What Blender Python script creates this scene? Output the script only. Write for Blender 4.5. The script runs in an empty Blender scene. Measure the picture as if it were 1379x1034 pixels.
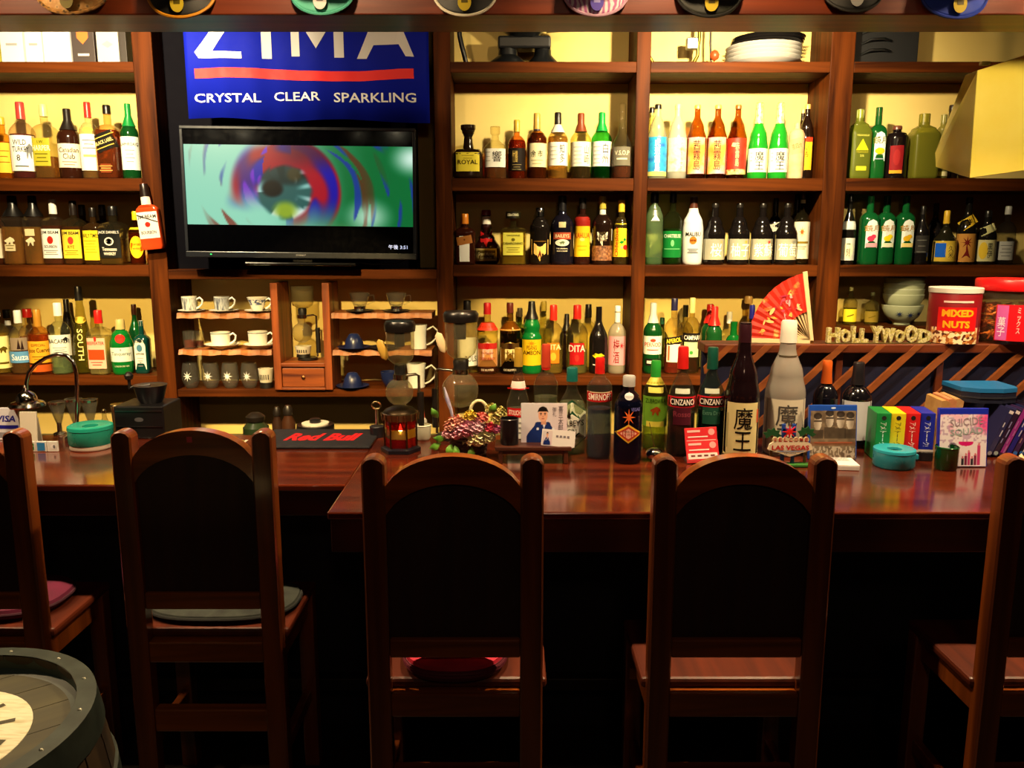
import bpy, bmesh, math, random
import numpy as np
from mathutils import Vector, Matrix
random.seed(7)
sc = bpy.context.scene
COL = sc.collection
F, CU, CV = 1100.0, 689.5, 517.0            # focal length in pixels of the 1379x1034 frame, principal point
PITCH = math.radians(10.0)
CP, SP = math.cos(PITCH), math.sin(PITCH)
H0 = 1.47                                   # eye height above the floor

# ---------------------------------------------------------------- camera, world, exposure
cam = bpy.data.cameras.new('camera'); camo = bpy.data.objects.new('camera', cam); COL.objects.link(camo)
cam.sensor_width = 36.0; cam.lens = 36.0 * F / 1379.0; cam.clip_start = 0.02
camo.location = (0, 0, H0); camo.rotation_euler = (math.pi/2 - PITCH, 0, 0)
sc.camera = camo
w = bpy.data.worlds.new('world'); sc.world = w; w.use_nodes = True
w.node_tree.nodes['Background'].inputs[0].default_value = (1.0, 0.75, 0.55, 1); w.node_tree.nodes['Background'].inputs[1].default_value = 0.004
sc.view_settings.view_transform = 'Standard'; sc.view_settings.look = 'None'
sc.view_settings.exposure = 0.0; sc.view_settings.gamma = 1.0; sc.view_settings.use_curve_mapping = False
sc.cycles.transparent_max_bounces = 32; sc.cycles.max_bounces = 8; sc.cycles.glossy_bounces = 4; sc.cycles.diffuse_bounces = 2
sc.cycles.caustics_reflective = False; sc.cycles.caustics_refractive = False
sc.cycles.sample_clamp_indirect = 3.0

# ---------------------------------------------------------------- geometry of the view (world: x right, y away, z up, floor at 0)
def dyz(v):
    b = -(v - CV) / F
    return CP + b*SP, -SP + b*CP
def Z(v, Y): dy, dz = dyz(v); return H0 + dz/dy*Y
def X(u, v, Y): dy, dz = dyz(v); return (u - CU)/F/dy*Y
def S(v, Y): return Y/dyz(v)[0]/F            # metres per pixel
def YZ(v, z): dy, dz = dyz(v); return (z - H0)/dz*dy   # depth where row v meets height z
def VZ(z, Y):                                # row at which height z at depth Y shows
    a = math.atan2(H0 - z, Y) - PITCH
    return CV + F*math.tan(a)

# ---------------------------------------------------------------- lamps that light the place, with added fill lamps (lamp bodies are built further down)
def spot(name, loc, tgt, power, col, angle, blend=0.4, r=0.03):
    l = bpy.data.lights.new(name, 'SPOT'); l.energy = power; l.color = col; l.spot_size = math.radians(angle); l.spot_blend = blend; l.shadow_soft_size = r
    o = bpy.data.objects.new(name, l); COL.objects.link(o); o.location = loc
    o.rotation_euler = (Vector(tgt) - Vector(loc)).to_track_quat('-Z', 'Y').to_euler()
    return o
WARM = (1.0, 0.80, 0.47); WARM2 = (1.0, 0.70, 0.38)
SHELF_LAMPS = [(-1.62, 2.84, H0 + .90), (0.86, 2.84, H0 + .90)]
COUNTER_LAMPS = [(-1.95, 1.92, H0 + .66), (-1.0, 1.92, H0 + .66), (0.05, 1.92, H0 + .66), (0.95, 1.92, H0 + .66), (1.75, 1.92, H0 + .66)]
BARREL_LAMP = (-0.95, 0.85, H0 + .80)
CAP_FILL_LAMPS = [(-1.7, 2.02, H0 + 1.02), (-.6, 2.02, H0 + 1.02), (.5, 2.02, H0 + 1.02), (1.6, 2.02, H0 + 1.02)]  # added lamps, only to brighten the caps and the beam front
BACK_LAMPS = [(-1.75, 1.94, H0 + .68), (-.75, 1.94, H0 + .68), (.28, 1.94, H0 + .68), (1.1, 1.94, H0 + .68)]
HOOD_FILL_LAMP = (1.45, 1.94, H0 + .70)  # added lamp, only to brighten the front of the hood
ROOM_FILL_LAMP = (0.2, -.7, H0 + .85)  # added weak fill behind the camera that lifts the chair backs
spot('shelf_spot_light', SHELF_LAMPS[0], (-1.75, 4.0, H0 + .42), 200, WARM, 118, .9, .03)
spot('shelf_spot_light', SHELF_LAMPS[1], (0.90, 4.0, H0 + .36), 255, WARM, 118, .9, .03)
for p in COUNTER_LAMPS: spot('counter_spot_light', p, (p[0], 2.12, H0 - .6), 80, WARM2, 112, .35, .03)
for p in CAP_FILL_LAMPS: spot('cap_fill_light', p, (p[0], 2.5, H0 + .70), 30, WARM2, 100, .5, .04)
for p in BACK_LAMPS: spot('lower_shelf_spot_light', p, (p[0]*1.08, 3.9, H0 - .68), 270, (1.0, .70, .27), 33, .35, .025)
spot('hood_fill_light', HOOD_FILL_LAMP, (1.72, 2.95, H0 + .42), 60, WARM, 34, .5, .03)
spot('room_fill_light', ROOM_FILL_LAMP, (0, 1.6, .8), 11, (1, .62, .38), 120, .8, .12)
spot('barrel_spot_light', BARREL_LAMP, (-1.0, 1.15, H0 - .76), 5, (1, .88, .62), 50, .6, .05)

# ---------------------------------------------------------------- materials
def lin(h):
    if not isinstance(h, str): return tuple(h)
    h = h.lstrip('#'); h = ''.join(q*2 for q in h) if len(h) == 3 else h; c = [int(h[i:i+2], 16)/255 for i in (0, 2, 4)]
    return tuple(x/12.92 if x <= .04045 else ((x + .055)/1.055)**2.4 for x in c)
_M = {}
def newmat(n):
    m = bpy.data.materials.new(n); m.use_nodes = True
    return m, m.node_tree, m.node_tree.nodes['Principled BSDF']
def M(hexc, rough=.5, metal=0.0, spec=.5, coat=0.0, emit=0.0):
    k = (hexc, rough, metal, spec, coat, emit)
    if k in _M: return _M[k]
    m, t, p = newmat('paint_' + str(hexc).strip('#'))
    c = lin(hexc)
    p.inputs['Base Color'].default_value = (*c, 1); p.inputs['Roughness'].default_value = rough; p.inputs['Metallic'].default_value = metal
    p.inputs['Specular IOR Level'].default_value = spec; p.inputs['Coat Weight'].default_value = coat; p.inputs['Coat Roughness'].default_value = .08
    if emit: p.inputs['Emission Color'].default_value = (*c, 1); p.inputs['Emission Strength'].default_value = emit
    # faint mottling so that no surface is one flat tone
    no = t.nodes.new('ShaderNodeTexNoise'); no.inputs['Scale'].default_value = 35; tc = t.nodes.new('ShaderNodeTexCoord'); t.links.new(tc.outputs['Object'], no.inputs['Vector'])
    mr = t.nodes.new('ShaderNodeMapRange'); mr.inputs['To Min'].default_value = max(.02, rough - .06); mr.inputs['To Max'].default_value = min(1, rough + .06)
    t.links.new(no.outputs['Fac'], mr.inputs['Value']); t.links.new(mr.outputs['Result'], p.inputs['Roughness'])
    _M[k] = m; return m
def METAL(hexc='#c9c4b8', rough=.2): return M(hexc, rough, 1.0)
def GLASS(hexc, tint=1.0, haze=0.0, rough=.03):
    """Thin glass: light passes tinted, more at grazing angles where the wall is seen longer; the surface mirrors by Fresnel; haze scatters (frosted)."""
    k = ('glass', hexc, tint, haze, rough)
    if k in _M: return _M[k]
    m, t, p = newmat('glass_' + str(hexc).strip('#')); t.nodes.remove(p); out = t.nodes['Material Output']
    c = [x**.5 for x in lin(hexc)]                # a bottle is looked through twice
    lw = t.nodes.new('ShaderNodeLayerWeight'); lw.inputs['Blend'].default_value = .35
    mc = t.nodes.new('ShaderNodeMix'); mc.data_type = 'RGBA'
    mc.inputs[6].default_value = (*c, 1); mc.inputs[7].default_value = (*[x**1.5*.8 for x in c], 1)
    t.links.new(lw.outputs['Facing'], mc.inputs[0])
    tr = t.nodes.new('ShaderNodeBsdfTransparent'); t.links.new(mc.outputs[2], tr.inputs['Color'])
    src = tr.outputs[0]
    if haze:
        df = t.nodes.new('ShaderNodeBsdfDiffuse'); df.inputs['Color'].default_value = (*lin(hexc), 1)
        tl = t.nodes.new('ShaderNodeBsdfTranslucent'); tl.inputs['Color'].default_value = (*lin(hexc), 1)
        m1 = t.nodes.new('ShaderNodeMixShader'); t.links.new(df.outputs[0], m1.inputs[1]); t.links.new(tl.outputs[0], m1.inputs[2])
        m2 = t.nodes.new('ShaderNodeMixShader'); m2.inputs[0].default_value = haze
        t.links.new(src, m2.inputs[1]); t.links.new(m1.outputs[0], m2.inputs[2]); src = m2.outputs[0]
    gl = t.nodes.new('ShaderNodeBsdfGlossy'); gl.inputs['Roughness'].default_value = rough
    fr = t.nodes.new('ShaderNodeFresnel')
    ge = t.nodes.new('ShaderNodeNewGeometry'); ma = t.nodes.new('ShaderNodeMath'); ma.operation = 'MULTIPLY_ADD'; ma.inputs[1].default_value = 1/1.45 - 1.45; ma.inputs[2].default_value = 1.45   # a thin wall mirrors alike from both sides
    t.links.new(ge.outputs['Backfacing'], ma.inputs[0]); t.links.new(ma.outputs[0], fr.inputs['IOR'])
    mx = t.nodes.new('ShaderNodeMixShader'); t.links.new(fr.outputs[0], mx.inputs[0]); t.links.new(src, mx.inputs[1]); t.links.new(gl.outputs[0], mx.inputs[2])
    t.links.new(mx.outputs[0], out.inputs['Surface'])
    _M[k] = m; return m
def WOOD(c1, c2, rough=.4, axis=0, scale=1.0, coat=0.0, spec=.5):
    k = ('wood', c1, c2, rough, axis, scale, coat, spec)
    if k in _M: return _M[k]
    m, t, p = newmat('wood')
    tc = t.nodes.new('ShaderNodeTexCoord'); mp = t.nodes.new('ShaderNodeMapping')
    s = [26*scale, 26*scale, 26*scale]; s[axis] = 1.6*scale; mp.inputs['Scale'].default_value = s
    t.links.new(tc.outputs['Object'], mp.inputs['Vector'])
    no = t.nodes.new('ShaderNodeTexNoise'); no.inputs['Scale'].default_value = 1.0; no.inputs['Detail'].default_value = 6; no.inputs['Distortion'].default_value = .6
    t.links.new(mp.outputs[0], no.inputs['Vector'])
    cr = t.nodes.new('ShaderNodeValToRGB'); cr.color_ramp.elements[0].position = .32; cr.color_ramp.elements[1].position = .7
    cr.color_ramp.elements[0].color = (*lin(c1), 1); cr.color_ramp.elements[1].color = (*lin(c2), 1)
    t.links.new(no.outputs['Fac'], cr.inputs[0]); t.links.new(cr.outputs[0], p.inputs['Base Color'])
    bp = t.nodes.new('ShaderNodeBump'); bp.inputs['Strength'].default_value = .12; bp.inputs['Distance'].default_value = .004
    t.links.new(no.outputs['Fac'], bp.inputs['Height']); t.links.new(bp.outputs[0], p.inputs['Normal'])
    p.inputs['Roughness'].default_value = rough; p.inputs['Coat Weight'].default_value = coat; p.inputs['Coat Roughness'].default_value = .12; p.inputs['Specular IOR Level'].default_value = spec
    _M[k] = m; return m
def NOISE(cols, scale=20, rough=.6, kind='noise', sharp=False, stretch=(1, 1, 1), metal=0.0, bump=0.0):
    k = ('noise', tuple(cols), scale, rough, kind, sharp, stretch, metal)
    if k in _M: return _M[k]
    m, t, p = newmat('mottled')
    tc = t.nodes.new('ShaderNodeTexCoord'); mp = t.nodes.new('ShaderNodeMapping'); mp.inputs['Scale'].default_value = stretch
    t.links.new(tc.outputs['Object'], mp.inputs['Vector'])
    if kind == 'noise':
        no = t.nodes.new('ShaderNodeTexNoise'); no.inputs['Detail'].default_value = 4; o = no.outputs['Fac']
    elif kind == 'cell':
        no = t.nodes.new('ShaderNodeTexVoronoi'); o = no.outputs['Color']
    elif kind == 'spots':
        no = t.nodes.new('ShaderNodeTexVoronoi'); o = no.outputs['Distance']
    else:
        no = t.nodes.new('ShaderNodeTexWave'); no.inputs['Distortion'].default_value = 9; no.inputs['Detail'].default_value = 1.5; o = no.outputs['Fac']
    no.inputs['Scale'].default_value = scale
    t.links.new(mp.outputs[0], no.inputs['Vector'])
    cr = t.nodes.new('ShaderNodeValToRGB'); e = cr.color_ramp.elements
    lo, hi = ((.3, .7) if kind == 'noise' else (0.05, .95))
    if kind == 'spots': lo, hi = .1, .62
    for i, c in enumerate(cols):
        pos = lo + (hi - lo)*i/max(1, len(cols) - 1)
        el = e[i] if i < 2 else e.new(pos)
        el.position = pos; el.color = (*lin(c), 1)
    if sharp: cr.color_ramp.interpolation = 'CONSTANT'
    t.links.new(o, cr.inputs[0]); t.links.new(cr.outputs[0], p.inputs['Base Color'])
    p.inputs['Roughness'].default_value = rough; p.inputs['Metallic'].default_value = metal
    if bump:
        bp = t.nodes.new('ShaderNodeBump'); bp.inputs['Strength'].default_value = bump; bp.inputs['Distance'].default_value = .01
        t.links.new(o, bp.inputs['Height']); t.links.new(bp.outputs[0], p.inputs['Normal'])
    _M[k] = m; return m
def PAINTED(emit=0.0, rough=.35):
    """Flat print: colours stored per vertex (a screen, a cover, a photograph)."""
    k = ('painted', emit, rough)
    if k in _M: return _M[k]
    m, t, p = newmat('print'); a = t.nodes.new('ShaderNodeVertexColor'); a.layer_name = 'print'
    if emit:
        p.inputs['Base Color'].default_value = (0, 0, 0, 1); t.links.new(a.outputs[0], p.inputs['Emission Color']); p.inputs['Emission Strength'].default_value = emit
    else: t.links.new(a.outputs[0], p.inputs['Base Color'])
    p.inputs['Roughness'].default_value = rough; _M[k] = m; return m

# ---------------------------------------------------------------- mesh building
def obj(name, me, mat=None, parent=None, loc=None, rot=None):
    o = bpy.data.objects.new(name, me); COL.objects.link(o)
    if mat: me.materials.clear(); me.materials.append(mat)
    if parent: o.parent = parent
    if loc: o.location = loc
    if rot: o.rotation_euler = rot
    return o
def me_from(verts, faces, smooth=False, name='shape', autos=None):
    me = bpy.data.meshes.new(name); me.from_pydata([tuple(v) for v in verts], [], faces); me.update()
    if smooth: me.polygons.foreach_set('use_smooth', [True]*len(me.polygons))
    if autos: me.set_sharp_from_angle(angle=math.radians(autos))
    return me
def box_me(sx, sy, sz, bev=0.0, org=(0, 0, 0), seg=2):
    """Box with its base centre at org."""
    bm = bmesh.new(); bmesh.ops.create_cube(bm, size=1)
    for v in bm.verts: v.co = Vector((v.co.x*sx + org[0], v.co.y*sy + org[1], (v.co.z + .5)*sz + org[2]))
    if bev: bmesh.ops.bevel(bm, geom=bm.edges[:], offset=bev, segments=seg, affect='EDGES', profile=.5)
    me = bpy.data.meshes.new('box'); bm.to_mesh(me); bm.free(); return me
def bbox(name, x0, x1, y0, y1, z0, z1, mat, parent=None, bev=0.0):
    """Box between world (or parent) bounds; origin at its base centre."""
    me = box_me(x1 - x0, y1 - y0, z1 - z0, bev)
    return obj(name, me, mat, parent, ((x0 + x1)/2, (y0 + y1)/2, z0))
def lathe_me(prof, seg=24, e=2.0, dr=1.0, cap=True, autos=40, off=(0, 0, 0)):
    """prof: [(radius, z)] or [(radius, z, exponent, depth ratio)]."""
    vs, fs = [], []
    n = len(prof)
    for p in prof:
        r, z = p[0], p[1]; ee = p[2] if len(p) > 2 else e; dd = p[3] if len(p) > 3 else dr
        for i in range(seg):
            a = 2*math.pi*i/seg; c, s = math.cos(a), math.sin(a)
            x = r*math.copysign(abs(c)**(2/ee), c); y = r*dd*math.copysign(abs(s)**(2/ee), s)
            vs.append((x + off[0], y + off[1], z + off[2]))
    for j in range(n - 1):
        for i in range(seg):
            k = (i + 1) % seg
            fs.append((j*seg + i, j*seg + k, (j + 1)*seg + k, (j + 1)*seg + i))
    if cap:
        fs.append(tuple(reversed(range(seg)))); fs.append(tuple((n - 1)*seg + i for i in range(seg)))
    return me_from(vs, fs, True, 'lathe', autos)
def tube_me(pts, r, seg=8, closed=False):
    pts = [Vector(p) for p in pts]; n = len(pts); vs, fs = [], []
    rr = r if isinstance(r, (list, tuple)) else [r]*n
    up = None
    for i, p in enumerate(pts):
        if closed: t = (pts[(i + 1) % n] - pts[i - 1]).normalized()
        else: t = (pts[min(i + 1, n - 1)] - pts[max(i - 1, 0)]).normalized()
        if up is None: up = Vector((0, 0, 1)) if abs(t.z) < .9 else Vector((1, 0, 0))
        s = t.cross(up).normalized(); up = s.cross(t).normalized()
        for k in range(seg):
            a = 2*math.pi*k/seg; vs.append(p + (s*math.cos(a) + up*math.sin(a))*rr[i])
    for i in range(n if closed else n - 1):
        j = (i + 1) % n
        for k in range(seg):
            l = (k + 1) % seg; fs.append((i*seg + k, i*seg + l, j*seg + l, j*seg + k))
    if not closed: fs.append(tuple(reversed(range(seg)))); fs.append(tuple((n - 1)*seg + k for k in range(seg)))
    return me_from(vs, fs, True, 'tube', 50)
def prism_me(outline, t, y0=0.0, bev=0.0):
    """Outline [(x, z)] counter-clockwise seen from -y, given thickness t towards +y."""
    n = len(outline)
    vs = [(x, y0, z) for x, z in outline] + [(x, y0 + t, z) for x, z in outline]
    fs = [tuple(range(n)), tuple(reversed(range(n, 2*n)))] + [(i, i + n, (i + 1) % n + n, (i + 1) % n) for i in range(n)]
    me = me_from(vs, fs)
    bm = bmesh.new(); bm.from_mesh(me); bmesh.ops.recalc_face_normals(bm, faces=bm.faces[:])
    if bev: bmesh.ops.bevel(bm, geom=bm.edges[:], offset=bev, segments=1, affect='EDGES')
    bmesh.ops.triangulate(bm, faces=[f for f in bm.faces if len(f.verts) > 4])
    bm.to_mesh(me); bm.free(); return me
def join_me(mes):
    vs, fs = [], []
    for me in mes:
        b = len(vs); vs += [v.co.copy() for v in me.vertices]; fs += [tuple(i + b for i in p.vertices) for p in me.polygons]
    return me_from(vs, fs, True, 'joined', 40)
_T = {}
def text_raw(body, bold=0.0, mono=False):
    if any(ord(ch_) > 0x2e80 for ch_ in body): bold = min(bold, .004)      # dense characters stay thin
    k = (body, bold)
    if k in _T: return _T[k]
    c = bpy.data.curves.new('t', 'FONT'); c.body = body; c.resolution_u = 2; c.offset = bold; c.align_x = 'CENTER'; c.space_line = .95
    o = bpy.data.objects.new('t', c); me = o.to_mesh()
    vs = [(v.co.x, v.co.y) for v in me.vertices]; fs = [tuple(p.vertices) for p in me.polygons]
    o.to_mesh_clear(); bpy.data.objects.remove(o); bpy.data.curves.remove(c)
    if vs:
        x0 = min(v[0] for v in vs); x1 = max(v[0] for v in vs); y0 = min(v[1] for v in vs); y1 = max(v[1] for v in vs)
        vs = [((a - x0)/(x1 - x0 + 1e-9) - .5, (b - y0)/(y1 - y0 + 1e-9) - .5) for a, b in vs]
    _T[k] = (vs, fs); return _T[k]
def text_me(body, cx, cz, w, h, surf=None, bold=.01, rot=0.0, shear=0.0):
    """Lettering fitted to a w x h box round (cx, cz) in the x-z plane; surf(x, z) gives y."""
    vs, fs = text_raw(body, bold); out = []
    c, s = math.cos(rot), math.sin(rot)
    for a, b in vs:
        x, z = a*w + b*h*shear, b*h; x, z = cx + x*c - z*s, cz + x*s + z*c
        out.append((x, 0.0, z))
    me = me_from(out, [tuple(f) for f in fs])
    return bend(me, surf, min(w, h)/4 if abs(rot) > 1 else w/6) if surf else me
def bend(me, surf, step):
    """Cut the long edges of a flat shape and lay it on a surface y = surf(x, z)."""
    bm = bmesh.new(); bm.from_mesh(me)
    for _ in range(3):
        ed = [e for e in bm.edges if abs(e.verts[0].co.x - e.verts[1].co.x) > step]
        if not ed: break
        bmesh.ops.subdivide_edges(bm, edges=ed, cuts=1); bmesh.ops.triangulate(bm, faces=[f for f in bm.faces if len(f.verts) > 3])
    for v in bm.verts: v.co.y = surf(v.co.x, v.co.z)
    bm.to_mesh(me); bm.free(); return me
def shape_pts(kind, n=20):
    if kind == 'circle': return [(math.cos(2*math.pi*i/n)*.5, math.sin(2*math.pi*i/n)*.5) for i in range(n)]
    if kind == 'diamond': return [(.5, 0), (0, .5), (-.5, 0), (0, -.5)]
    if kind == 'star':
        return [(math.cos(math.pi*i/8 + math.pi/2)*(.5 if i % 2 == 0 else .15), math.sin(math.pi*i/8 + math.pi/2)*(.5 if i % 2 == 0 else .15)) for i in range(16)]
    if kind == 'tri': return [(-.5, -.5), (.5, -.5), (0, .5)]
    if kind == 'lips':
        return [(-.5, .05), (-.25, -.35), (0, -.45), (.25, -.35), (.5, .05), (.22, .45), (0, .3), (-.22, .45)]
    if kind == 'hex': return [(-.5, -.28), (0, -.5), (.5, -.28), (.5, .28), (0, .5), (-.5, .28)]
    if kind == 'shield': return [(-.5, -.2), (0, -.5), (.5, -.2), (.5, .5), (-.5, .5)]
    if kind == 'arch': return [(-.5, -.5), (.5, -.5), (.5, .25), (.35, .42), (0, .5), (-.35, .42), (-.5, .25)]
    if kind == 'beast': return [(-.5, .1), (-.42, -.1), (-.3, -.05), (-.3, -.5), (-.2, -.5), (-.18, -.1), (.15, -.1), (.2, -.5), (.3, -.5), (.32, -.05), (.5, 0), (.4, .3), (.1, .5), (-.2, .3)]
    return [(-.5, -.5), (.5, -.5), (.5, .5), (-.5, .5)]
def shape_me(kind, cx, cz, w, h, surf=None, rot=0.0):
    c, s = math.cos(rot), math.sin(rot)
    raw = shape_pts(kind); pts = [(cx + a*w*c - b*h*s, cz + a*w*s + b*h*c) for a, b in raw]
    if kind == 'bar' or kind == 'quad' or len(pts) == 4:     # fine strips so that it follows a curved surface
        n = 8; g = []
        for i in range(n + 1):
            f = i/n
            if kind == 'diamond': hh = .5*(1 - abs(2*f - 1)); lo, hi = (f - .5, -hh), (f - .5, hh)
            else: lo, hi = (f - .5, -.5), (f - .5, .5)
            for a, b in (lo, hi): g.append((cx + a*w*c - b*h*s, cz + a*w*s + b*h*c))
        vs = [(x, surf(x, z) if surf else 0.0, z) for x, z in g]
        return me_from(vs, [(2*i, 2*i + 2, 2*i + 3, 2*i + 1) for i in range(n)])
    mx = sum(p[0] for p in pts)/len(pts); mz = sum(p[1] for p in pts)/len(pts); n = len(pts)
    ring = [(mx + (x - mx)*.5, mz + (z - mz)*.5) for x, z in pts]
    allp = [(mx, mz)] + ring + pts
    vs = [(x, surf(x, z) if surf else 0.0, z) for x, z in allp]
    fs = [(0, 1 + i, 1 + (i + 1) % n) for i in range(n)] + [(1 + i, 1 + n + i, 1 + n + (i + 1) % n, 1 + (i + 1) % n) for i in range(n)]
    return me_from(vs, fs)
def paint_me(w, h, nx, ny, fn, y=0.0, surf=None):
    """Upright sheet w x h with its base centre at the origin, coloured by fn(s, t) -> (r, g, b) sRGB 0..1 (arrays)."""
    s, t = np.meshgrid(np.linspace(0, 1, nx + 1), np.linspace(0, 1, ny + 1))
    col = np.clip(np.stack([np.broadcast_to(c, s.shape) for c in fn(s, t)], -1), 0, 1)
    col = np.where(col <= .04045, col/12.92, ((col + .055)/1.055)**2.4)
    vs = [((a - .5)*w, (surf((a - .5)*w, b*h) if surf else y), b*h) for a, b in zip(s.ravel(), t.ravel())]
    fs = [(j*(nx + 1) + i, j*(nx + 1) + i + 1, (j + 1)*(nx + 1) + i + 1, (j + 1)*(nx + 1) + i) for j in range(ny) for i in range(nx)]
    me = me_from(vs, fs)
    at = me.color_attributes.new('print', 'FLOAT_COLOR', 'POINT')
    at.data.foreach_set('color', np.concatenate([col.reshape(-1, 3), np.ones((col.size//3, 1))], 1).astype(np.float32).ravel())
    return me
def tag(o, label=None, cat=None, group=None, kind=None):
    if label: o['label'] = label
    if cat: o['category'] = cat
    if group: o['group'] = group
    if kind: o['kind'] = kind
    return o
def thing(name, label, cat, loc=(0, 0, 0), rz=0.0, group=None, rot=None):
    o = bpy.data.objects.new(name, None); COL.objects.link(o); o.empty_display_size = .05
    o.location = (loc[0], loc[1], loc[2] + (.0008 if loc[2] > .01 else 0)); o.rotation_euler = rot if rot else (0, 0, rz)
    return tag(o, label, cat, group)
def struct(o, label, cat=None): return tag(o, label, cat, None, 'structure')
# ================================================================ THE SETTING
YF, YW = 3.80, 4.07                         # shelf fronts, back wall
XL, XR = -2.75, 2.80
CEIL = H0 + 1.12
wallm = NOISE(['#dcc06c', '#e6cf80'], 3, .75)
darkw = NOISE(['#1c1410', '#241a14'], 4, .8)
struct(bbox('floor', XL, XR, -1.6, YW, -.1, 0, NOISE(['#14100e', '#1d1613'], 5, .5)), 'dark brown floor of the bar', 'floor')
struct(bbox('ceiling', XL, XR, -1.6, YW, CEIL, CEIL + .1, NOISE(['#2a1c12', '#33241a'], 3, .8)), 'dark ceiling above the bar', 'ceiling')
struct(bbox('wall_back', XL, XR, YW, YW + .1, 0, CEIL, wallm), 'cream plaster wall behind the bottle shelves', 'wall')
struct(bbox('wall_left', XL - .1, XL, -1.6, YW, 0, CEIL, darkw), 'dark side wall beyond the card sign', 'wall')
struct(bbox('wall_right', XR, XR + .1, -1.6, YW, 0, CEIL, darkw), 'dark side wall beyond the disc cases', 'wall')
struct(bbox('wall_front', XL, XR, -1.7, -1.6, 0, CEIL, darkw), 'dark wall behind the chairs', 'wall')
WD1, WD2 = '#281005', '#5a2b0c'
shelfw = WOOD(WD1, WD2, .5, 0, 1, 0, .05); postw = WOOD(WD1, WD2, .5, 2, 1, 0, .05)
# ceiling beam the caps hang from
BZ = Z(20, 2.50)
beam = tag(bbox('beam', XL, XR, 2.50, 2.70, BZ, BZ + .20, WOOD('#5a2412', '#8a3c1a', .42, 0, .8, .05), bev=.004), 'long reddish brown ceiling beam the caps hang from', 'beam', None, 'structure')

# back bar shelving
ZWT = H0 - .97
unit = thing('back_bar_shelving', 'dark brown built-in wooden shelving full of bottles along the cream wall', 'shelving', (0, YF, 0))
def upright(u0, u1, v):
    x0, x1 = X(u0, v, YF), X(u1, v, YF)
    bbox('upright', x0, x1, 0, YW - YF, ZWT + .002, CEIL - .02, postw, unit, .003)
    return x0, x1
PA = upright(176, 203, 45); PB = upright(583, 606, 45); PC = upright(857, 876, 100); PD = upright(1118, 1150, 95)
bbox('upright', XR - .05, XR, 0, YW - YF, ZWT + .002, CEIL - .02, postw, unit, .003); bbox('upright', XL, XL + .05, 0, YW - YF, ZWT + .002, CEIL - .02, postw, unit, .003)
ZA, ZB, ZC, ZT = Z(240, YF), Z(357, YF), Z(506, YF), Z(83, YF)
BAYS = [(XL + .05, PA[0]), (PB[1], PC[0]), (PC[1], PD[0]), (PD[1], XR - .05)]
def shelf(x0, x1, zt, th, y0=0.0, y1=None, mat=None):
    return bbox('shelf_board', x0, x1, y0, (YW - YF) if y1 is None else y1, zt - th, zt, mat or shelfw, unit, .002)
for i, (a, b) in enumerate(BAYS):
    shelf(a, b, ZT, .046); shelf(a, b, ZA, .056); shelf(a, b, ZB, .052)
    if i < 3: shelf(a, b, ZC, .045)
shelf(PA[1], PB[0], Z(363, YF), .044)                     # the television stands on this one
ZD = Z(525, YF); shelf(PA[1], PB[0], ZD, .035, .01)
ZE = Z(437, 3.92); shelf(PD[1], XR - .05, ZE, .03, .03)
bbox('recess_board', PA[1], X(561, 260, 3.84), .115, .135, Z(363, YF), CEIL - .02, M('#0a0910', .8, 0, .05), unit)
# worktop low along the back wall
wt = thing('back_worktop', 'dark low worktop running along the cream wall under the shelves', 'worktop', (0, 3.40, 0))
ZWT = H0 - .97
bbox('top', XL + .01, XR - .01, 0, YW - 3.42, ZWT - .04, ZWT, M('#17120f', .35), wt, .003); bbox('cabinet_front', XL + .01, XR - .01, .05, YW - 3.42, .002, ZWT - .04, M('#120d0a', .6), wt)

# bar counter
ZK = H0 - .62                               # counter top
YR, YLc, YBk = YZ(690, ZK), YZ(653, ZK), 2.57
XK = X(440, 690, YR)
topw = WOOD('#33100a', '#6a2812', .16, 0, .7, .6)
cw2 = WOOD('#2a1009', '#431a0c', .4, 0, .7, .1)
cn = thing('bar_counter', 'polished reddish brown wooden bar counter with a stepped front edge', 'counter', (0, 0, 0))
bbox('countertop', XL, XK, YLc, YBk, ZK - .018, ZK, topw, cn, .004); bbox('countertop', XK, XR, YR, YBk, ZK - .018, ZK, topw, cn, .004)
bbox('fascia', XL, XK, YLc + .008, YLc + .05, ZK - .085, ZK - .018, cw2, cn, .002); bbox('fascia', XK + .006, XR, YR + .008, YR + .05, ZK - .10, ZK - .018, cw2, cn, .002)
bbox('fascia', XK + .006, XK + .05, YR + .05, YLc + .02, ZK - .10, ZK - .018, cw2, cn, .002)
nav = M('#0c0d18', .7)
bbox('front_panel', XL, XR, 2.30, 2.34, 0, ZK - .018, nav, cn)
bbox('foot_rail', XL, XR, 2.18, 2.22, .18, .22, M('#1a120c', .4), cn, .004)
# ================================================================ BOTTLES
ROWS = {'T': (3.90, ZT), 'A': (3.89, ZA), 'B': (3.89, ZB), 'C': (3.89, ZC), 'E': (3.93, ZE)}
STD = [(0, 1), (.60, 1), (.74, .32), (1, .30)]
LONG = [(0, 1), (.52, 1), (.80, .33), (1, .31)]
SHO = [(0, 1), (.54, 1), (.70, .72), (.86, .30), (1, .28)]
SQ = [(0, 1), (.64, 1), (.74, .34), (1, .32)]
WINE = [(0, 1), (.58, 1), (.72, .42), (.78, .34), (1, .32)]
BULB = [(0, .86), (.12, 1), (.30, 1), (.48, .62), (.58, .34), (.68, .40), (.78, .33), (1, .28)]
DEC = [(0, .96), (.10, 1), (.48, 1), (.56, .86), (.60, .34), (.72, .30), (1, .28)]
JUG = [(0, 1), (.78, 1), (.86, .8), (.90, .36), (1, .34)]
CONE = [(0, 1), (.3, .92), (.74, .42), (.8, .34), (1, .30)]
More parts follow.
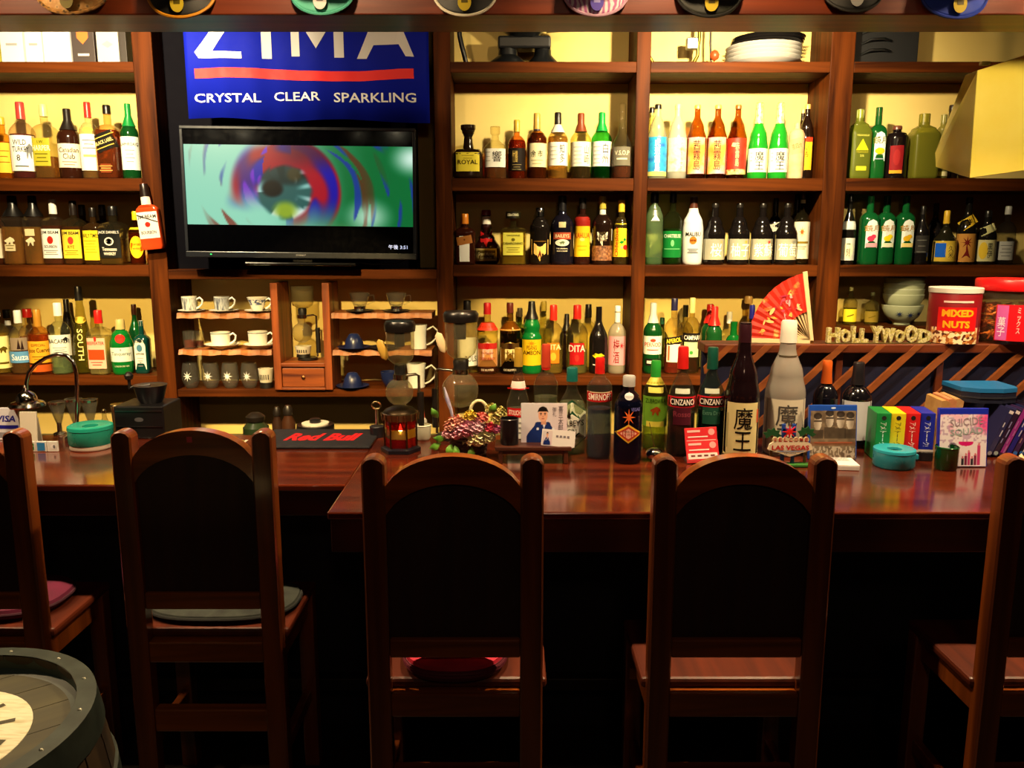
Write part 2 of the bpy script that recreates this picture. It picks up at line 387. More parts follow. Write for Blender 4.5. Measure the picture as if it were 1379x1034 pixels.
BEE = [(0, 1), (.50, 1), (.58, .78), (.66, .84), (.76, .62), (.80, .40), (1, .30)]
MALI = [(0, .95), (.50, 1), (.62, .92), (.80, .46), (.86, .36), (1, .34)]
VOD = [(0, 1), (.66, 1), (.78, .72), (.83, .40), (1, .40)]
COG = [(0, .95), (.2, 1), (.42, .98), (.66, .36), (.76, .28), (.8, .30), (1, .34)]
SLIM = [(0, 1), (.66, 1), (.76, .40), (1, .38)]
def prof_r(prof, t):
    t = min(1, max(0, t))
    for (a, ra), (b, rb) in zip(prof, prof[1:]):
        if t <= b:
            f = (t - a)/(b - a) if b > a else 0
            if ra - rb > .3 and b - a < .15: f = .35*f*f*(3 - 2*f) + .65*(1 - math.sqrt(max(0, 1 - f*f)))     # domed shoulder
            else: f = f*f*(3 - 2*f)
            return ra + (rb - ra)*f
    return prof[-1][1]
CLEAR = '#f6f8ee'
PLACED = []
TOPS = {'A': ZT - .046, 'B': ZA - .056, 'C': ZB - .052}
def bottle(name, label, u, w, vt, row, prof=STD, glass=CLEAR, liq=None, cap=None, labs=(), e=2.0, d=1.0, back=0.0, haze=0.0, tint=1, solid=None, group=None, rz=0.0, base=None, rim=None, cat='bottle'):
    Y, zb = ROWS[row] if isinstance(row, str) else row
    Y += back
    def place(Y):
        nonlocal w
        vm = (VZ(zb, Y) + vt)/2; R = w*S(vm, Y)/2; H = Z(vt, Y) - zb; xb = X(u, vm, Y)
        if row in TOPS: H = min(H, TOPS[row] - zb - .004)
        if row in ('A', 'B', 'C', 'E'):          # keep clear of the uprights
            bay = min(BAYS, key=lambda q: abs((q[0] + q[1])/2 - xb)); xb = min(max(xb, bay[0] + R + .003), bay[1] - R - .003)
        return R, H, xb
    def free(Y, R, xb):
        for q in PLACED:
            if abs(zb - q[3]) > .1: continue
            if e >= 3 or q[4] >= 3: hit = abs(xb - q[0]) < R + q[2] and abs(Y - q[1]) < (R*d + q[2])*(.92 if e < 3 or q[4] < 3 else 1)
            else: hit = math.hypot(xb - q[0], Y - q[1]) < R + q[2]
            if hit: return False
        return True
    w0, done = w, False
    for dy, k in [(dy, k) for dy in (0, .012, -.012, .024, -.024) for k in (1, .95, .9)] + [(dy, k) for dy in (.036, -.036, .05, .065, .08, .095, .11) for k in (1, .9)]:   # a little slimmer or a little further back, never into a neighbour
        w = w0*k; R, H, xb = place(Y + dy)
        if row in TOPS and not (YF + R + .002 < Y + dy < YW - R - .002): continue
        if free(Y + dy, R, xb): Y += dy; done = True; break
    if not done: w = w0*.92
    R, H, xb = place(Y); W = 2*R; PLACED.append((xb, Y, R + .0006, zb, e))
    if not rz and e < 3: rz = -.7*math.atan2(xb, Y)            # round bottles are turned to show their label to the room
    root = thing(name, label, cat, (xb, Y, zb), rz, group)
    def er(t):
        r = prof_r(prof, t); k = min(1, max(0, (r - .45)/.4)); return r, 2 + (e - 2)*k, 1 + (d - 1)*k
    def front(x, z, off):
        r, ee, dd = er(z/H); a = r*R; q = min(.999, abs(x)/max(a, 1e-6))
        return -a*dd*(1 - q**ee)**(1/ee) - off
    ts = sorted(set([0, .015, .05] + [p[0] for p in prof if p[0] > .05] + [a + (b - a)*f for (a, _), (b, _) in zip(prof, prof[1:]) for f in (.25, .5, .75, .9, .97) if b - a > .05]))
    hc = cap[1] if cap else 1.0
    pr = []
    for t in ts:
        r, ee, dd = er(t); k = .90 if t == 0 else (.975 if t < .03 else 1)
        pr.append((r*R*k, t*H, ee, dd))
    if solid: gm = M(solid, .12, 0, .6) if isinstance(solid, str) else solid
    else: gm = GLASS(glass, tint, max(haze, .02), .03 if haze < .1 else .25)
    obj('body', lathe_me(pr, 24), gm, root)
    if liq and not solid:
        lc, fl = liq
        lp = [(p[0]*.93, max(p[1], .004)*1.0, *p[2:]) for p in pr if p[1] <= fl*H]
        r, ee, dd = er(fl); lp.append((r*R*.93, fl*H, ee, dd))
        obj('liquid', lathe_me(lp, 20), GLASS(lc, 1, .30, .1), root)
    if cap:
        cm = cap[3] if len(cap) > 3 else M(cap[0], .32); k = cap[2] if len(cap) > 2 else 1.12
        rc = [(max(prof_r(prof, hc), .2)*R*k, hc*H), (prof_r(prof, (hc + 1)/2)*R*k, (hc + .98)/2*H), (prof_r(prof, 1)*R*k, .988*H), (prof_r(prof, 1)*R*k*.88, H*1.002)]
        c = obj('cap', lathe_me(rc, 16), cm, root)
        if rim:       # a coloured collar under the cap
            ra = prof_r(prof, rim[1])*R*1.06; rb = prof_r(prof, rim[2])*R*1.08
            obj('collar', lathe_me([(ra, rim[1]*H), (rb, rim[2]*H)], 16), M(rim[0], .4), root)
    lay = .0007
    for lb in labs:
        hexc, t0, t1, wf = lb[:4]; texts = lb[4] if len(lb) > 4 else []; shp = lb[5] if len(lb) > 5 else 'quad'
        lay += .0004
        xh = wf*R
        if hexc is None: part = root
        elif shp == 'quad':
            nx, nz = 12, 5; vs = []
            for j in range(nz + 1):
                z = (t0 + (t1 - t0)*j/nz)*H; a = prof_r(prof, z/H)*R*.985
                for i in range(nx + 1):
                    x = min(a, xh)*(2*i/nx - 1); x = math.copysign(min(abs(x), a), x); vs.append((x, front(x, z, lay), z))
            fs = [(j*(nx + 1) + i, j*(nx + 1) + i + 1, (j + 1)*(nx + 1) + i + 1, (j + 1)*(nx + 1) + i) for j in range(nz) for i in range(nx)]
            part = obj('label', me_from(vs, fs, True), hexc if not isinstance(hexc, str) else M(hexc, .6, 0, .12), root)
        else:
            rot = lb[6] if len(lb) > 6 else 0
            part = obj('label', shape_me(shp, 0, (t0 + t1)/2*H, 2*xh, (t1 - t0)*H, lambda x, z: front(x, z, lay), rot), M(hexc, .6, 0, .12), root)
        for tx in texts:
            body, tc, th, tw, hx = tx[:5]; ox = (tx[5] if len(tx) > 5 else 0)*R; rt = math.radians(tx[6]) if len(tx) > 6 else 0
            sf = lambda x, z: front(x, z, lay + .0009)
            if body.startswith('@'):
                obj('emblem', shape_me(body[1:], ox, tc*H, tw*W, th*H, sf, rt), M(hx, .6, 0, .05), part)
            elif rt and abs(abs(rt) - math.pi/2) < .1: obj('lettering', text_me(body, ox, tc*H, th*H, tw*W, sf, .012, rt), M(hx, .6, 0, .05), part)
            else: obj('lettering', text_me(body, ox, tc*H, tw*W, th*H, sf, .012, rt), M(hx, .6, 0, .05), part)
    return root
B = bottle
GOLDM = METAL('#c9a043', .3); SILV = METAL('#c8c8c4', .25)
BLK = '#120d0b'; AMB = '#b5571a'; GREEN = '#1f8f35'; BRN = '#5a2a10'
bars = lambda col, n, t0, dt, w=.6, ox=0: [('@bar', t0 - i*dt, .012, w*(1 - .25*(i % 2)), col, ox) for i in range(n)]

# ---- left bay, upper shelf
B('whisky_bottle', 'orange whisky bottle with a gold label at the shelf end beside a red-brown bourbon', 5, 25, 158, 'A', STD, '#f0b040', ('#f0a020', .6), ('#d8a02a', .88), [('#e8b83a', .1, .58, .95, bars('#8a5a10', 3, .45, .09))])
B('whisky_bottle', 'red-brown bourbon bottle with a white label and a figure 8', 31, 34, 138, 'A', STD, '#f4dcc8', ('#8a1f10', .58), ('#b03a34', .78), [('#f3efe6', .10, .56, .92, [('WILD', .47, .07, .5, '#222', -.15), ('TURKEY', .38, .07, .62, '#222', -.1), ('8', .27, .08, .14, '#222', -.3), ('@beast', .36, .2, .3, '#777', .5), ('@bar', .16, .015, .5, '#333', -.1)])])
B('whisky_bottle', 'clear square bourbon bottle with an olive gold label and pale stopper', 62, 28, 141, 'A', SQ, '#f3ecc4', ('#b47a20', .3), ('#d9cf80', .84), [('#a9a02a', .17, .54, .8, [('I.W.', .49, .04, .3, '#3c3a08'), ('HARPER', .41, .07, .85, '#f4f0c0'), *bars('#5a5510', 3, .33, .05)])], e=5)
B('whisky_bottle', 'dark brown whisky bottle with a script label and black cap', 93.5, 31, 147, 'A', STD, BRN, None, ('#191310', .70), [('#e9dfc6', .16, .50, .94, [('Canadian', .41, .07, .8, '#3a2a1a'), ('Club', .32, .08, .5, '#3a2a1a'), *bars('#8a7a60', 2, .24, .04)])], solid='#2a1209')
B('whisky_bottle', 'clear whisky bottle with a red cap and tall white label', 121, 27, 138, 'A', STD, '#f2efdc', ('#c89038', .14), ('#b02a22', .80), [('#f1efe4', .11, .58, .9, [('@bar', .30, .03, .6, '#c8b26a'), *bars('#777', 3, .5, .05)]), ('#d9b84a', .60, .67, .5, [], 'circle')])
B('whisky_bottle', 'square amber whisky bottle with a slanted black and gold label', 147, 30, 142, 'A', SQ, '#f0c890', ('#a8521a', .66), ('#15100d', .88), [('#15120e', .38, .62, .96, [('@bar', .425, .012, .95, '#caa84a', 0, 20), ('@bar', .575, .012, .95, '#caa84a', 0, 20), ('BLACK LABEL', .5, .05, .85, '#e2cf8a', 0, 20)], 'bar', .35), ('#7a3512', .08, .2, .5, bars('#c89a50', 3, .17, .03))], e=6)
B('whisky_bottle', 'green whisky bottle with a plain white label at the upright', 175, 26, 140, 'A', STD, '#2aa54a', ('#0c2a12', .2), ('#0f7a34', .70), [('#eef0e8', .12, .56, .95, [('LAPHROAIG', .46, .045, .9, '#333'), *bars('#999', 4, .38, .05, .5)])], solid='#0a3a16')
# ---- left bay, middle shelf
B('whisky_bottle', 'brown bottle with a cream label half cut off by the photo edge', -8, 28, 268, 'B', STD, BRN, None, ('#201810', .8), [('#e8dcc0', .1, .55, .9)], solid='#3a1a0c')
for k, (u, wd) in enumerate(((20, 'outer'), (47, 'inner'))):
    B('whisky_bottle', ['etched clear bottle of pale whisky with tall black cap, beside the cream label', 'etched clear bottle of pale whisky with tall black cap, beside the white-capped bourbon'][k], u, 28, 264, 'B', SQ, '#f4ead0', ('#d8a040', .55), ('#100d0b', .70, 1.3), [(None, 0, 0, 0, [('@beast', .34, .13, .5, '#e8dcae'), ('@bar', .84, .02, .30, '#c8a850')]), ('#e2cf9a', .2 + .22*k, .3 + .22*k, .5, bars('#8a7a40', 2, .28, .04, .4) if not k else [])], e=5, group='etched pale whisky bottles')
B('whisky_bottle', 'bourbon bottle with a white cap and white label with red seal', 74, 28, 269, 'B', SQ, '#f2e0b8', ('#8a4012', .6), ('#ece8dc', .78), [('#efece0', .10, .55, .95, [('JIM BEAM', .49, .06, .85, '#1c1c1c'), ('@circle', .38, .12, .3, '#b82a1c'), ('BOURBON', .28, .045, .62, '#222'), *bars('#888', 3, .22, .03, .7)])], e=6)
B('whisky_bottle', 'bourbon bottle with a black cap and yellow label with red seal', 101, 27, 271, 'B', SQ, '#f2dca0', ('#8a4a12', .6), ('#1a120e', .78), [('#e8c93a', .10, .55, .95, [('JIM BEAM', .49, .06, .85, '#1c1c1c'), ('@circle', .38, .12, .3, '#c0402a'), ('RYE', .28, .05, .35, '#6a5a10'), *bars('#8a7a20', 3, .22, .03, .7)])], e=6)
B('whisky_bottle', 'dark whiskey bottle with a wide yellow label beside the black-label bottle', 127, 27, 280, 'B', SQ, '#c8b060', None, ('#15100c', .84), [('#ecd42a', .08, .60, .96, [('EARLY TIMES', .51, .07, .9, '#2a2408'), *bars('#9a8a18', 5, .42, .05, .7)])], e=4, solid='#2a1a0a')
B('whisky_bottle', 'squat square whiskey bottle with an ornate black and white label', 154, 34, 278, 'B', SQ, '#e8d8a8', ('#8a6a20', .45), ('#121010', .84), [('#141413', .12, .60, .9, [("JACK DANIEL'S", .55, .06, .85, '#e8e4d8', 0, 0), ('@circle', .40, .14, .38, '#d9d5c8'), ('@circle', .40, .10, .26, '#1a1a1a'), ('OLD No.7', .405, .03, .2, '#e8e4d8'), ('Tennessee', .27, .06, .6, '#e8e4d8'), ('WHISKEY', .19, .05, .5, '#e8e4d8')])], e=8)
B('whisky_bottle', 'small faceted amber bottle with a yellow cap and oval yellow label', 184, 20, 285, 'B', STD, '#d08030', ('#7a3510', .6), ('#e8c820', .84, 1.3), [('#efc620', .12, .54, .85, [('SUNTORY', .38, .04, .55, '#7a3010'), ('WHISKY', .30, .04, .5, '#7a3010')], 'circle'), ('#e8c820', .66, .70, .9)])
for k, (u, vt, wd) in enumerate(((113, 276, 'the yellow-label bourbon'), (140, 276, 'the square black-label whiskey'))):
    B('whisky_bottle', 'dim dark-capped bottle standing behind ' + wd, u, 26, vt, 'B', STD, '#6a5a3a', ('#4a300f', .5), ('#17110d', .82), back=.125, group='dim bottles in the second row')
# ---- left bay, lower shelf
B('rum_bottle', 'bottle with a pale yellow label half cut off by the photo edge, lower shelf', -1, 25, 412, 'C', STD, '#f0e6b0', ('#d8b848', .6), ('#e8e2d0', .84), [('#ece29a', .08, .56, .95, [('@beast', .36, .1, .4, '#5a4a10', .4), ('@bar', .16, .03, .4, '#5a4a10', .4)])])
B('tequila_bottle', 'black-capped clear bottle standing behind the blue-label tequila', 13, 24, 417, 'C', STD, '#f0ecd0', None, (BLK, .86, 1.4), [('#c8c4b4', .74, .82, .4)], back=.125)
B('tequila_bottle', 'clear tequila bottle with a blue label and ribbed pale neck', 27, 28, 418, 'C', STD, '#e6e6d8', ('#b88030', .2), ('#d8d8d4', .80), [('#5a94c8', .18, .36, .96, [('Sauza', .27, .10, .7, '#e8f0f4')]), ('#8a7a68', .38, .58, .7, [('@tri', .48, .16, .16, '#2a1a18'), ('@tri', .47, .16, .14, '#2a1a18', .3)])])
B('tequila_bottle', 'red-capped amber bottle behind the gold-capped tequila', 40, 25, 416, 'C', STD, '#f0d8a0', ('#c8701c', .55), ('#c41f1a', .86, 1.5), back=.125)
B('tequila_bottle', 'amber tequila bottle with a yellow label and gold neck', 53, 28, 417, 'C', STD, '#f0b860', ('#c8641a', .62), ('#b07c28', .74), [('#e2a52a', .18, .52, .95, [('Jose Cuervo', .37, .09, .9, '#4a2a08'), ('ESPECIAL', .46, .04, .6, '#7a4a10'), *bars('#8a5a10', 2, .28, .04)]), ('#b8521a', .04, .15, .95, [('@circle', .10, .08, .2, '#e07a20', -.5)])])
B('rum_bottle', 'clear white rum bottle with a white cap and white label', 81, 29, 408, 'C', STD, '#e8f0d8', ('#b8d0a0', .5), ('#efece4', .82, 1.25), [('#eef0e6', .26, .56, .95, [('BACARDI', .47, .06, .9, '#1c1c1c', -.06), ('@beast', .49, .08, .22, '#222', .55), *bars('#9aa', 3, .38, .03)])])
B('liqueur_bottle', 'slim black-necked bottle behind the white rum', 93, 21, 403, 'C', LONG, '#4a4020', None, ('#14100e', .70), solid='#1c160c', back=.125)
B('grappa_bottle', 'very tall slender olive bottle with vertical lettering and black cap', 110, 27, 386, 'C', CONE, '#c8c070', ('#9a9440', .6), ('#14110f', .84), [('#d8b84a', .58, .66, .5, [], 'circle'), (None, 0, 0, 0, [('SOUTH', .34, .36, .26, '#e8dc90', -.1, -90)])])
B('gin_bottle', 'square gin bottle with a bright red cap and red pictured label', 135, 28, 418, 'C', SQ, '#efeccc', ('#e8dca0', .6), ('#d81f1c', .80, 1.2), [('#e8b8a0', .10, .58, .9, [('BEEFEATER', .50, .05, .85, '#c8281c'), ('@shield', .56, .08, .12, '#c8281c'), ('@bar', .32, .16, .8, '#c8481c'), *bars('#c8281c', 2, .2, .04)])], e=6)
B('gin_bottle', 'bulbous green gin bottle with a red seal and pale label', 164, 31, 430, 'C', [(0, .9), (.2, .96), (.56, 1), (.70, .8), (.80, .40), (1, .34)], GREEN, None, ('#c9b070', .82, 1.1), [('#dfe8e0', .24, .50, .92, [('Tanqueray', .38, .08, .8, '#7a8a80'), ('@circle', .46, .04, .08, '#9aa')]), ('#c02a1c', .58, .74, .42, [], 'circle'), (None, 0, 0, 0, [('LONDON DRY GIN', .16, .03, .6, '#c8d8b0')])], solid='#0d6a26')
B('wine_bottle', 'slim dark green bottle with a brown cap in the lower shelf corner', 183, 19, 410, 'C', LONG, GREEN, None, ('#3a160c', .84), solid='#0a4a20', back=.125)
B('gin_bottle', 'narrow blue-green gin bottle with a long white arched label', 192, 20, 432, 'C', SQ, '#3a8a70', None, ('#e0e0da', .90, 1.0), [('#e4e6d8', .08, .68, .78, [('BOMBAY', .62, .05, .7, '#333'), ('@circle', .49, .14, .4, '#4a7a94'), ('SAPPHIRE', .38, .04, .6, '#2a2a2a'), *bars('#999', 4, .30, .05, .45)], 'arch')], solid='#0c3a34', e=4)
# ---- centre bay, upper shelf
B('whisky_bottle', 'squat dark decanter bottle with flared black stopper and yellow label', 626, 40, 169, 'A', [(0, .94), (.06, 1), (.46, 1), (.54, .82), (.57, .36), (.72, .30), (.80, .26), (.86, .40), (.9, .42), (.93, .5), (1, .5)], '#7a5a20', None, ('#140f0c', .78, 1.0), [('#e2cf3e', .13, .48, .78, [('ROYAL', .30, .08, .66, '#2a2408'), *bars('#a89428', 2, .42, .05, .4)])], solid='#1f1308', e=4)
B('whisky_bottle', 'faceted clear decanter bottle with glass stopper and one brushed character', 667, 33, 171, 'A', [(0, 1), (.56, 1), (.68, .6), (.76, .32), (.84, .30), (.87, .42), (1, .42)], '#f4eec8', ('#a8641c', .26), None, [('#f0ecdf', .22, .57, .88, [('響', .42, .20, .4, '#2a2622', .15), *bars('#b8a890', 3, .5, .08, .2, -.6)])], e=3)
B('whisky_bottle', 'slim amber-red whisky bottle with black label and gold cap', 696, 24, 162, 'A', STD, '#e08a40', ('#a8431a', .66), ('#d8b23a', .80), [('#1c1410', .14, .52, .95, [('竹鶴', .38, .20, .3, '#d8b860', -.2), *bars('#8a7a50', 3, .24, .04, .5)])])
B('whisky_bottle', 'broad amber whisky bottle with cream label and two black characters', 723, 27, 153, 'A', STD, '#d8964a', ('#7a3a12', .70), ('#c8a24a', .76), [('#e8dcae', .18, .54, .96, [('余', .38, .10, .26, '#2a2418', -.35), ('市', .38, .10, .24, '#2a2418', .32), *bars('#b0a070', 2, .28, .05)])], rim=('#2a2440', .74, .84))
B('whisky_bottle', 'pale gold whisky bottle with black and white neck and white label', 751, 29, 152, 'A', STD, '#f0d894', ('#d8ac58', .64), ('#1c1812', .82, 1.1), [('#f2efe2', .20, .55, .97, [('知\n多', .38, .28, .24, '#24201c', .42), *bars('#c8c0a8', 4, .48, .06, .35, -.4)])], rim=('#e8e4d4', .70, .82))
B('whisky_bottle', 'olive gold whisky bottle with brown cap and cream vertical lettering label', 782, 28, 153, 'A', STD, '#e8dc90', ('#4a2c10', .40), ('#7a3a1c', .72, 1.1), [('#f0ecd4', .19, .56, .97, [('山\n崎', .37, .28, .22, '#2a241c', .55), *bars('#c8c0a8', 5, .48, .06, .4, -.3)])])
B('whisky_bottle', 'bright green whisky bottle with white label and two large characters', 810, 29, 152, 'A', STD, '#3ac24e', ('#0c3a14', .24), ('#12913a', .72, 1.1), [('#f2f0e6', .19, .56, .97, [('白\n州', .38, .30, .3, '#1c1a18', .35), *bars('#c8c0b0', 5, .48, .06, .35, -.45)])])
B('cognac_bottle', 'clear carafe of cognac with a tall glass stopper and grey label', 841, 31, 140, 'A', COG, '#f0e8c4', ('#9a4416', .42), None, [('#6a6454', .17, .42, .8, [('V.S.O.P', .34, .06, .7, '#d8d0b0'), ('@bar', .26, .02, .5, '#d8d0b0')])])
# ---- centre bay, middle shelf
B('liqueur_bottle', 'square brown liqueur bottle with orange cap and tall white label', 620, 28, 288, 'B', SQ, AMB, None, ('#d07a1c', .80, 1.1), [('#e6e2da', .06, .56, .48, []), ('#a0642c', .40, .56, .72, [('@circle', .49, .04, .08, '#6a3a14')], 'bar', .18)], e=4, solid='#2c1008')
B('liqueur_bottle', 'round-bellied liqueur bottle with red ribbon seal and gold-edged label', 655, 37, 283, 'B', BULB, AMB, None, ('#8a1420', .90, 1.2), [('#c8b070', .06, .29, .74, [('@bar', .175, .16, .66, '#5a4a1c'), ('Grand Marnier', .19, .06, .6, '#efe4b0'), ('LIQUEUR', .11, .03, .4, '#e8dcb0')]), ('#b41a1c', .32, .62, .42, [], 'shield'), ('#e4dccc', .74, .88, .95)], solid='#260c0a')
B('liqueur_bottle', 'square clear amaretto bottle with a flat wide black cap', 691, 35, 285, 'B', [(0, 1), (.62, 1), (.68, .92), (.72, .26), (.86, .24), (.87, .55), (1, .55)], '#e8dc90', ('#c8a838', .62), ('#14110e', .87, 1.05), [('#d8cf52', .18, .60, .76, [('ORIGINALE', .55, .03, .5, '#5a5210'), ('DISARONNO', .40, .045, .75, '#4a4410'), ('@circle', .47, .06, .14, '#6a6018'), *bars('#8a8028', 3, .32, .04, .5)]), (None, 0, 0, 0, [('DISARONNO', .935, .05, .42, '#d8d4b0')])], e=7)
B('liqueur_bottle', 'dark bottle with a chrome cap and tan picture label', 727, 27, 280, 'B', VOD, BRN, None, ('#cfcfcb', .85, 1.1, METAL('#d8d4cc', .15)), [('#c9a24a', .06, .45, .84, [('@shield', .25, .26, .6, '#d8b868'), ('@tri', .20, .14, .2, '#5a1c10'), ('@bar', .41, .02, .6, '#6a4a18')], 'shield')], solid='#16110e')
B('liqueur_bottle', 'black cream liqueur bottle with an orange arched label', 757, 31, 264, 'B', WINE, BRN, None, ('#0f0d10', .78), [('#a8482c', .37, .47, .75, [('BAILEYS', .42, .05, .6, '#e8d8b0')]), ('#cfd0c0', .27, .37, .6, [('@beast', .32, .05, .25, '#5a6a4a')], 'circle'), (None, 0, 0, 0, [('THE ORIGINAL', .235, .02, .5, '#cfc8b0'), ('IRISH CREAM', .20, .02, .45, '#cfc8b0')]), ('#c8b88a', .54, .62, .3)], solid='#12101a')
B('liqueur_bottle', 'coffee liqueur bottle with red shoulders and yellow label', 784, 23, 267, 'B', SLIM, BRN, None, ('#17110f', .84, 1.15), [('#e2b41e', .12, .58, .95, [('KAHLUA', .44, .08, .9, '#c8401c'), ('@circle', .38, .05, .3, '#e8d070'), *bars('#b8840c', 2, .28, .06)]), ('#8a1c12', .58, .72, .95), ('#d8c050', .84, .89, 1.2)], solid='#26100a')
B('liqueur_bottle', 'liqueur bottle with gold cap, cream shield label and coffee bean band', 811, 28, 265, 'B', STD, BRN, None, ('#b09c3a', .82, 1.1), [('#e2dcc4', .28, .54, .92, [('WILD', .46, .04, .3, '#5a4a30'), ('AFRICA', .41, .05, .55, '#4a3a24'), ('CREAM', .36, .03, .4, '#6a5a40')], 'shield'), (NOISE(['#3a1c10', '#7a4a2c', '#a87a54'], 90, .5), .06, .28, .96), ('#e0dccc', .74, .81, 1.1)], solid='#1c0f0a')
B('liqueur_bottle', 'yellow fruit schnapps bottle with sideways red lettering and cherries', 837, 24, 270, 'B', [(0, 1), (.60, 1), (.68, .8), (.74, .38), (1, .34)], '#e8d890', None, ('#e8b830', .82, 1.2), [('#efc82a', .12, .64, .97, [('Oldesloer', .36, .46, .20, '#c82a14', -.55, 90), ('@circle', .27, .08, .28, '#d8281a', .55), ('@circle', .27, .05, .16, '#efa080', .1), ('@diamond', .35, .05, .34, '#1c8a34', .1, 10), ('@diamond', .39, .05, .22, '#1c8a34', .45, 70)])], solid='#2a200c')
# ---- centre bay, lower shelf
B('liqueur_bottle', 'tall bottle with black cap and orange collar behind the taller coffee siphon', 627, 30, 405, 'C', STD, '#d8d0a0', None, ('#1a1614', .86), [('#cfd0cc', .1, .5, .9, [('BOLS', .2, .08, .5, '#555', .3)])], rim=('#e2601c', .78, .87), back=.04)
B('liqueur_bottle', 'cherry liqueur bottle with red cap and pink label with cherries', 656.5, 28, 408, 'C', STD, '#e0d080', ('#7a1418', .1), ('#a81a1c', .84, 1.15), [('#e2a898', .10, .46, .92, [('@bar', .40, .08, .9, '#b02a24'), ('@circle', .40, .09, .3, '#a01414'), ('De Kuyper', .30, .04, .6, '#7a3a30'), ('CHERRY BRANDY', .22, .04, .75, '#9a3a30')], 'arch'), (None, 0, 0, 0, [('DE KUYPER', .06, .03, .6, '#d8c8b0')])], rim=('#d8321c', .62, .72), solid=None)
B('liqueur_bottle', 'dark cacao liqueur bottle with brown cap and cream label with fruit', 687, 28, 408, 'C', STD, '#8a6a30', ('#1a0c08', .58), ('#5a1f16', .86, 1.1), [('#d8c88a', .10, .46, .92, [('@bar', .40, .08, .85, '#4a3416'), ('@circle', .40, .09, .3, '#2a1208'), ('De Kuyper', .30, .04, .6, '#6a5020'), ('CACAO', .21, .05, .5, '#6a5020')], 'arch'), (None, 0, 0, 0, [('DE KUYPER', .06, .03, .6, '#d8c8b0')])], rim=('#c89040', .62, .74))
B('liqueur_bottle', 'clear-necked bottle with dark cap behind the green banana liqueur', 700, 22, 415, 'C', STD, '#9ab05a', ('#2a5a20', .5), ('#4a4030', .86), back=.125)
B('liqueur_bottle', 'beehive-shaped green liqueur bottle with black neck and yellow label', 716, 27, 406, 'C', BEE, GREEN, None, ('#17130f', .76), [('#dcb418', .12, .48, .94, [('PISANG', .37, .06, .5, '#6a3a08'), ('AMBON', .30, .06, .85, '#3a2008'), ('@star', .43, .1, .5, '#b87a10')])], solid='#0c6a2c')
B('liqueur_bottle', 'pale yellow bottle with gold cap behind the orange lychee liqueur', 732, 23, 406, 'C', STD, '#e8e4a0', ('#d8cc60', .6), ('#b8a040', .86), back=.125)
B('liqueur_bottle', 'clear liqueur bottle with red cap and orange lettered label', 745, 27, 411, 'C', STD, '#ecdfa0', ('#d8c070', .4), ('#e0281c', .78, 1.2), [('#e07818', .16, .46, .6, [('DITA', .40, .08, .75, '#f4d8a0'), ('@circle', .26, .12, .3, '#f0a838')])])
B('liqueur_bottle', 'slim black bottle behind the two lychee liqueurs', 763, 19, 423, 'C', STD, BRN, None, ('#17100f', .7), solid='#1c1012', back=.125)
B('liqueur_bottle', 'clear liqueur bottle with red cap and dark red lettered label', 777, 29, 411, 'C', STD, '#e4dca8', ('#c8c890', .35), ('#c02018', .80, 1.2), [('#a81418', .14, .46, .66, [('DITA', .38, .10, .75, '#f0d8c8'), ('@circle', .24, .1, .2, '#c83028')])])
B('vodka_bottle', 'clear bottle with a black cap behind the dark red lychee label', 792, 24, 410, 'C', STD, '#f0e8b0', None, ('#1a1510', .80, 1.2), back=.125)
B('liqueur_bottle', 'glossy black bottle with yellow lips printed near its base', 806, 25, 413, 'C', LONG, BRN, None, None, [('#d8c81c', .22, .32, .65, [], 'lips'), (None, 0, 0, 0, [('@bar', .14, .02, .6, '#c8c8c0')])], solid='#14100f')
B('plum_wine_bottle', 'frosted bottle of plum wine with pink label and white cap', 831, 25, 412, 'C', STD, '#e8dcc0', ('#8a4a3a', .55), ('#efece6', .92, 1.1), [('#e89aa0', .13, .56, .96, [('梅\n酒', .34, .36, .34, '#7a1c20', -.1), ('@star', .42, .12, .3, '#b02a30', .5)]), ('#ece8e0', .76, .90, 1.05)], haze=.55)
# ---- third bay, upper shelf
kiri = [('@bar', .44, .03, .05, '#fff')]
B('shochu_bottle', 'dark-capped frosted bottle behind the blue shochu label', 877, 22, 145, 'A', SHO, '#e0dca0', None, (BLK, .93), back=.125, haze=.2)
B('shochu_bottle', 'frosted shochu bottle with blue label and white brush lettering', 885, 27, 141, 'A', SHO, '#eef0d0', ('#a8a840', .3), ('#1a1710', .94, 1.2), [(NOISE(['#1c6ab8', '#2aa0d0', '#1c4ab0'], 22, .5), .07, .56, .95, [('虎\n斑\n霧\n島', .32, .44, .28, '#f4f8f8')]), ('#d8cc70', .04, .10, .95)], haze=.3)
B('shochu_bottle', 'milky clear shochu bottle with peach label and thin vertical script', 912, 26, 141, 'A', SHO, '#f0f0d8', None, ('#e0b88a', .94, 1.15), [(NOISE(['#e8c088', '#f0e4c0', '#e0b070'], 25, .5), .10, .55, .92, [('くじらのボトル', .33, .42, .10, '#4a3a20', .45, -90)])], haze=.55)
for k, u in enumerate((938, 965.5)):
    B('shochu_bottle', ['brown shochu bottle with pink to orange sunset label, next to the peach label', 'brown shochu bottle with pink to orange sunset label, next to the red label'][k], u, 27, 142, 'A', SHO, '#9a5210', ('#6a3408', .5), ('#d8a050', .95, 1.2), [(NOISE(['#f0802a', '#f0b050', '#eea0b0', '#c890c8'], 9, .5, stretch=(1, 1, 1.2)), .07, .56, .99, [('茜\n霧\n島', .32, .40, .36, '#3a1c1c')])], group='shochu with sunset labels')
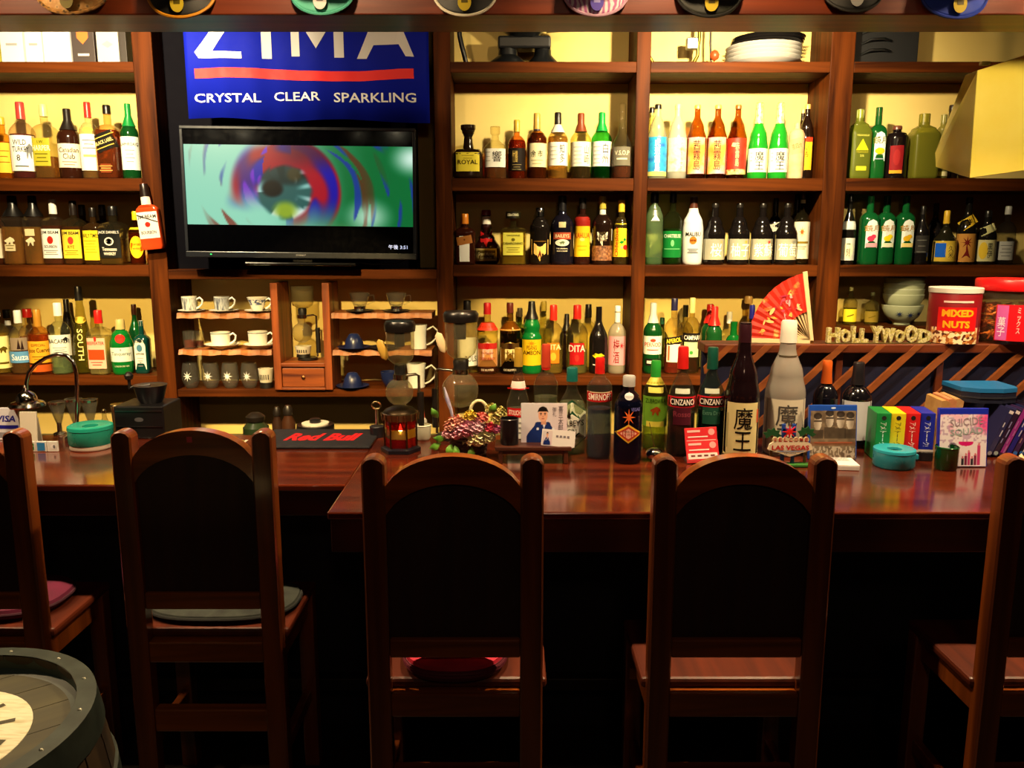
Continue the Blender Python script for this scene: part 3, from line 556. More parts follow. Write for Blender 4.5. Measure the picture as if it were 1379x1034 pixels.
B('shochu_bottle', 'brown shochu bottle with red label and a band of flowers', 992.5, 26, 142, 'A', SHO, '#9a5210', ('#6a3408', .5), ('#8a5a20', .95, 1.15), [(NOISE(['#b81c10', '#d0321a', '#a01410'], 14, .5), .13, .55, .95, [('赤\n霧\n島', .33, .32, .20, '#e8c890'), ('@diamond', .46, .07, .3, '#e8c890', -.35, 30)]), (NOISE(['#c83018', '#e8c070', '#e8e0b0'], 60, .5), .06, .13, .95)])
for k, u in enumerate((1021, 1049)):
    B('shochu_bottle', ['green shochu bottle with gold foil neck and white label, beside the red label', 'green shochu bottle with gold foil neck and white label, beside the clay bottle'][k], u, 26, 139, 'A', [(0, 1), (.40, 1), (.56, .86), (.76, .42), (1, .34)], '#3ab83a', None, ('#c8b048', .73, 1.06, NOISE(['#b8902c', '#e8dc98', '#f4f0d8'], 60, .35, metal=.4)), [('#eef0e0', .09, .40, .96, [('魔\n王', .24, .24, .46, '#1c1a14', .12), *bars('#a8b0a0', 3, .34, .05, .1, -.65)])], solid='#1c8a22', group='green shochu with gold foil necks')
B('shochu_jar', 'pale clay shochu bottle with a slanted paper label and dark stopper', 1072, 22, 166, 'A', JUG, '#d8b888', None, ('#2a2016', .94, 1.0), [('#cfa878', .45, .72, .8, [('吉四六', .585, .10, .6, '#a8703c', 0, 12)], 'bar', .2)], solid=NOISE(['#c8a070', '#dcbc90'], 20, .7))
B('shochu_bottle', 'dark bottle with pale cap behind the yellow shochu label', 1092, 18, 147, 'A', SHO, BRN, None, ('#c8b070', .94, 1.1), solid='#1c0f08', back=.125)
B('shochu_bottle', 'dark brown shochu bottle with yellow label with a red top edge', 1107, 24, 141, 'A', SHO, BRN, None, ('#c8b060', .94, 1.2), [('#e8b828', .13, .56, .72, [('い\nも', .38, .16, .18, '#4a2a10', .1), ('@bar', .53, .06, .72, '#c83a20')])], solid='#180c07')
# ---- third bay, middle shelf
B('liqueur_bottle', 'clear green square bottle with drips of white and black cap', 880.5, 23, 259, 'B', VOD, '#a8c890', ('#3a9a4a', .10), ('#121010', .86, 1.2), [(None, 0, 0, 0, [('@tri', .66, .10, .5, '#e8ece4')])], e=3, haze=.25)
B('liqueur_bottle', 'herbal liqueur bottle with deep green label and black cap', 905.5, 27, 259, 'B', STD, '#a8b870', ('#2a7a2a', .5), ('#131110', .86, 1.15), [('#127a30', .10, .47, .96, [('CHARTREUSE', .40, .05, .85, '#e8f0d8'), ('@circle', .30, .09, .18, '#7ac880'), ('@bar', .22, .01, .8, '#7ac880')])])
B('liqueur_bottle', 'opaque white coconut rum bottle with brown cap and a sunset emblem', 933, 28, 265, 'B', MALI, '#ffffff', None, ('#4a2416', .83, 1.05), [(None, 0, 0, 0, [('MALIBU', .45, .06, .7, '#2a241c'), ('@circle', .36, .11, .34, '#c87a2a'), ('@bar', .355, .03, .28, '#7a3a14'), *bars('#888', 3, .23, .025, .5)])], solid='#ecebe4')
for u, ch, wd, ac in ((962, '桜', 'one blossom character', '#d8b070'), (995, '柚子', 'citrus characters and a yellow fruit', '#d8a828'), (1026, '紫蘇', 'characters and a red leaf', '#b02a20'), (1059, '葡萄', 'grape characters beside the tall cream label', '#8a8a80')):
    B('liqueur_bottle', 'black bottle with grey label, ' + wd + ' in white', u, 29, 274, 'B', [(0, 1), (.5, 1), (.66, .7), (.78, .32), (1, .30)], BRN, None, ('#1c1712', .93, 1.1), [('#a8a48e', .08, .42, .96, [(ch, .24, .22, .5 if len(ch) == 1 else .85, '#f4f4ee', .15), ('@star', .37, .08, .2, ac, .62)])], solid='#120e0d', group='black bottles with grey fruit labels')
for k, (u, vt, wd) in enumerate(((1043, 267, 'the red leaf label'), (1076, 260, 'the grape label'))):
    B('wine_bottle', 'tall dark bottle standing behind ' + wd, u, 19, vt, 'B', WINE, BRN, None, ('#14110f', .78, 1.15), [('#b8b8a8', .50, .62, .8, [], 'bar', .3)] if not k else [('#b0a83a', .56, .60, .9)], solid='#151112', back=.125)
B('whisky_bottle', 'bottle with tall cream label and a gold crest at the shelf end', 1092, 24, 259, 'B', STD, '#b0a070', ('#4a2a14', .6), ('#5a4a30', .92, 1.1), [('#e0dac0', .08, .60, .97, [('@star', .46, .16, .42, '#c8a02c'), ('@circle', .46, .06, .16, '#b04a20'), ('@bar', .31, .03, .8, '#8a7020'), *bars('#a09878', 2, .25, .03)]), ('#d8d0a0', .86, .91, 1.1)])
# ---- third bay, lower shelf
B('liqueur_bottle', 'dark green pastis bottle with silver neck and red and white label', 879, 25, 408, 'C', STD, GREEN, None, ('#b8b8b0', .72, 1.1), [('#dcd8cc', .28, .54, .95, [('PERNOD', .42, .06, .85, '#b8281c'), ('@circle', .48, .05, .3, '#c83a2a'), ('@bar', .345, .012, .6, '#b8281c')]), ('#14110e', .12, .22, .75, [('@bar', .17, .04, .6, '#c8c8b8')])], solid='#0a3a16')
B('liqueur_bottle', 'small green-capped bottle behind the pastis', 891, 18, 428, 'C', STD, '#8a9a50', None, ('#14402a', .88, 1.2), back=.125)
B('aperitif_bottle', 'orange-red aperitif bottle with navy cap and slanted black band', 907, 25, 402, 'C', STD, '#e8d8a0', ('#b8281c', .44), ('#1c1a3a', .84, 1.15), [('#e0d8c8', .16, .40, .7, [('@bar', .28, .2, .1, '#c85a30', -.5)]), ('#171210', .40, .50, .95, [('APEROL', .45, .06, .8, '#e8cc3a', 0, 10)], 'bar', .18)])
B('liqueur_bottle', 'dark-capped bottle behind the bitter aperitif', 922, 22, 411, 'C', STD, '#c8c080', None, ('#4a4830', .82, 1.1), back=.125)
B('aperitif_bottle', 'dark red bitter bottle with black band and pale green label', 931, 26, 401, 'C', STD, '#e0d08a', ('#4a0c0c', .42), ('#cfc47a', .80, 1.1), [('#b8cc9a', .22, .42, .8, [('@circle', .28, .05, .2, '#3a8a34')]), ('#17120f', .42, .54, .96, [('CAMPARI', .48, .06, .85, '#f0ece0')])])
for k, (u, vt, bk) in enumerate(((955, 410, .10), (961, 413, .03))):
    B('liqueur_bottle', ['red-capped green bottle standing second row near the panel', 'red-capped dark green bottle standing front row near the panel'][k], u, 22, vt, 'C', STD, '#5a9a4a', None, ('#c8201c', .72, 1.4), [('#efe6e0', .78, .86, .42, [('@bar', .82, .02, .3, '#c8201c')])], solid='#164a20', back=bk)
B('vodka_bottle', 'clear bottle with a white pump cap behind the squat green flask', 981, 22, 420, 'C', STD, '#f0ecc4', None, ('#e8e6de', .80, 1.1), back=.125)
B('liqueur_bottle', 'squat green flask with a wide black label', 987, 30, 433, 'C', [(0, 1), (.36, 1), (.62, .7), (.74, .34), (.86, .30), (1, .34)], GREEN, None, None, [('#0e0d0c', .30, .46, 1.15, [('CARDINAL', .40, .04, .7, '#c8c8a0'), ('@circle', .40, .05, .12, '#8aa050', -.6)])], solid='#0c5a20', d=.6)
B('whisky_bottle', 'bottle with a wooden stopper behind the red fan', 1006, 24, 399, 'C', STD, '#c8b070', ('#8a5a20', .5), ('#b08a50', .90, 1.5), back=.125)
B('liqueur_bottle', 'blue-capped bottle beside the edge of the red fan', 1011, 20, 411, 'C', STD, '#8a90a0', None, ('#1a1a6a', .80, 1.2), back=.04)
# ---- right bay, upper shelf
B('liqueur_bottle', 'square yellow-green bottle with a yellow triangle and white cap', 1156, 27, 148, 'A', VOD, '#a8b440', ('#7a8a20', .6), ('#e4e2da', .88, 1.0), [(None, 0, 0, 0, [('TRIANGLE', .62, .025, .6, '#d8d860'), ('@tri', .49, .16, .6, '#ece420'), ('TRIANGLE', .385, .03, .6, '#b8b030'), ('25', .33, .03, .2, '#d8d860'), ('@bar', .15, .06, .5, '#d8d830')])], e=7, haze=.45)
B('liqueur_bottle', 'pale green square bottle behind the yellow triangle bottle', 1147, 22, 210, 'A', VOD, '#b8c050', None, ('#c8c8a0', .9, 1.0), e=6, haze=.4, back=.125)
B('shochu_bottle', 'green shochu bottle with white arched label and a lemon, upper shelf', 1181, 24, 145, 'A', SLIM, '#3a8a3a', ('#14501c', .6), ('#a87a34', .88, 1.0), [('#e4ecec', .25, .66, .68, [('鏡月', .54, .10, .85, '#6a6a1c'), ('@circle', .39, .09, .6, '#e8c020'), ('@bar', .33, .02, .4, '#2a5a20'), *bars('#9ab', 1, .28, .03)], 'arch')], solid='#10501f', e=3)
B('liqueur_bottle', 'squat black bottle with a dark red label and gold foot band', 1206, 31, 170, 'A', JUG, BRN, None, ('#6a3a2a', .93, 1.2), [('#8a1a20', .10, .62, .56, [('@circle', .40, .3, .3, '#a02a2c'), ('@bar', .13, .06, .54, '#d8a030')])], solid='#140d0e')
B('liqueur_bottle', 'large square frosted olive bottle with gold cap', 1242, 35, 154, 'A', VOD, '#a8a83a', ('#8a8a28', .7), ('#c8b450', .87, 1.0), e=7, haze=.5)
B('liqueur_bottle', 'silver-capped pale bottle half hidden by the cream hood', 1268, 22, 155, 'A', VOD, '#b8b460', None, ('#d8d4b8', .88, 1.0), [('#d8d0a0', .05, .12, .9)], haze=.4)
B('wine_bottle', 'tall dark bottle half hidden by the cream hood', 1279, 27, 142, 'A', WINE, BRN, None, ('#2a1c10', .92, 1.1), solid='#1a1009', back=.07)
# ---- right bay, middle shelf
B('shochu_bottle', 'slim dark bottle with white neck band and oval label by the upright', 1143, 18, 262, 'B', LONG, BRN, None, ('#14110f', .9), [('#d8d8cc', .06, .38, .95, [('@circle', .21, .24, .7, '#efe8c0'), ('一\n刻', .21, .18, .28, '#2a2418')]), ('#d4d4c8', .50, .62, .95)], solid='#14120f')
for u, c1, c2, wd in ((1170, '#d83a5a', '#d8a0a8', 'pink cherries'), (1192, '#e8d01c', '#e0e0c0', 'yellow lemons'), (1218, '#e0b020', '#e8d080', 'gold plums')):
    B('shochu_bottle', 'dark green shochu bottle with white arched label showing ' + wd, u, 23, 264, 'B', SLIM, GREEN, ('#0a3a18', .6), ('#1c2a20', .88, 1.0), [('#dfe6e0', .24, .66, .70, [('鏡月', .53, .09, .85, '#a8782c'), ('@circle', .38, .08, .42, c1, -.12), ('@circle', .41, .06, .3, c1, .18), ('@bar', .285, .06, .66, c2)], 'arch')], solid='#0c4a22', e=3, group='green shochu with fruit labels')
B('shochu_bottle', 'squared green bottle behind the pink cherry label', 1160, 22, 300, 'B', SQ, '#3aa05a', None, ('#2a7a4a', .9), back=.125, e=5)
B('wine_bottle', 'plain dark bottle beside the gold plum label', 1241, 20, 278, 'B', LONG, BRN, None, ('#141110', .86), [('#2c2a28', .2, .5, .9, bars('#6a6a64', 3, .42, .1))], solid='#121011')
B('wine_bottle', 'plain dark bottle behind the blue and gold label', 1258, 20, 274, 'B', LONG, BRN, None, ('#141110', .86), solid='#121011', back=.125)
B('awamori_bottle', 'gold-capped bottle with a blue and gold island label', 1273, 30, 284, 'B', [(0, 1), (.42, 1), (.62, .5), (.72, .24), (1, .22)], '#5a5a30', None, ('#c8a028', .76, 1.2), [('#c8a83a', .06, .44, .98, [('@bar', .27, .26, .40, '#1c5ac8', -.42), ('@circle', .24, .26, .45, '#d8b848', .35), ('久\n米', .24, .24, .2, '#2a2010', .4)])], solid='#1c1a10')
B('shochu_bottle', 'dark bottle with a maroon figure on orange label and slanted yellow tag', 1302, 26, 266, 'B', LONG, BRN, None, ('#120f0e', .9), [('#b8823c', .04, .46, .95, [('@star', .33, .2, .6, '#6a1c18'), ('@tri', .18, .22, .7, '#6a1c18')]), ('#c8a428', .56, .70, .85, [('限定', .63, .06, .4, '#4a3a10', 0, 35)], 'bar', .6)], solid='#12100e')
B('shochu_bottle', 'dark bottle with cream and grey label and slanted pale tag', 1328, 26, 284, 'B', LONG, BRN, None, ('#14110f', .88), [('#c8c290', .06, .46, .97, [('@circle', .26, .32, .4, '#d8b838', -.3), ('黒\n伊', .26, .28, .26, '#2a2a24', .3)]), ('#b8b480', .58, .72, .8, [], 'bar', .45)], solid='#141210')
B('vodka_bottle', 'clear bottle with silver cap and pale grey label at the dark end', 1355, 23, 278, 'B', STD, '#b8b8b4', None, ('#b0b0ac', .86, 1.2), [('#a8a8a4', .08, .40, .95, bars('#666', 4, .33, .06))])
# ---- right bay, small shelf
for k, (u, vt) in enumerate(((1145, 387), (1174, 394))):
    B('oil_bottle', ['small oil bottle with yellow label and silver stopper', 'small oil bottle with brown and yellow label'][k], u, 18, vt, 'E', STD, '#d8d090', ('#a89a20', .45), ('#a8a89c', .9, 1.0), [(['#d8c82a', '#8a7428'][k], .08, .42, .95, [('@bar', .25, .03, .5, '#6a5a10', 0, 20)])])
from mathutils.geometry import tessellate_polygon
# ================================================================ BOTTLES ON THE COUNTER
def ck(v): return (YZ(v, ZK), ZK)
B('vodka_bottle', 'clear vodka bottle with gold cap and red band, tucked behind the portrait card', 698, 32, 469, ck(603), [(0, 1), (.42, 1), (.62, .62), (.78, .34), (1, .32)], '#e6e8d8', ('#c8ccb8', .4), ('#a8862c', .82, 1.05), [('#e6e6e0', .12, .42, .9, [('@bar', .38, .09, .9, '#c01c1c'), ('STOLICHNAYA', .38, .05, .8, '#f4ece0'), *bars('#888', 3, .28, .05)]), ('#e8ddd4', .60, .68, .95, [('@bar', .605, .012, .9, '#c01c1c')])])
B('vodka_bottle', 'clear bottle with red and gold neck standing over the portrait card', 735, 33, 464, ck(602), STD, '#e2e4d0', ('#b8bca0', .5), ('#b03a24', .78, 1.2), [('#c89a3a', .93, .99, .5)], rim=('#d81c18', .76, .90))
B('gin_bottle', 'clear gin bottle with teal cap and six-sided green-edged label', 770, 40, 495, ck(608), [(0, 1), (.50, 1), (.78, .34), (1, .32)], '#e4ead4', ('#c8d0b0', .6), ('#12605a', .84, 1.15), [('#0f4a30', .05, .64, .98, [], 'hex'), ('#e8e8e0', .075, .615, .92, [('@tri', .50, .12, .12, '#2a2018', -.2), ("GILBEY'S", .38, .07, .8, '#2a2620'), ('GIN', .28, .06, .3, '#2a2620'), *bars('#999', 2, .2, .05, .4)], 'hex')])
B('vodka_bottle', 'vodka bottle with long red cap and red band across its shoulder', 807, 34, 482, ck(615), [(0, 1), (.70, 1), (.79, .55), (.84, .34), (1, .32)], '#eef0e8', ('#5a6a88', .5), ('#d01c18', .845, 1.15), [('#b81c1a', .58, .68, .97, [('SMIRNOFF', .63, .065, .88, '#f0e6d8'), ('@bar', .675, .008, .97, '#e8d8b0')])])
B('vodka_bottle', 'dark blue vodka bottle with silver cap, orange star and diamond emblem', 846, 38, 506, ck(621), VOD, '#6a74b0', ('#1a1c4a', .72), ('#b8b8b6', .88, 1.1), [('#e8b83a', .25, .47, .95, [('@diamond', .36, .17, .80, '#b83a24'), ('@diamond', .36, .12, .62, '#e8b0a0'), ('FABULOUS', .385, .025, .4, '#5a1410'), ('LAS VEGAS', .35, .03, .42, '#a01c18')], 'diamond'), (None, 0, 0, 0, [('@star', .55, .20, .46, '#e87030'), ('VEGAS', .64, .04, .3, '#7a7ad0', .45)]), ('#c8ccd0', .74, .82, .32, [], 'circle')])
B('vodka_bottle', 'pale green vodka bottle with bright green cap and a bison on its label', 882, 33, 486, ck(604), [(0, 1), (.62, 1), (.74, .7), (.80, .38), (1, .36)], '#c8d890', ('#a8c060', .55), ('#2a9a34', .80, 1.1), [('#6a9a2c', .28, .62, .97, [('ZUBROWKA', .57, .05, .8, '#2a4a10'), ('@beast', .46, .10, .42, '#8a3a14'), ('@bar', .31, .06, .7, '#d8cc50')]), ('#d8d060', .66, .72, .6, [])], rim=('#d8c84a', .74, .82))
for k, (u, vt, cpc, lc) in enumerate(((918, 467, '#d01f1c', '#4a1424'), (957.5, 468, '#0f4a3c', '#1c4a3a'))):
    B('vermouth_bottle', ['dark red vermouth bottle with red cap and red-bordered black band', 'clear green vermouth bottle with dark green cap and red-bordered black band'][k], u, 38, vt, ck(611 - 2*k), LONG, ['#d8dccc', '#a8c4a8'][k], [('#2a0c14', .40), ('#2a4a38', .42)][k], (cpc, .80, 1.2), [('#b81c28', .46, .56, .98, [('@bar', .51, .075, .92, '#1a1612'), ('CINZANO', .51, .055, .82, '#f2ece4')]), (lc, .30, .46, .6, [('Rosso' if not k else 'Extra Dry', .40, .05, .6, '#8a3a4a' if not k else '#5a8a74')]), ('#b8c0b0', .585, .63, .5)])
MAO = [(0, 1), (.46, 1), (.60, .82), (.80, .40), (.86, .36), (1, .34)]
mk = [('魔\n王', .235, .32, .52, '#14100c', .05), ('@bar', .22, .26, .05, '#b0a878', -.82), ('@bar', .33, .1, .05, '#c85a3a', .85)]
B('shochu_bottle', 'tall dark brown shochu bottle with cream label and bold black characters', 1000, 51, 435, ck(612), MAO, BRN, None, ('#2c0f18', .86, 1.05), [('#d8cc94', .03, .43, .98, mk)], solid='#14090c')
B('shochu_bottle', 'tall shochu bottle wrapped in cloudy plastic behind the welcome sign', 1058, 53, 432, ck(609), MAO, '#c8c4bc', None, ('#e0ddd2', .84, 1.15), [('#cfc8b4', .03, .43, .96, [('魔\n王', .235, .32, .52, '#4a4642', .05)]), ('#3a3020', .735, .748, .98)], haze=.62)
B('wine_bottle', 'dark wine bottle with orange foil neck behind the brown film case', 1111, 32, 486, ck(600), WINE, BRN, None, ('#c2571c', .74, 1.2), solid='#0e0d14')
B('wine_bottle', 'dark wine bottle with black foil neck and white label', 1153, 38, 488, ck(600), WINE, BRN, None, ('#17151a', .74, 1.2), [('#b8bcc4', .10, .56, .97)], solid='#0d0c10')

# ================================================================ TOP SHELF
for u0, u1, c, lb, ex in ((-4, 8, '#a8a030', 'olive yellow carton at the photo edge on the top shelf', []), (9, 40, '#e6e4dc', 'white carton with grey script on the top shelf', [('@bar', 60, '#999')]), (42, 65, '#e2e0da', 'narrow white carton with grey script on the top shelf', [('@bar', 60, '#999')]), (66, 103, '#dcdde0', 'plain pale blue-white carton on the top shelf', []), (104, 135, '#3a302e', 'dark grey carton with an orange bottle pictured on it', [('@shield', 52, '#d86a2a'), ('@bar', 74, '#c8c0b8')]), (137, 167, '#b8b4ae', 'light grey carton with a thin dark script', [('@diamond', 60, '#999')]), (168, 177, '#241a16', 'dark carton squeezed against the upright', [])):
    Y = 3.92; x0, x1 = X(u0, 65, Y), X(u1, 65, Y)
    r = thing('gift_carton', lb, 'box', ((x0 + x1)/2, Y, ZT), 0, 'cartons on the top shelf')
    wd = (x1 - x0)*.97; obj('carton', box_me(wd, .10, .30, .002), M(c, .5), r); obj('lid', box_me(wd*1.005, .102, .03, .001, (0, 0, .272)), M(c, .45), r)
    for tx, v, col in ex:
        z = Z(v, Y - .05) - ZT
        me = shape_me(tx[1:], 0, z + (.02 if tx == '@shield' else 0), wd*.5, {'@shield': .09, '@bar': .010}.get(tx, .03), lambda x, zz: -.0515) if tx[0] == '@' else text_me(tx, 0, z, wd*.7, .022, lambda x, zz: -.0515)
        obj('lettering' if tx[0] != '@' else 'emblem', me, M(col, .5), r)
# white plates with dark plates on them
uc = 1028; Yp = 3.93; rp = 50*S(70, Yp)
for k in range(5):
    obj_ = obj('plate', lathe_me([(rp*.55, 0), (rp*.6, .004), (rp*.97, .014), (rp, .017), (rp*.97, .018), (rp*.6, .008), (.001, .007)], 32), M('#e8e6e0', .25), None, (X(uc, 70, Yp), Yp, ZT + .0008 + .0168*k))
    tag(obj_, ['white plate at the bottom of the stack on the top shelf', 'white plate second from the bottom of the stack', 'white plate in the middle of the stack', 'white plate fourth up in the stack', 'topmost white plate under the dark plates'][k], 'plate', 'stacked plates on the top shelf')
for k in range(3):
    obj_ = obj('dark_plate', lathe_me([(rp*.5, 0), (rp*.9, .006), (rp*.96, .012), (rp*.9, .013), (.001, .006)], 28), M('#1c1a1a', .2), None, (X(uc + 4, 60, Yp) + .004*k, Yp, ZT + .087 + .0125*k))
    tag(obj_, ['lowest dark plate lying on the white plates', 'middle dark plate on the white plates', 'topmost dark plate under the beam'][k], 'plate', 'dark plates on the top shelf')
# black cast grinder, hose, brass rack, corkscrew
Yg = 3.93; xg = X(706, 70, Yg)
g = thing('hand_grinder', 'black cast metal grinder on the top shelf', 'grinder', (xg, Yg, ZT))
blk = M('#0f1114', .35); sg = S(70, Yg)
obj('foot', lathe_me([(.09, 0), (.085, .02), (.045, .05), (.04, .09)], 20, off=(-.075, 0, 0)), blk, g); obj('foot', lathe_me([(.075, 0), (.07, .02), (.04, .05), (.035, .09)], 20, off=(.085, 0, 0)), blk, g)
obj('body', box_me(.24, .09, .055, .01, (0, 0, .075)), blk, g); obj('hopper', lathe_me([(.06, .125), (.10, .17), (.15, .20), (.15, .21)], 24), blk, g)
obj('crank', tube_me([(.1, 0, .16), (.16, 0, .165), (.20, -.02, .16)], .012), METAL('#a89a5a', .4), g)
hs = thing('rubber_hose', 'black rubber hose dropping behind the centre upright', 'hose', (0, 0, 0))
obj('hose', tube_me([(X(616, 42, 3.9), 3.9, ZT + .32), (X(619, 50, 3.9), 3.9, Z(48, 3.9)), (X(622, 62, 3.9), 3.9, Z(62, 3.9)), (X(628, 80, 3.9), 3.9, ZT + .012), (X(640, 80, 3.9), 3.96, ZT + .012)], .011), blk, hs)
br = METAL('#8a7a34', .35); xb = X(907, 70, 3.93)
g = thing('brass_stand', 'brass flatbed stand with upright bent arms on the top shelf', 'stand', (xb, 3.93, ZT))
obj('plate', box_me(.19, .09, .018, .003), br, g); obj('name_strip', box_me(.10, .002, .012, 0, (0, -.046, .003)), M('#4a4018', .5), g)
for sx in (-1, 1): obj('arm', tube_me([(sx*.09, 0, .015), (sx*.11, 0, .05), (sx*.11, 0, .09), (sx*.115, 0, .12), (sx*.115, 0, .26)], .008), br, g)
obj('clamp_block', box_me(.05, .04, .05, .004, (.08, -.01, .075)), METAL('#a8a8a0', .35), g)
obj('crossbar', tube_me([(-.115, 0, .25), (.115, 0, .25)], .008), br, g)
g = thing('lever', 'thin iron crank with a red-brown wooden knob', 'crank', (X(958, 70, 3.9), 3.9, ZT))
obj('rod', tube_me([(0, 0, .0), (0, 0, .02), (-.006, 0, .10), (-.006, 0, .27)], .005), M('#2a2012', .5), g); obj('knob', lathe_me([(.002, 0), (.018, .012), (.022, .028), (.014, .044), (.004, .05)], 14, off=(.012, -.012, .018)), M('#a8441c', .4), g)
g = thing('wire_hook_rack', 'black rack of curved metal hooks in the dark top shelf corner', 'rack', (X(1190, 70, 3.92), 3.92, ZT))
obj('back_plate', box_me(.30, .03, .28, .004), M('#101216', .5), g)
for k in range(4): obj('hook', tube_me([(-.11, -.02, .05 + .045*k), (-.08, -.05, .065 + .045*k), (-.02, -.05, .068 + .045*k), (.02, -.03, .062 + .045*k)], .004, 6), METAL('#707478', .3), g)

# ================================================================ BANNER AND TELEVISION
Yb = 3.74
def bann(x, z): return Yb + .006*math.sin(x*17) + .0025*math.sin(x*47 + 1) + (.02*max(0, x - X(535, 100, Yb))/.1)
x0, x1 = X(250, 100, Yb), X(577, 100, Yb); zb0, zb1 = Z(160, Yb), Z(160, Yb) + .66
nx = 60
vs = [(x0 + (x1 - x0)*i/nx, bann(x0 + (x1 - x0)*i/nx, z), z - .012*(i/nx) + .006*math.sin(i*.2)) for z in (zb0, (zb0 + zb1)/2, zb1) for i in range(nx + 1)]
ban = thing('hanging_banner', 'blue fabric banner with white lettering and a red stripe above the television', 'banner', (0, 0, 0))
me = me_from(vs, [(j*(nx + 1) + i, j*(nx + 1) + i + 1, (j + 1)*(nx + 1) + i + 1, (j + 1)*(nx + 1) + i) for j in range(2) for i in range(nx)], True)
cl = obj('cloth', me, M('#0818a0', .7, 0, .12), ban)
sm = cl.modifiers.new('thick', 'SOLIDIFY'); sm.thickness = .002; sm.offset = 1
wht = M('#d4d4d8', .6)
def fine(me, n=2):
    bm = bmesh.new(); bm.from_mesh(me); bmesh.ops.subdivide_edges(bm, edges=bm.edges[:], cuts=n, use_grid_fill=False); bmesh.ops.triangulate(bm, faces=bm.faces[:]); bm.to_mesh(me); bm.free(); return me
bs = lambda x, z: bann(x, z) - .004
def bbx(u0, u1, v0, v1): xa, xb_ = X(u0, (v0 + v1)/2, Yb), X(u1, (v0 + v1)/2, Yb); za, zb_ = Z(v1, Yb), Z(v0, Yb); return (xa + xb_)/2, (za + zb_)/2, xb_ - xa, zb_ - za
def poly_on(pts, surf):
    tri = tessellate_polygon([[Vector((x, z, 0)) for x, z in pts]]); me = me_from([(x, 0, z) for x, z in pts], [tuple(t) for t in tri]); return bend(me, surf, .015)
PXB = lambda L: [(X(u, 60, Yb), Z(v, Yb)) for u, v in L]
for nm, L in (('Z', [(261, 70), (266, 78), (325, 79), (325, 70), (285, 69), (328, 12), (328, 0), (262, 0), (262, 10), (308, 10)]), ('I', [(352, 79), (365, 79), (365, 0), (352, 0)]), ('M', [(392, 76), (403, 76), (403, 26), (426, 66), (450, 26), (450, 78), (463, 78), (463, 0), (450, 0), (426, 44), (404, 0), (392, 0)])):
    obj('letter', poly_on(PXB(L), bs), wht, cl)
obj('letter', poly_on(PXB([(480, 79), (493, 79), (503, 61), (537, 60), (546, 76), (557, 76), (527, 0), (514, 0)]), bs), wht, cl)
cx, cz, ww, hh = bbx(262, 557, 93, 108)
n = 40; vs = []
for i in range(n + 1):
    x = cx + ww*(i/n - .5); dz = .008*math.sin(i*.16 + .6)
    for s_ in (-.5, .5): vs.append((x, bann(x, 0) - .0035, cz + hh*s_*.9 + dz))
obj('red_stripe', me_from(vs, [(2*i, 2*i + 2, 2*i + 3, 2*i + 1) for i in range(n)], True), M('#e01018', .65), cl)
for t_, u0, u1, v0, v1 in (('CRYSTAL', 262, 352, 126, 138), ('CLEAR', 369, 432, 124, 136), ('SPARKLING', 450, 560, 125, 138)):
    cx, cz, ww, hh = bbx(u0, u1, v0, v1); obj('lettering', text_me(t_, cx, cz, ww, hh, bs, .012), M('#d4d8e0', .45), cl)

Yt = 3.72
tx0, tx1 = X(245, 260, Yt), X(559, 260, Yt); tz0, tz1 = Z(348, Yt), Z(171, Yt)
tv = thing('television', 'black flat screen television showing a swirling colourful picture', 'television', ((tx0 + tx1)/2, Yt, ZB), 0, None, (0, math.radians(.7), 0))
tw, th = tx1 - tx0, tz1 - tz0; tb = tz0 - ZB
obj('housing', box_me(tw, .05, th, .006, (0, .03, tb)), M('#0d0d10', .35), tv)
bz = .014
for nm, a in (('bezel', (tw, .012, bz*1.9, .003, (0, 0, tb))), ('bezel', (tw, .012, bz, .003, (0, 0, tb + th - bz))), ('bezel', (bz, .012, th - bz*2.9, .003, (-(tw - bz)/2, 0, tb + bz*1.9))), ('bezel', (bz, .012, th - bz*2.9, .003, ((tw - bz)/2, 0, tb + bz*1.9)))):
    obj(nm, box_me(*a), M('#22242a', .3), tv)
obj('brand_lettering', text_me('SHARP', 0, tb + .014, .045, .007, lambda x, z: -.0068), M('#8a8a90', .4), tv)
obj('power_light', box_me(.006, .002, .003, 0, (-tw*.39, -.0065, tb + .012)), M('#30ff60', .4, 0, .5, 0, 4.0), tv)
obj('neck', box_me(.09, .05, tb + .02, .004, (0, .04, .012)), M('#0c0c0e', .3), tv); obj('foot', box_me(.50, .16, .014, .006, (0, .05, 0)), M('#0c0c0e', .15), tv)
obj('cable', tube_me([(.1, .09, tb + .02), (.2, .09, .02), (.3, .07, .008), (.42, .08, .012), (.46, .09, tb*.9)], .004, 6), M('#101012', .5), tv)
rng = np.random.RandomState(5)
def vnoise(s, t, fx, fy, seed):
    r = np.random.RandomState(seed).rand(24, 24)
    x, y = s*fx % 23, t*fy % 23; i, j = np.floor(x).astype(int), np.floor(y).astype(int); fxx, fyy = x - i, y - j
    fxx, fyy = fxx*fxx*(3 - 2*fxx), fyy*fyy*(3 - 2*fyy)
    a, b, c, d = r[j, i], r[j, (i + 1) % 24], r[(j + 1) % 24, i], r[(j + 1) % 24, (i + 1) % 24]
    return (a*(1 - fxx) + b*fxx)*(1 - fyy) + (c*(1 - fxx) + d*fxx)*fyy
def mixc(a, b, m): return [x*(1 - m) + y*m for x, y in zip(a, b)]
sst = lambda a, b, x: (lambda q: q*q*(3 - 2*q))(np.clip((x - a)/(b - a), 0, 1))
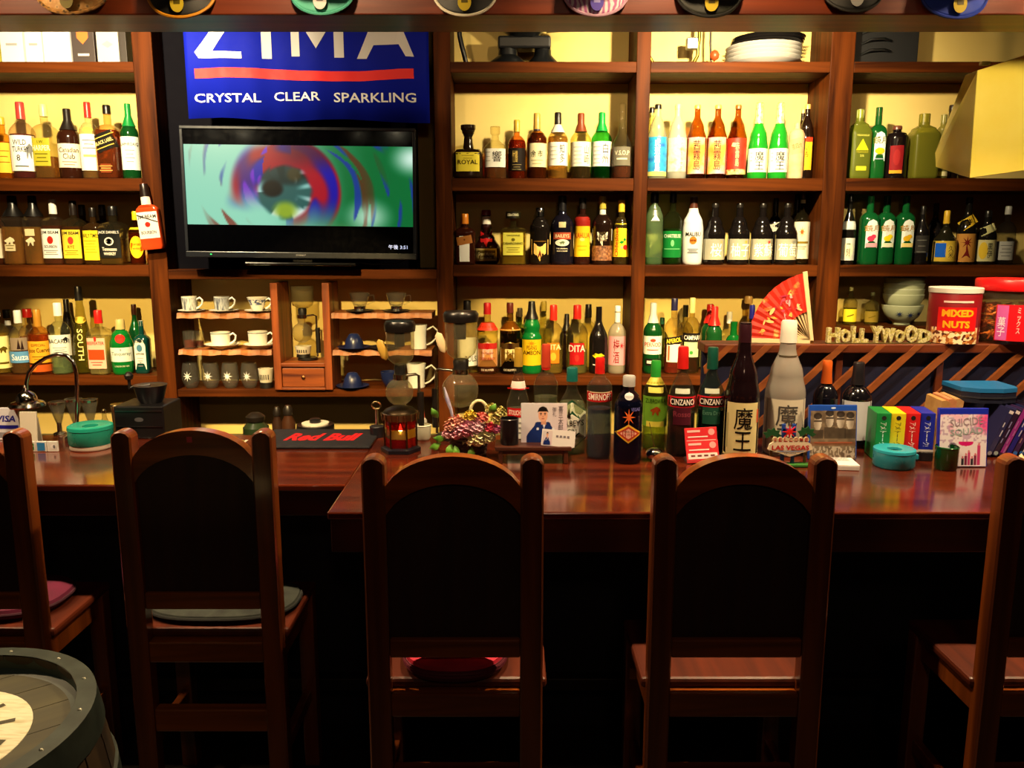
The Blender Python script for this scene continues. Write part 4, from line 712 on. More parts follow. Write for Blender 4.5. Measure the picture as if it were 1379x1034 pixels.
def picture(s, t):
    dx, dy = (s - .435)*2.75, t - .42; rr = np.sqrt(dx*dx + dy*dy); an = np.arctan2(dy, dx)
    sw = vnoise((an/6.2832 + .5 + rr*.35) % 1, rr, 9, 5, 3); sw2 = vnoise((an/6.2832 + .5 + rr*.5) % 1, rr, 22, 9, 8)
    base = mixc([.58, .86, .74], [.05, .42, .20], sst(.35, .85, s + .1*sw))
    base = mixc(base, [.85, .97, .90], sst(.25, .0, np.hypot((s - 1.0)*2, (t - .85)*.9)))
    base = mixc(base, [.80, .95, .85], .8*sst(.30, .02, np.hypot((s - .80)*2.2, (t - .12))))
    streak = sst(.62, .72, sw2)*sst(.55, .75, rr)*(s > .02)
    base = mixc(base, [.12, .18, .62], .8*streak*sst(.4, .6, sw)); base = mixc(base, [.5, .08, .05], .7*streak*sst(.55, .4, sw)*sst(1.4, .8, rr))
    ring = sst(.72, .60, rr + .25*(sw - .5))*sst(.24, .32, rr + .1*(sw2 - .5)); up = sst(-.35, .15, dy + .25*(sw - .5) + .25*(dx > 0))
    c = mixc([.10, .05, .62], [.66, .04, .14], sst(.38, .6, sw + .25*(dx > .1))); c = mixc(c, [.45, .10, .75], sst(.6, .75, sw2)*(dx < -.2)); c = mixc(c, [.35, .04, .16], sst(.2, .5, dy)*sst(-.2, .2, dx)*.8)
    base = mixc(base, c, ring*up)
    eye = sst(.37, .30, rr + .05*(sw2 - .5)); fl = vnoise(s, t, 21, 9, 11); ir = vnoise((an/6.2832 + .5) % 1, rr, 22, 3, 17)
    ec = mixc([.16, .36, .34], [.62, .86, .82], sst(.35, .8, ir)*sst(.12, .30, rr)); ec = mixc(ec, [.88, .95, .92], sst(.2, .33, rr)*sst(.1, -.2, dy)*sst(.35, .6, ir)); ec = mixc(ec, [.05, .13, .13], .85*sst(.02, .2, dy + .12*(fl - .5))); ec = mixc(ec, [.35, .25, .10], .6*sst(.12, .05, np.hypot(dx - .12, dy - .22))); ec = mixc(ec, [.85, .93, .90], .8*sst(.62, .75, fl)*sst(.1, .25, dx)); ec = mixc(ec, [.02, .03, .04], sst(.13, .07, np.hypot((dx + .15)*.8, dy - .04))); ec = mixc(ec, [.60, .70, .15], .9*sst(.16, .05, np.hypot(dx*.8, dy + .23)))
    return mixc(base, ec, eye)
pz0, pz1 = Z(304, Yt), Z(196, Yt)
pm = paint_me(tw - 2*bz, pz1 - pz0, 180, 66, picture)
scr = obj('screen', box_me(tw - 2*bz, .004, th - bz*2.9, 0, (0, .004, tb + bz*1.9)), M('#030305', .12), tv)
obj('picture', pm, PAINTED(.95), scr, (0, .0015, pz0 - ZB))
obj('clock_lettering', text_me('午後 3:51', tw*.42, tb + .055, .085, .02, lambda x, z: .001), M('#c8d4ff', .5, 0, .5, 0, 1.0), scr)
# bottle-shaped bourbon sign clipped on the upright
ROWS['S'] = (YF - .025, Z(336, YF - .025))
bb = B('bottle_ornament', 'small orange bourbon bottle ornament hung on the upright beside the television', 204, 29, 247, 'S', [(0, 1), (.60, 1), (.68, .45), (1, .34)], '#e8601c', None, ('#1c100c', .80, 1.1), [('#ece6dc', .17, .57, .94, [('JIM BEAM', .49, .07, .85, '#222'), ('@circle', .38, .08, .25, '#b02a1c'), ('BOURBON', .26, .05, .7, '#222'), ('@bar', .47, .015, 1.0, '#1a1410', 0, -22)]), ('#e8ddd0', .68, .80, .95)], e=6, d=.45, solid='#c8421a', cat='ornament')
bb.rotation_euler = (0, math.radians(-5), 0)
obj('hanger', box_me(.02, .02, .05, .002, (0, .008, .20)), M('#1c120c', .5), bb)

# ================================================================ CUP SHELVES
Yc = 3.86
live = WOOD('#5a2410', '#c07838', .5, 0, .9)
def live_shelf(u0, u1, v, lab):
    r = thing('live_edge_shelf', lab, 'shelf', (X((u0 + u1)/2, v, YF + .02), YF + .02, Z(v, YF + .02)))
    wd = (u1 - u0)*S(v, YF); n = 24; vs, fs = [], []
    for i in range(n + 1):
        x = wd*(i/n - .5); wv = .004*math.sin(i*1.3) + .003*math.sin(i*.5 + u0)
        vs += [(x, wv - .008, -.025 + wv*.4), (x, wv*1.2, 0), (x, .18, 0), (x, .18, -.025)]
    for i in range(n):
        a, b = 4*i, 4*i + 4
        fs += [(a, b, b + 1, a + 1), (a + 1, b + 1, b + 2, a + 2), (a + 2, b + 2, b + 3, a + 3), (a + 3, b + 3, b, a)]
    fs += [(0, 1, 2, 3), (4*n + 3, 4*n + 2, 4*n + 1, 4*n)]
    obj('plank', me_from(vs, fs), live, r); return r['label'] and (YF + .02, Z(v, YF + .02))
L1 = live_shelf(238, 364, 421.5, 'short live-edge shelf holding two patterned cups and a creamer')
L2 = live_shelf(240, 366, 471, 'short live-edge shelf holding two white cups')
R1 = live_shelf(444, 582, 421.5, 'short live-edge shelf holding two glass cups with chrome holders')
R2 = live_shelf(445, 582, 471.5, 'short live-edge shelf holding blue cup and tall white mug')
def cup(nm, lab, u, zt, wpx, hpx, body, mat, handle=1, saucer=None, inv=False, bands=(), cat='cup', Y=Yc, hm=None):
    v = VZ(zt, Y); s = S(v, Y); R = wpx*s/2; H = hpx*s
    zz = zt
    if saucer:
        sr = saucer[0]*s/2
        so = thing('saucer', saucer[2], 'saucer', (X(u + 2, v, Y), Y, zt)); obj('dish', lathe_me([(sr*.5, 0), (sr*.55, .004), (sr, saucer[3] if len(saucer) > 3 else .012), (sr*1.01, (saucer[3] if len(saucer) > 3 else .012) + .002), (sr*.55, .007), (.001, .006)], 28), saucer[1], so); obj('foot_ring', lathe_me([(sr*.42, 0), (sr*.45, .003)], 24), saucer[1], so)
        zz = zt + (.0075 if len(saucer) < 4 or saucer[3] < .015 else .012)
    r = thing(nm, lab, cat, (X(u, v, Y), Y, zz))
    pts = [(q*R, t*H) for q, t in body]; inn = [(max(.001, q*R - .004), max(t*H, .005)) for q, t in reversed(body)] + [(.001, .005)]
    if inv: pts = [(a, H - b) for a, b in reversed(pts)]; inn = []
    obj('body', lathe_me(pts + inn, 24), mat, r)
    if handle:
        hx = handle*R*.92; hh = H
        obj('handle', tube_me([(hx, 0, hh*.78), (hx + handle*hh*.26, 0, hh*.92), (hx + handle*hh*.45, 0, hh*.74), (hx + handle*hh*.40, 0, hh*.46), (hx + handle*hh*.2, 0, hh*.26), (hx*.98, 0, hh*.16)], .0045, 8), hm or mat, r)
    for t0, t1, bm_ in bands:
        def rad(t):
            for (qa, ta), (qb, tb_) in zip(body, body[1:]):
                if ta <= t <= tb_: return (qa + (qb - qa)*(t - ta)/(tb_ - ta + 1e-9))*R
            return body[-1][0]*R
        obj('band', lathe_me([(rad(t0) + .0006, t0*H), (rad((t0+t1)/2) + .0006, (t0+t1)/2*H), (rad(t1) + .0006, t1*H)], 24, cap=False), bm_, r)
    return r
CYL = [(.82, 0), (.9, .05), (.92, .1), (.95, .6), (1, 1)]
WC = M('#e8e4d6', .25)
pat = NOISE(['#2a3040', '#8a8f96', '#d8d8d0', '#3a4050'], 60, .35, stretch=(1, 1, .25))
cup('coffee_cup', 'straight grey patterned coffee cup at the end of the upper cup shelf', 256, L1[1], 20, 19, CYL, WC, 1, (34, WC, 'white saucer under the first grey patterned cup', .010), bands=[(.06, .92, pat)])
cup('coffee_cup', 'straight grey patterned coffee cup beside the floral creamer', 299.5, L1[1], 20, 19, CYL, WC, 1, (38, WC, 'white saucer under the grey patterned cup near the creamer', .010), bands=[(.06, .92, pat)])
cup('creamer', 'white creamer jug with blue flowers on a saucer', 347, L1[1], 24, 18, [(.5, 0), (.6, .08), (.78, .4), (.9, .7), (1.12, 1)], WC, 1, (38, WC, 'white saucer under the blue-flowered creamer', .010), bands=[(.45, .85, NOISE(['#e8e4d6', '#e8e4d6', '#2a3a7a', '#4a6a3a'], 70, .3))])
gb = M('#3a4048', .3)
cup('coffee_cup', 'white cup with a grey rim line beside the amber shot glasses', 298, L2[1], 26, 19, CYL, WC, 1, (46, WC, 'deep white saucer under the cup beside the amber glasses', .022), bands=[(.90, .95, gb)])
cup('coffee_cup', 'white cup with a grey rim line beside the wooden siphon box', 348, L2[1], 26, 20, CYL, WC, 1, (42, WC, 'deep white saucer under the cup beside the siphon box', .022), bands=[(.90, .95, gb)])
GL = GLASS('#f8f8f2', 1, .03)
def tumbler(nm, lab, u, zt, w_, h_, Y, prof, mat=None, liq=None, em=None, grp=None):
    v = VZ(zt, Y); s = S(v, Y); R = w_*s/2; H = h_*s
    r = thing(nm, lab, 'glass', (X(u, v, Y), Y, zt), 0, grp)
    obj('bowl', lathe_me([(q*R, t*H) for q, t in prof] + [(max(.001, q*R - .002), max(t*H, .006)) for q, t in reversed(prof)] + [(.001, .006)], 24, cap=False), mat or GL, r)
    obj('base', lathe_me([(prof[0][0]*R, .0005), (prof[0][0]*R*.98, .006)], 24), mat or GL, r)
    if liq: obj('drink', lathe_me([(prof[0][0]*R*.9, .006), (prof[0][0]*R*.92, liq[1]*H)], 18), GLASS(liq[0], 1, .4), r)
    if em: obj('crest', shape_me(em[0], 0, H*.5, R*1.05, H*.42, lambda x, z: -math.sqrt(max(0, (R*1.0)**2 - x*x)) - .0008), M(em[1], .5), r)
    return r
tumbler('shot_glass', 'small shot glass with amber drink on the cup shelf', 256, L2[1], 17, 24, Yc, [(.9, 0), (.92, .1), (1, 1)], None, ('#b8561c', .5))
tumbler('shot_glass', 'second small shot glass with amber drink, set further back', 268, L2[1], 15, 22, Yc + .05, [(.9, 0), (.92, .1), (1, 1)], None, ('#a04a18', .4))
for k, u in enumerate((258, 285, 311, 337)):
    tumbler('stemless_glass', ['crested stemless glass at the upright end of the bottom cup shelf', 'crested stemless glass, second from the upright', 'crested stemless glass, third from the upright', 'crested stemless glass beside the burner jar'][k], u, ZD, 24, 34, Yc, [(.55, 0), (.7, .06), (.95, .3), (1, .45), (.9, .8), (.78, 1)], None, None, ('star', '#d8d8d0'), 'crested stemless glasses')
def burner(lab, u, zt, w_, h_, Y):
    v = VZ(zt, Y); s = S(v, Y); R = w_*s/2; H = h_*s
    r = thing('siphon_burner', lab, 'burner', (X(u, v, Y), Y, zt))
    obj('base', lathe_me([(R*.85, 0), (R*.8, H*.3)], 20), M('#15120f', .4), r); cp = obj('cup', lathe_me([(R*.8, H*.3), (R*.95, H*.8), (R, H), (R*.8, H), (R*.7, H*.5)], 24), M('#cfc8b0', .4), r)
    for k in range(5): obj('vent_slot', box_me(R*.12, .002, H*.26, 0, ((k - 2)*R*.26, -math.sqrt(max(0, (R*.93)**2 - ((k - 2)*R*.26)**2)) - .0004, H*.46)), M('#2a2418', .6), cp)
burner('white slotted burner jar on the bottom cup shelf', 359, ZD, 20, 26, Yc)
# wooden box with drawer that holds a coffee siphon
bx0, bx1 = X(367, 450, YF), X(446, 450, YF); bz0, bz1 = ZD, Z(381, YF); bw = bx1 - bx0; bh = bz1 - bz0
bxw = WOOD('#4a1c0c', '#a0501f', .45, 2, .9); bxh = WOOD('#4a1c0c', '#a8561f', .45, 0, .9)
box = thing('siphon_box', 'burnt-edge wooden display box with a drawer, holding a coffee siphon', 'box', ((bx0 + bx1)/2, YF - .01, bz0))
for sx in (-1, 1): obj('side_board', box_me(.035, .20, bh, .004, (sx*(bw/2 - .0175), .10, 0)), bxw, box)
obj('bottom_board', box_me(bw - .07, .20, .012, .002, (0, .10, 0)), bxh, box)
fz = Z(494, YF) - bz0; obj('shelf_board', box_me(bw - .07, .20, .018, .002, (0, .10, fz)), bxh, box)
dr = obj('drawer', box_me(bw - .076, .18, fz - .02, .003, (0, .095, .014)), bxh, box); obj('knob', lathe_me([(.006, 0), (.009, .006), (.002, .01)], 12), METAL('#8a5a34', .4), dr, (0, .0045, fz*.55), (math.pi/2, 0, 0))
def siphon(lab, u, vb, Y, zb, bulb_v, bulb_r, up_u, up_v0, up_v1, up_w, lid=True, handle='#d8b050', arm=1, stand='#17120f'):
    """Coffee siphon: lower bulb, neck clamp, upper glass, stand with arm; pixel rows give the heights at depth Y."""
    x = X(u, bulb_v, Y); s = S(bulb_v, Y); zc = lambda v: Z(v, Y) - zb
    r = thing('coffee_siphon', lab, 'coffee siphon', (x, Y, zb))
    g = GLASS('#ece4b8', 1, .11); Rb = bulb_r*s; cz = zc(bulb_v)
    pr = [(Rb*math.sin(a), cz - Rb*math.cos(a)) for a in [math.pi*i/14 for i in range(1, 13)]] + [(Rb*.36, cz + Rb*1.02), (Rb*.34, zc(up_v1) - .012)]
    obj('lower_bulb', lathe_me([(.001, cz - Rb)] + pr, 28, cap=False), g, r)
    R2 = up_w*s/2; z0, z1 = zc(up_v1), zc(up_v0); hh = z1 - z0
    ox = X(up_u, up_v0, Y) - x
    obj('upper_glass', lathe_me([(.012, z0 - .02), (.012, z0), (R2*.5, z0 + hh*.04), (R2*.86, z0 + hh*.16), (R2*.98, z0 + hh*.3), (R2, z0 + hh*.9), (R2, z1)], 28, cap=False, off=(ox*.8, 0, 0)), g, r)
    obj('gasket', lathe_me([(Rb*.40, z0 - .028), (Rb*.44, z0 - .004), (Rb*.36, z0 + .004)], 18, off=(ox*.5, 0, 0)), M('#14110f', .5), r)
    obj('clamp', lathe_me([(Rb*.46, z0 - .045), (Rb*.47, z0 - .028)], 18, off=(ox*.3, 0, 0)), METAL('#b8b0a0', .2), r)
    if lid:
        l = obj('lid', lathe_me([(R2*1.07, z1 - .012), (R2*1.1, z1), (R2*1.1, z1 + .012), (R2*.98, z1 + .02), (.001, z1 + .021)], 28, off=(ox*.8, 0, 0)), M('#13100f', .3), r)
        obj('filter_tube', lathe_me([(R2*.36, z0 + hh*.5), (R2*.36, z1 - .012)], 16, off=(ox*.8 - R2*.05, 0, 0)), M('#17161c', .3), r)
    ax = arm*Rb*1.35
    obj('stand_rod', tube_me([(ax, .02, .012), (ax, .02, z0 - .036), (ax*.85, .01, z0 - .03), (0, 0, z0 - .036)], .0045, 8), METAL('#a89c88', .25), r)
    obj('stand_handle', tube_me([(ax*1.06, .025, .03), (ax*1.06, .025, z0*.62)], .011, 10), M(stand, .4), r)
    obj('stand_base', lathe_me([(Rb*1.0, 0), (Rb*1.0, .008), (Rb*.9, .012)], 24, off=(ax*.3, .01, 0)), M('#17130f', .35), r)
    if handle:
        t = obj('paddle', lathe_me([(.001, -.034), (.012, -.024), (.014, 0), (.011, .026), (.001, .034)], 14, dr=.35), M(handle, .5), r, (ox*.8 - R2*1.22, -.01, z0 + hh*.42), (0, math.radians(-18), 0))
    return r
siphon('coffee siphon standing inside the wooden display box', 407, 489, YF + .09, bz0 + fz + .0205, 448, 13.5, 407, 385, 416, 30, False, None, 1)
burner('white slotted burner under the siphon in the wooden box', 409, bz0 + fz + .034, 22, 15, YF + .09)
# right-hand cups
blu = M('#18224a', .3)
for k, u in enumerate((485, 534)):
    so = thing('saucer', ['dark saucer under the glass cup nearer the siphon box', 'dark saucer under the glass cup nearer the upright'][k], 'saucer', (X(u, 421, Yc), Yc, R1[1])); obj('dish', lathe_me([(.03, 0), (.065, .008), (.066, .010), (.03, .005), (.001, .005)], 24), M('#2a2622', .3), so)
    r = thing('glass_cup', ['glass coffee cup in a chrome holder nearer the siphon box', 'glass coffee cup in a chrome holder nearer the upright'][k], 'cup', (X(u, 421, Yc), Yc, R1[1] + .0062))
    obj('bowl', lathe_me([(.024, .018), (.032, .03), (.042, .06), (.05, .085), (.048, .085), (.03, .032), (.001, .02)], 24, cap=False), GL, r); obj('holder', lathe_me([(.026, 0), (.027, .02), (.022, .022)], 20), METAL('#d8d4cc', .12), r)
    obj('handle', tube_me([(.04, 0, .07), (.066, 0, .075), (.07, 0, .045), (.035, 0, .03)], .004, 6), GL, r)
BOWL = [(.35, 0), (.5, .05), (.85, .45), (.95, .75), (1, 1)]
for k, (u, zt, wd) in enumerate(((477, R2[1], 'the middle shelf'), (475, ZD, 'the bottom shelf'))):
    so = thing('saucer', 'dark blue saucer under the upturned cup on ' + wd, 'saucer', (X(u, VZ(zt, Yc), Yc), Yc, zt)); obj('dish', lathe_me([(.035, 0), (.078, .010), (.079, .013), (.035, .006), (.001, .006)], 28), blu, so)
    cup('blue_cup', 'dark blue cup upturned on its saucer on ' + wd, u, zt + .0065, 26, 19, BOWL, blu, 0, None, True)
so = thing('saucer', 'dark blue saucer behind the lidded siphon, middle shelf', 'saucer', (X(518, 471, Yc), Yc, R2[1])); obj('dish', lathe_me([(.035, 0), (.075, .010), (.076, .013), (.035, .006), (.001, .006)], 28), M('#17181f', .3), so)
cup('blue_cup', 'dark blue cup partly hidden behind the lidded siphon on the bottom shelf', 526, ZD, 26, 22, BOWL, blu, 0)
MUG = [(.80, 0), (.88, .03), (.86, .4), (.9, .7), (1, 1)]
WM = M('#dcdacb', .3)
cup('mug', 'tall white mug on the middle live-edge shelf', 564, R2[1], 24, 33, MUG, WM, 1, cat='mug'); cup('mug', 'tall white mug on the bottom shelf behind the siphons', 561, ZD, 26, 33, MUG, WM, 1, cat='mug')

# ================================================================ COUNTER, LEFT PART
def pos(u, v, z=None): z = ZK if z is None else z; Y = YZ(v, z); return (X(u, v, Y), Y, z)
# gooseneck lamp
p = pos(104, 593); Yl = p[1]
la = thing('gooseneck_lamp', 'chrome gooseneck lamp with a small flared bell shade', 'lamp', p)
ch = METAL('#cfc8b8', .12)
lx = lambda u, v: (X(u, v, Yl) - p[0], 0, Z(v, Yl) - ZK)
obj('base', lathe_me([(.034, 0), (.033, .012), (.012, .02), (.01, .03)], 24), ch, la)
obj('neck', tube_me([(0, 0, .02), lx(104, 540), lx(103, 505), lx(99, 488), lx(90, 479), lx(78, 477), lx(62, 482), lx(48, 491), lx(39, 502), lx(36, 515), lx(36, 526)], .006, 10), ch, la)
q = lx(37, 548); s = S(540, Yl)
sh = obj('shade', lathe_me([(22*s, 0), (22.5*s, 2*s), (20*s, 6*s), (13*s, 8*s), (13*s, 12*s), (10*s, 18*s), (4*s, 22*s), (3*s, 26*s)], 32), ch, la, q)
obj('finial', lathe_me([(.001, 0), (3*s, 2*s), (3.4*s, 4*s), (1.5*s, 6*s)], 16, off=(0, 0, 24*s)), ch, sh)
# card sign, receipt stand, card stickers, ashtray
def card_sign():
    p = pos(12, 592); s = S(570, p[1]); r = thing('card_sign', 'white card payment sign with blue lettering at the counter edge', 'sign', p, 0)
    w_, h_ = 34*s, 44*s; pl = obj('panel', box_me(w_, .006, h_, .0015), M('#d8dae4', .4), r)
    obj('foot', box_me(w_*.9, .04, .004, .001, (0, .015, 0)), M('#d8dae4', .4), r)
    f = lambda x, z: -.0036
    obj('lettering', text_me('VISA', 0, h_*.66, w_*.8, h_*.2, f, .03, 0, .25), M('#1a1c8a', .4), pl); obj('stripe', shape_me('bar', 0, h_*.40, w_*.9, h_*.11, f), M('#1c2090', .4), pl); obj('lower_print', shape_me('bar', 0, h_*.12, w_*.9, h_*.22, f), M('#8a8a94', .4), pl)
card_sign()
p = pos(40, 604); s = S(570, p[1])
r = thing('menu_stand', 'small white leaning card holder under the lamp shade', 'card holder', p)
obj('card', box_me(23*s, .005, 50*s, .001), M('#cfc9b8', .4), r, None, (math.radians(-6), 0, 0)); obj('fold', box_me(23*s, .004, 40*s, .001, (0, .03, 0)), M('#bdb7a6', .4), r, None, (math.radians(10), 0, 0))
for k, (u, c1, lb) in enumerate(((42, '#e8e4e0', 'small card logo plate with red, blue and green stripes'), (57, '#2a7ab8', 'small card logo plate in blue'), (72, '#b8b8b4', 'small pale grey card logo plate'))):
    p = pos(u, 608); s = S(590, p[1]); r = thing('logo_plate', lb, 'sign', p); w_ = 14*s
    pl = obj('plate', box_me(w_, .008, 14*s, .001), M('#dcdcd8', .4), r)
    f = lambda x, z: -.0046
    if k == 0:
        for q_, cc in enumerate(('#1a4a9a', '#c02a20', '#2a8a3a')): obj('stripe', shape_me('bar', (q_ - 1)*w_*.28, 7*s, w_*.24, 9*s, f), M(cc, .4), pl)
        obj('lettering', text_me('JCB', 0, 7*s, w_*.8, 3.5*s, f, .02), M('#f0f0f0', .4), pl)
    elif k == 1: obj('square', shape_me('bar', 0, 7*s, w_*.75, 11*s, f), M('#2a7ab8', .4), pl)
    else: obj('disc', shape_me('circle', w_*.1, 7*s, w_*.5, 7*s, f), M('#e8e8e8', .4), pl); obj('disc', shape_me('circle', w_*.2, 7*s, w_*.22, 5*s, lambda x, z: -.005), M('#6a6a70', .4), pl)
def ashtray(lab, u, v, wpx, hpx, c, basec=None, tab=False):
    p = pos(u, v); s = S(v, p[1]); R = wpx*s/2; H = hpx*s
    p = (p[0], p[1] + R*.9, p[2]); r = thing('ashtray', lab, 'ashtray', p); z0 = .012 if basec else 0
    if basec: obj('base', lathe_me([(R*.93, 0), (R*.97, .004), (R*.95, .014)], 32), M(basec, .4), r)
    obj('bowl', lathe_me([(R*.93, z0), (R, z0 + .006), (R*1.0, H*.8)], 36), M(c, .28), r)
    ld = obj('lid', lathe_me([(R*1.0, H*.8), (R*1.02, H*.82), (R*1.0, H*.95), (R*.9, H), (R*.36, H*.93), (R*.34, H*.80)], 36, cap=False), M(c, .25), r); obj('well', lathe_me([(R*.36, H*.78), (R*.36, H*.80)], 24), M('#14100e', .6), r)
    if tab: obj('tab', box_me(R*.25, R*.3, H*.3, .003, (R*1.08, 0, H*.35)), M(c, .3), r)
ashtray('turquoise round lidded ashtray with a white base beside the card logo plates', 111, 609, 57, 33, '#1f9a86', '#d8d4c4')
ashtray('sky blue round lidded ashtray in front of the coloured box spines', 1214, 634, 54, 26, '#2a9ab0', None, True)
# jiggers and other barware behind the counter edge
for k, (u, vt, lb, inv) in enumerate(((81, 540, 'metal-rimmed conical measuring glass beside the lamp', 0), (103, 536, 'metal-rimmed conical measuring glass, middle of three', 0), (124, 537, 'tall conical glass beside the clear dome', 0))):
    p = pos(u, 584.5); s = S(565, p[1]); h_ = (584.5 - vt)*s; R = 11*s
    r = thing('measuring_glass', lb, 'glass', p); obj('cone', lathe_me([(R*.25, h_*.3), (R*.5, h_*.5), (R, h_*.97), (R*.94, h_*.97), (R*.2, h_*.32)], 20, cap=False), GLASS('#d8d8c8', 1, .12), r); obj('rim', lathe_me([(R*1.02, h_*.94), (R*1.03, h_), (R*.9, h_), (R*.93, h_*.95)], 20, cap=False), METAL('#c8c4b4', .2), r)
    obj('stem', lathe_me([(R*.75, 0), (R*.7, h_*.04), (R*.28, h_*.08), (R*.26, h_*.34)], 18), METAL('#a8a494', .25) if k < 2 else GLASS('#d8d8c8', 1, .12), r)
p = pos(143, 588); s = S(570, p[1])
r = thing('glass_funnel', 'small clear conical flask between the glasses and the mill', 'flask', p); obj('cone', lathe_me([(12*s, 0), (12*s, 3*s), (3*s, 26*s), (2.5*s, 34*s)], 20), GLASS('#d8d4b0', 1, .08), r); obj('stopper', lathe_me([(2.6*s, 33*s), (3*s, 36*s), (1*s, 38*s)], 12), METAL('#c8c090', .2), r)
p = pos(163, 586); s = S(565, p[1])
r = thing('metal_tumbler', 'ribbed shiny metal tumbler beside the black box', 'tumbler', p); obj('body', lathe_me([(8*s, 0), (10*s, 42*s), (9.4*s, 42*s), (7*s, 3*s)], 24), METAL('#d8cc9a', .25), r); obj('rim', lathe_me([(10*s, 41*s), (10.6*s, 42*s), (10*s, 43*s)], 24), METAL('#e8dcb0', .2), r)
p = pos(195, 588); s = S(575, p[1])
r = thing('coffee_machine', 'black box machine with a bowl-shaped hopper behind the arched chair', 'machine', (p[0], p[1] + .04, p[2]))
obj('body', box_me(66*s, .14, 44*s, .004), M('#0d0c0f', .35), r); obj('trim_line', box_me(62*s, .003, 1.2*s, 0, (0, -.071, 37*s)), METAL('#6a6a70', .3), r); obj('trim_line', box_me(62*s, .003, 1.2*s, 0, (0, -.071, 16*s)), METAL('#6a6a70', .3), r); obj('badge', shape_me('circle', 0, 26*s, 12*s, 6*s, lambda x, z: -.0706), M('#4a4a50', .4), r)
obj('hopper', lathe_me([(14*s, 44*s), (17*s, 50*s), (21*s, 66*s), (22*s, 68*s), (18*s, 67*s)], 28, off=(5*s, 0, 0)), M('#14141a', .3), r); obj('crank_knob', lathe_me([(2*s, 62*s), (2*s, 74*s), (5*s, 76*s), (6*s, 81*s), (3*s, 85*s), (.001, 86*s)], 14, off=(-23*s, 0, 0)), M('#17110f', .4), r); obj('crank_arm', tube_me([(-23*s, 0, 64*s), (-10*s, 0, 66*s), (5*s, 0, 68*s)], 1.6*s, 6), M('#17110f', .4), r)
# bar mat
pm_ = [(340, 605), (498, 605), (514, 581), (352, 581)]
pp = [pos(u, v) for u, v in pm_]
mt = thing('bar_mat', 'black rubber bar mat with red lettering on the counter', 'mat', pp[0]); yf, yb = pp[0][1], pp[3][1]
mw = pp[1][0] - pp[0][0]; obj('rubber', box_me(mw, yb - yf, .008, .003, (mw/2, (yb - yf)/2, 0)), M('#14141a', .55), mt)
tl = text_me('Red Bull', 0, 0, mw*.62, (yb - yf)*.42, None, .045, 0, .15)
for v in tl.vertices: v.co = Vector((v.co.x + mw*.53, (yb - yf)*.52 + v.co.z, .0086))
obj('lettering', tl, M('#c81018', .45), mt)
# small things on the low worktop behind the mat
def wpos(u, Y=3.5): return (X(u, 580, Y), Y, ZWT)
for u, vt, w_, c, lb in ((345, 556, 34, '#22301c', 'dark green jar on the back worktop behind the arched chair'), (374, 548, 14, '#2c1a10', 'slim dark pepper mill on the back worktop'), (389, 546, 18, '#3a2010', 'brown wooden mill on the back worktop')):
    p = wpos(u); h_ = Z(vt, 3.5) - ZWT; R = w_*S(570, 3.5)/2; r = thing('spice_jar', lb, 'jar', p); obj('jar', lathe_me([(R*.95, 0), (R, .01), (R, h_*.72), (R*.6, h_*.82), (R*.6, h_*.84)], 20), M(c, .3), r); obj('lid', lathe_me([(R*.7, h_*.84), (R*.75, h_*.93), (R*.4, h_)], 18), M('#17110c', .4), r)
p = wpos(425, 3.5); R = 25*S(570, 3.5); h_ = Z(571, 3.5) - ZWT
r = thing('round_canister', 'round black canister with a white ring lid on the back worktop', 'canister', p); obj('drum', lathe_me([(R*.97, 0), (R, .01), (R, h_ - .01), (R*.97, h_)], 32), M('#0e0d10', .3), r); obj('white_ring', lathe_me([(R*.72, h_), (R*.72, h_ + .006), (R*.4, h_ + .007)], 32), M('#d8d4c8', .4), r); obj('knob', lathe_me([(R*.3, h_ + .006), (R*.3, h_ + .022), (R*.22, h_ + .026)], 24), M('#121114', .3), r)
r = thing('snack_packet', 'colourful snack packet lying beside the chair back', 'packet', (pos(312, 597)[0], pos(312, 597)[1], ZK)); obj('pouch', lathe_me([(.035, 0), (.04, .006), (.02, .014), (.001, .016)], 16, dr=.6), NOISE(['#d8601c', '#e8c020', '#2a8a5a', '#d8d0a0'], 30, .4, sharp=True), r); obj('seal', box_me(.008, .05, .002, 0, (.04, 0, .003)), M('#e0d8c0', .4), r)
# lidded siphons, lantern, flowers
p = pos(538, 592); siphon('smaller black-lidded coffee siphon behind the lantern', 538, 0, p[1], ZK, 528, 18.8, 539, 441, 492, 38, True, '#c8a040', 1)
p = pos(620, 590); siphon('taller black-lidded coffee siphon behind the flower basket', 620, 0, p[1], ZK, 525, 24.5, 621, 428, 485, 43, True, '#e8cfa0', -1)
p = pos(537, 612); s = S(580, p[1]); hl = 62*s; R = 22*s
ln = thing('glass_lantern', 'small hexagonal metal lantern with red and amber glass panes', 'lantern', (p[0], p[1] + R, ZK))
obj('base', lathe_me([(R*1.25, 0), (R*1.25, .010), (R*1.05, .014)], 6), M('#12141c', .3), ln)
brs = METAL('#5a4a34', .35)
for k in range(6):
    a = math.pi/3*k; obj('bar', tube_me([(R*math.cos(a), R*math.sin(a), .012), (R*math.cos(a), R*math.sin(a), hl*.86)], .0028, 6), brs, ln)
cols = ['#c02018', '#d8a838', '#a81c20', '#8a7a5a', '#c83020', '#d0b060']
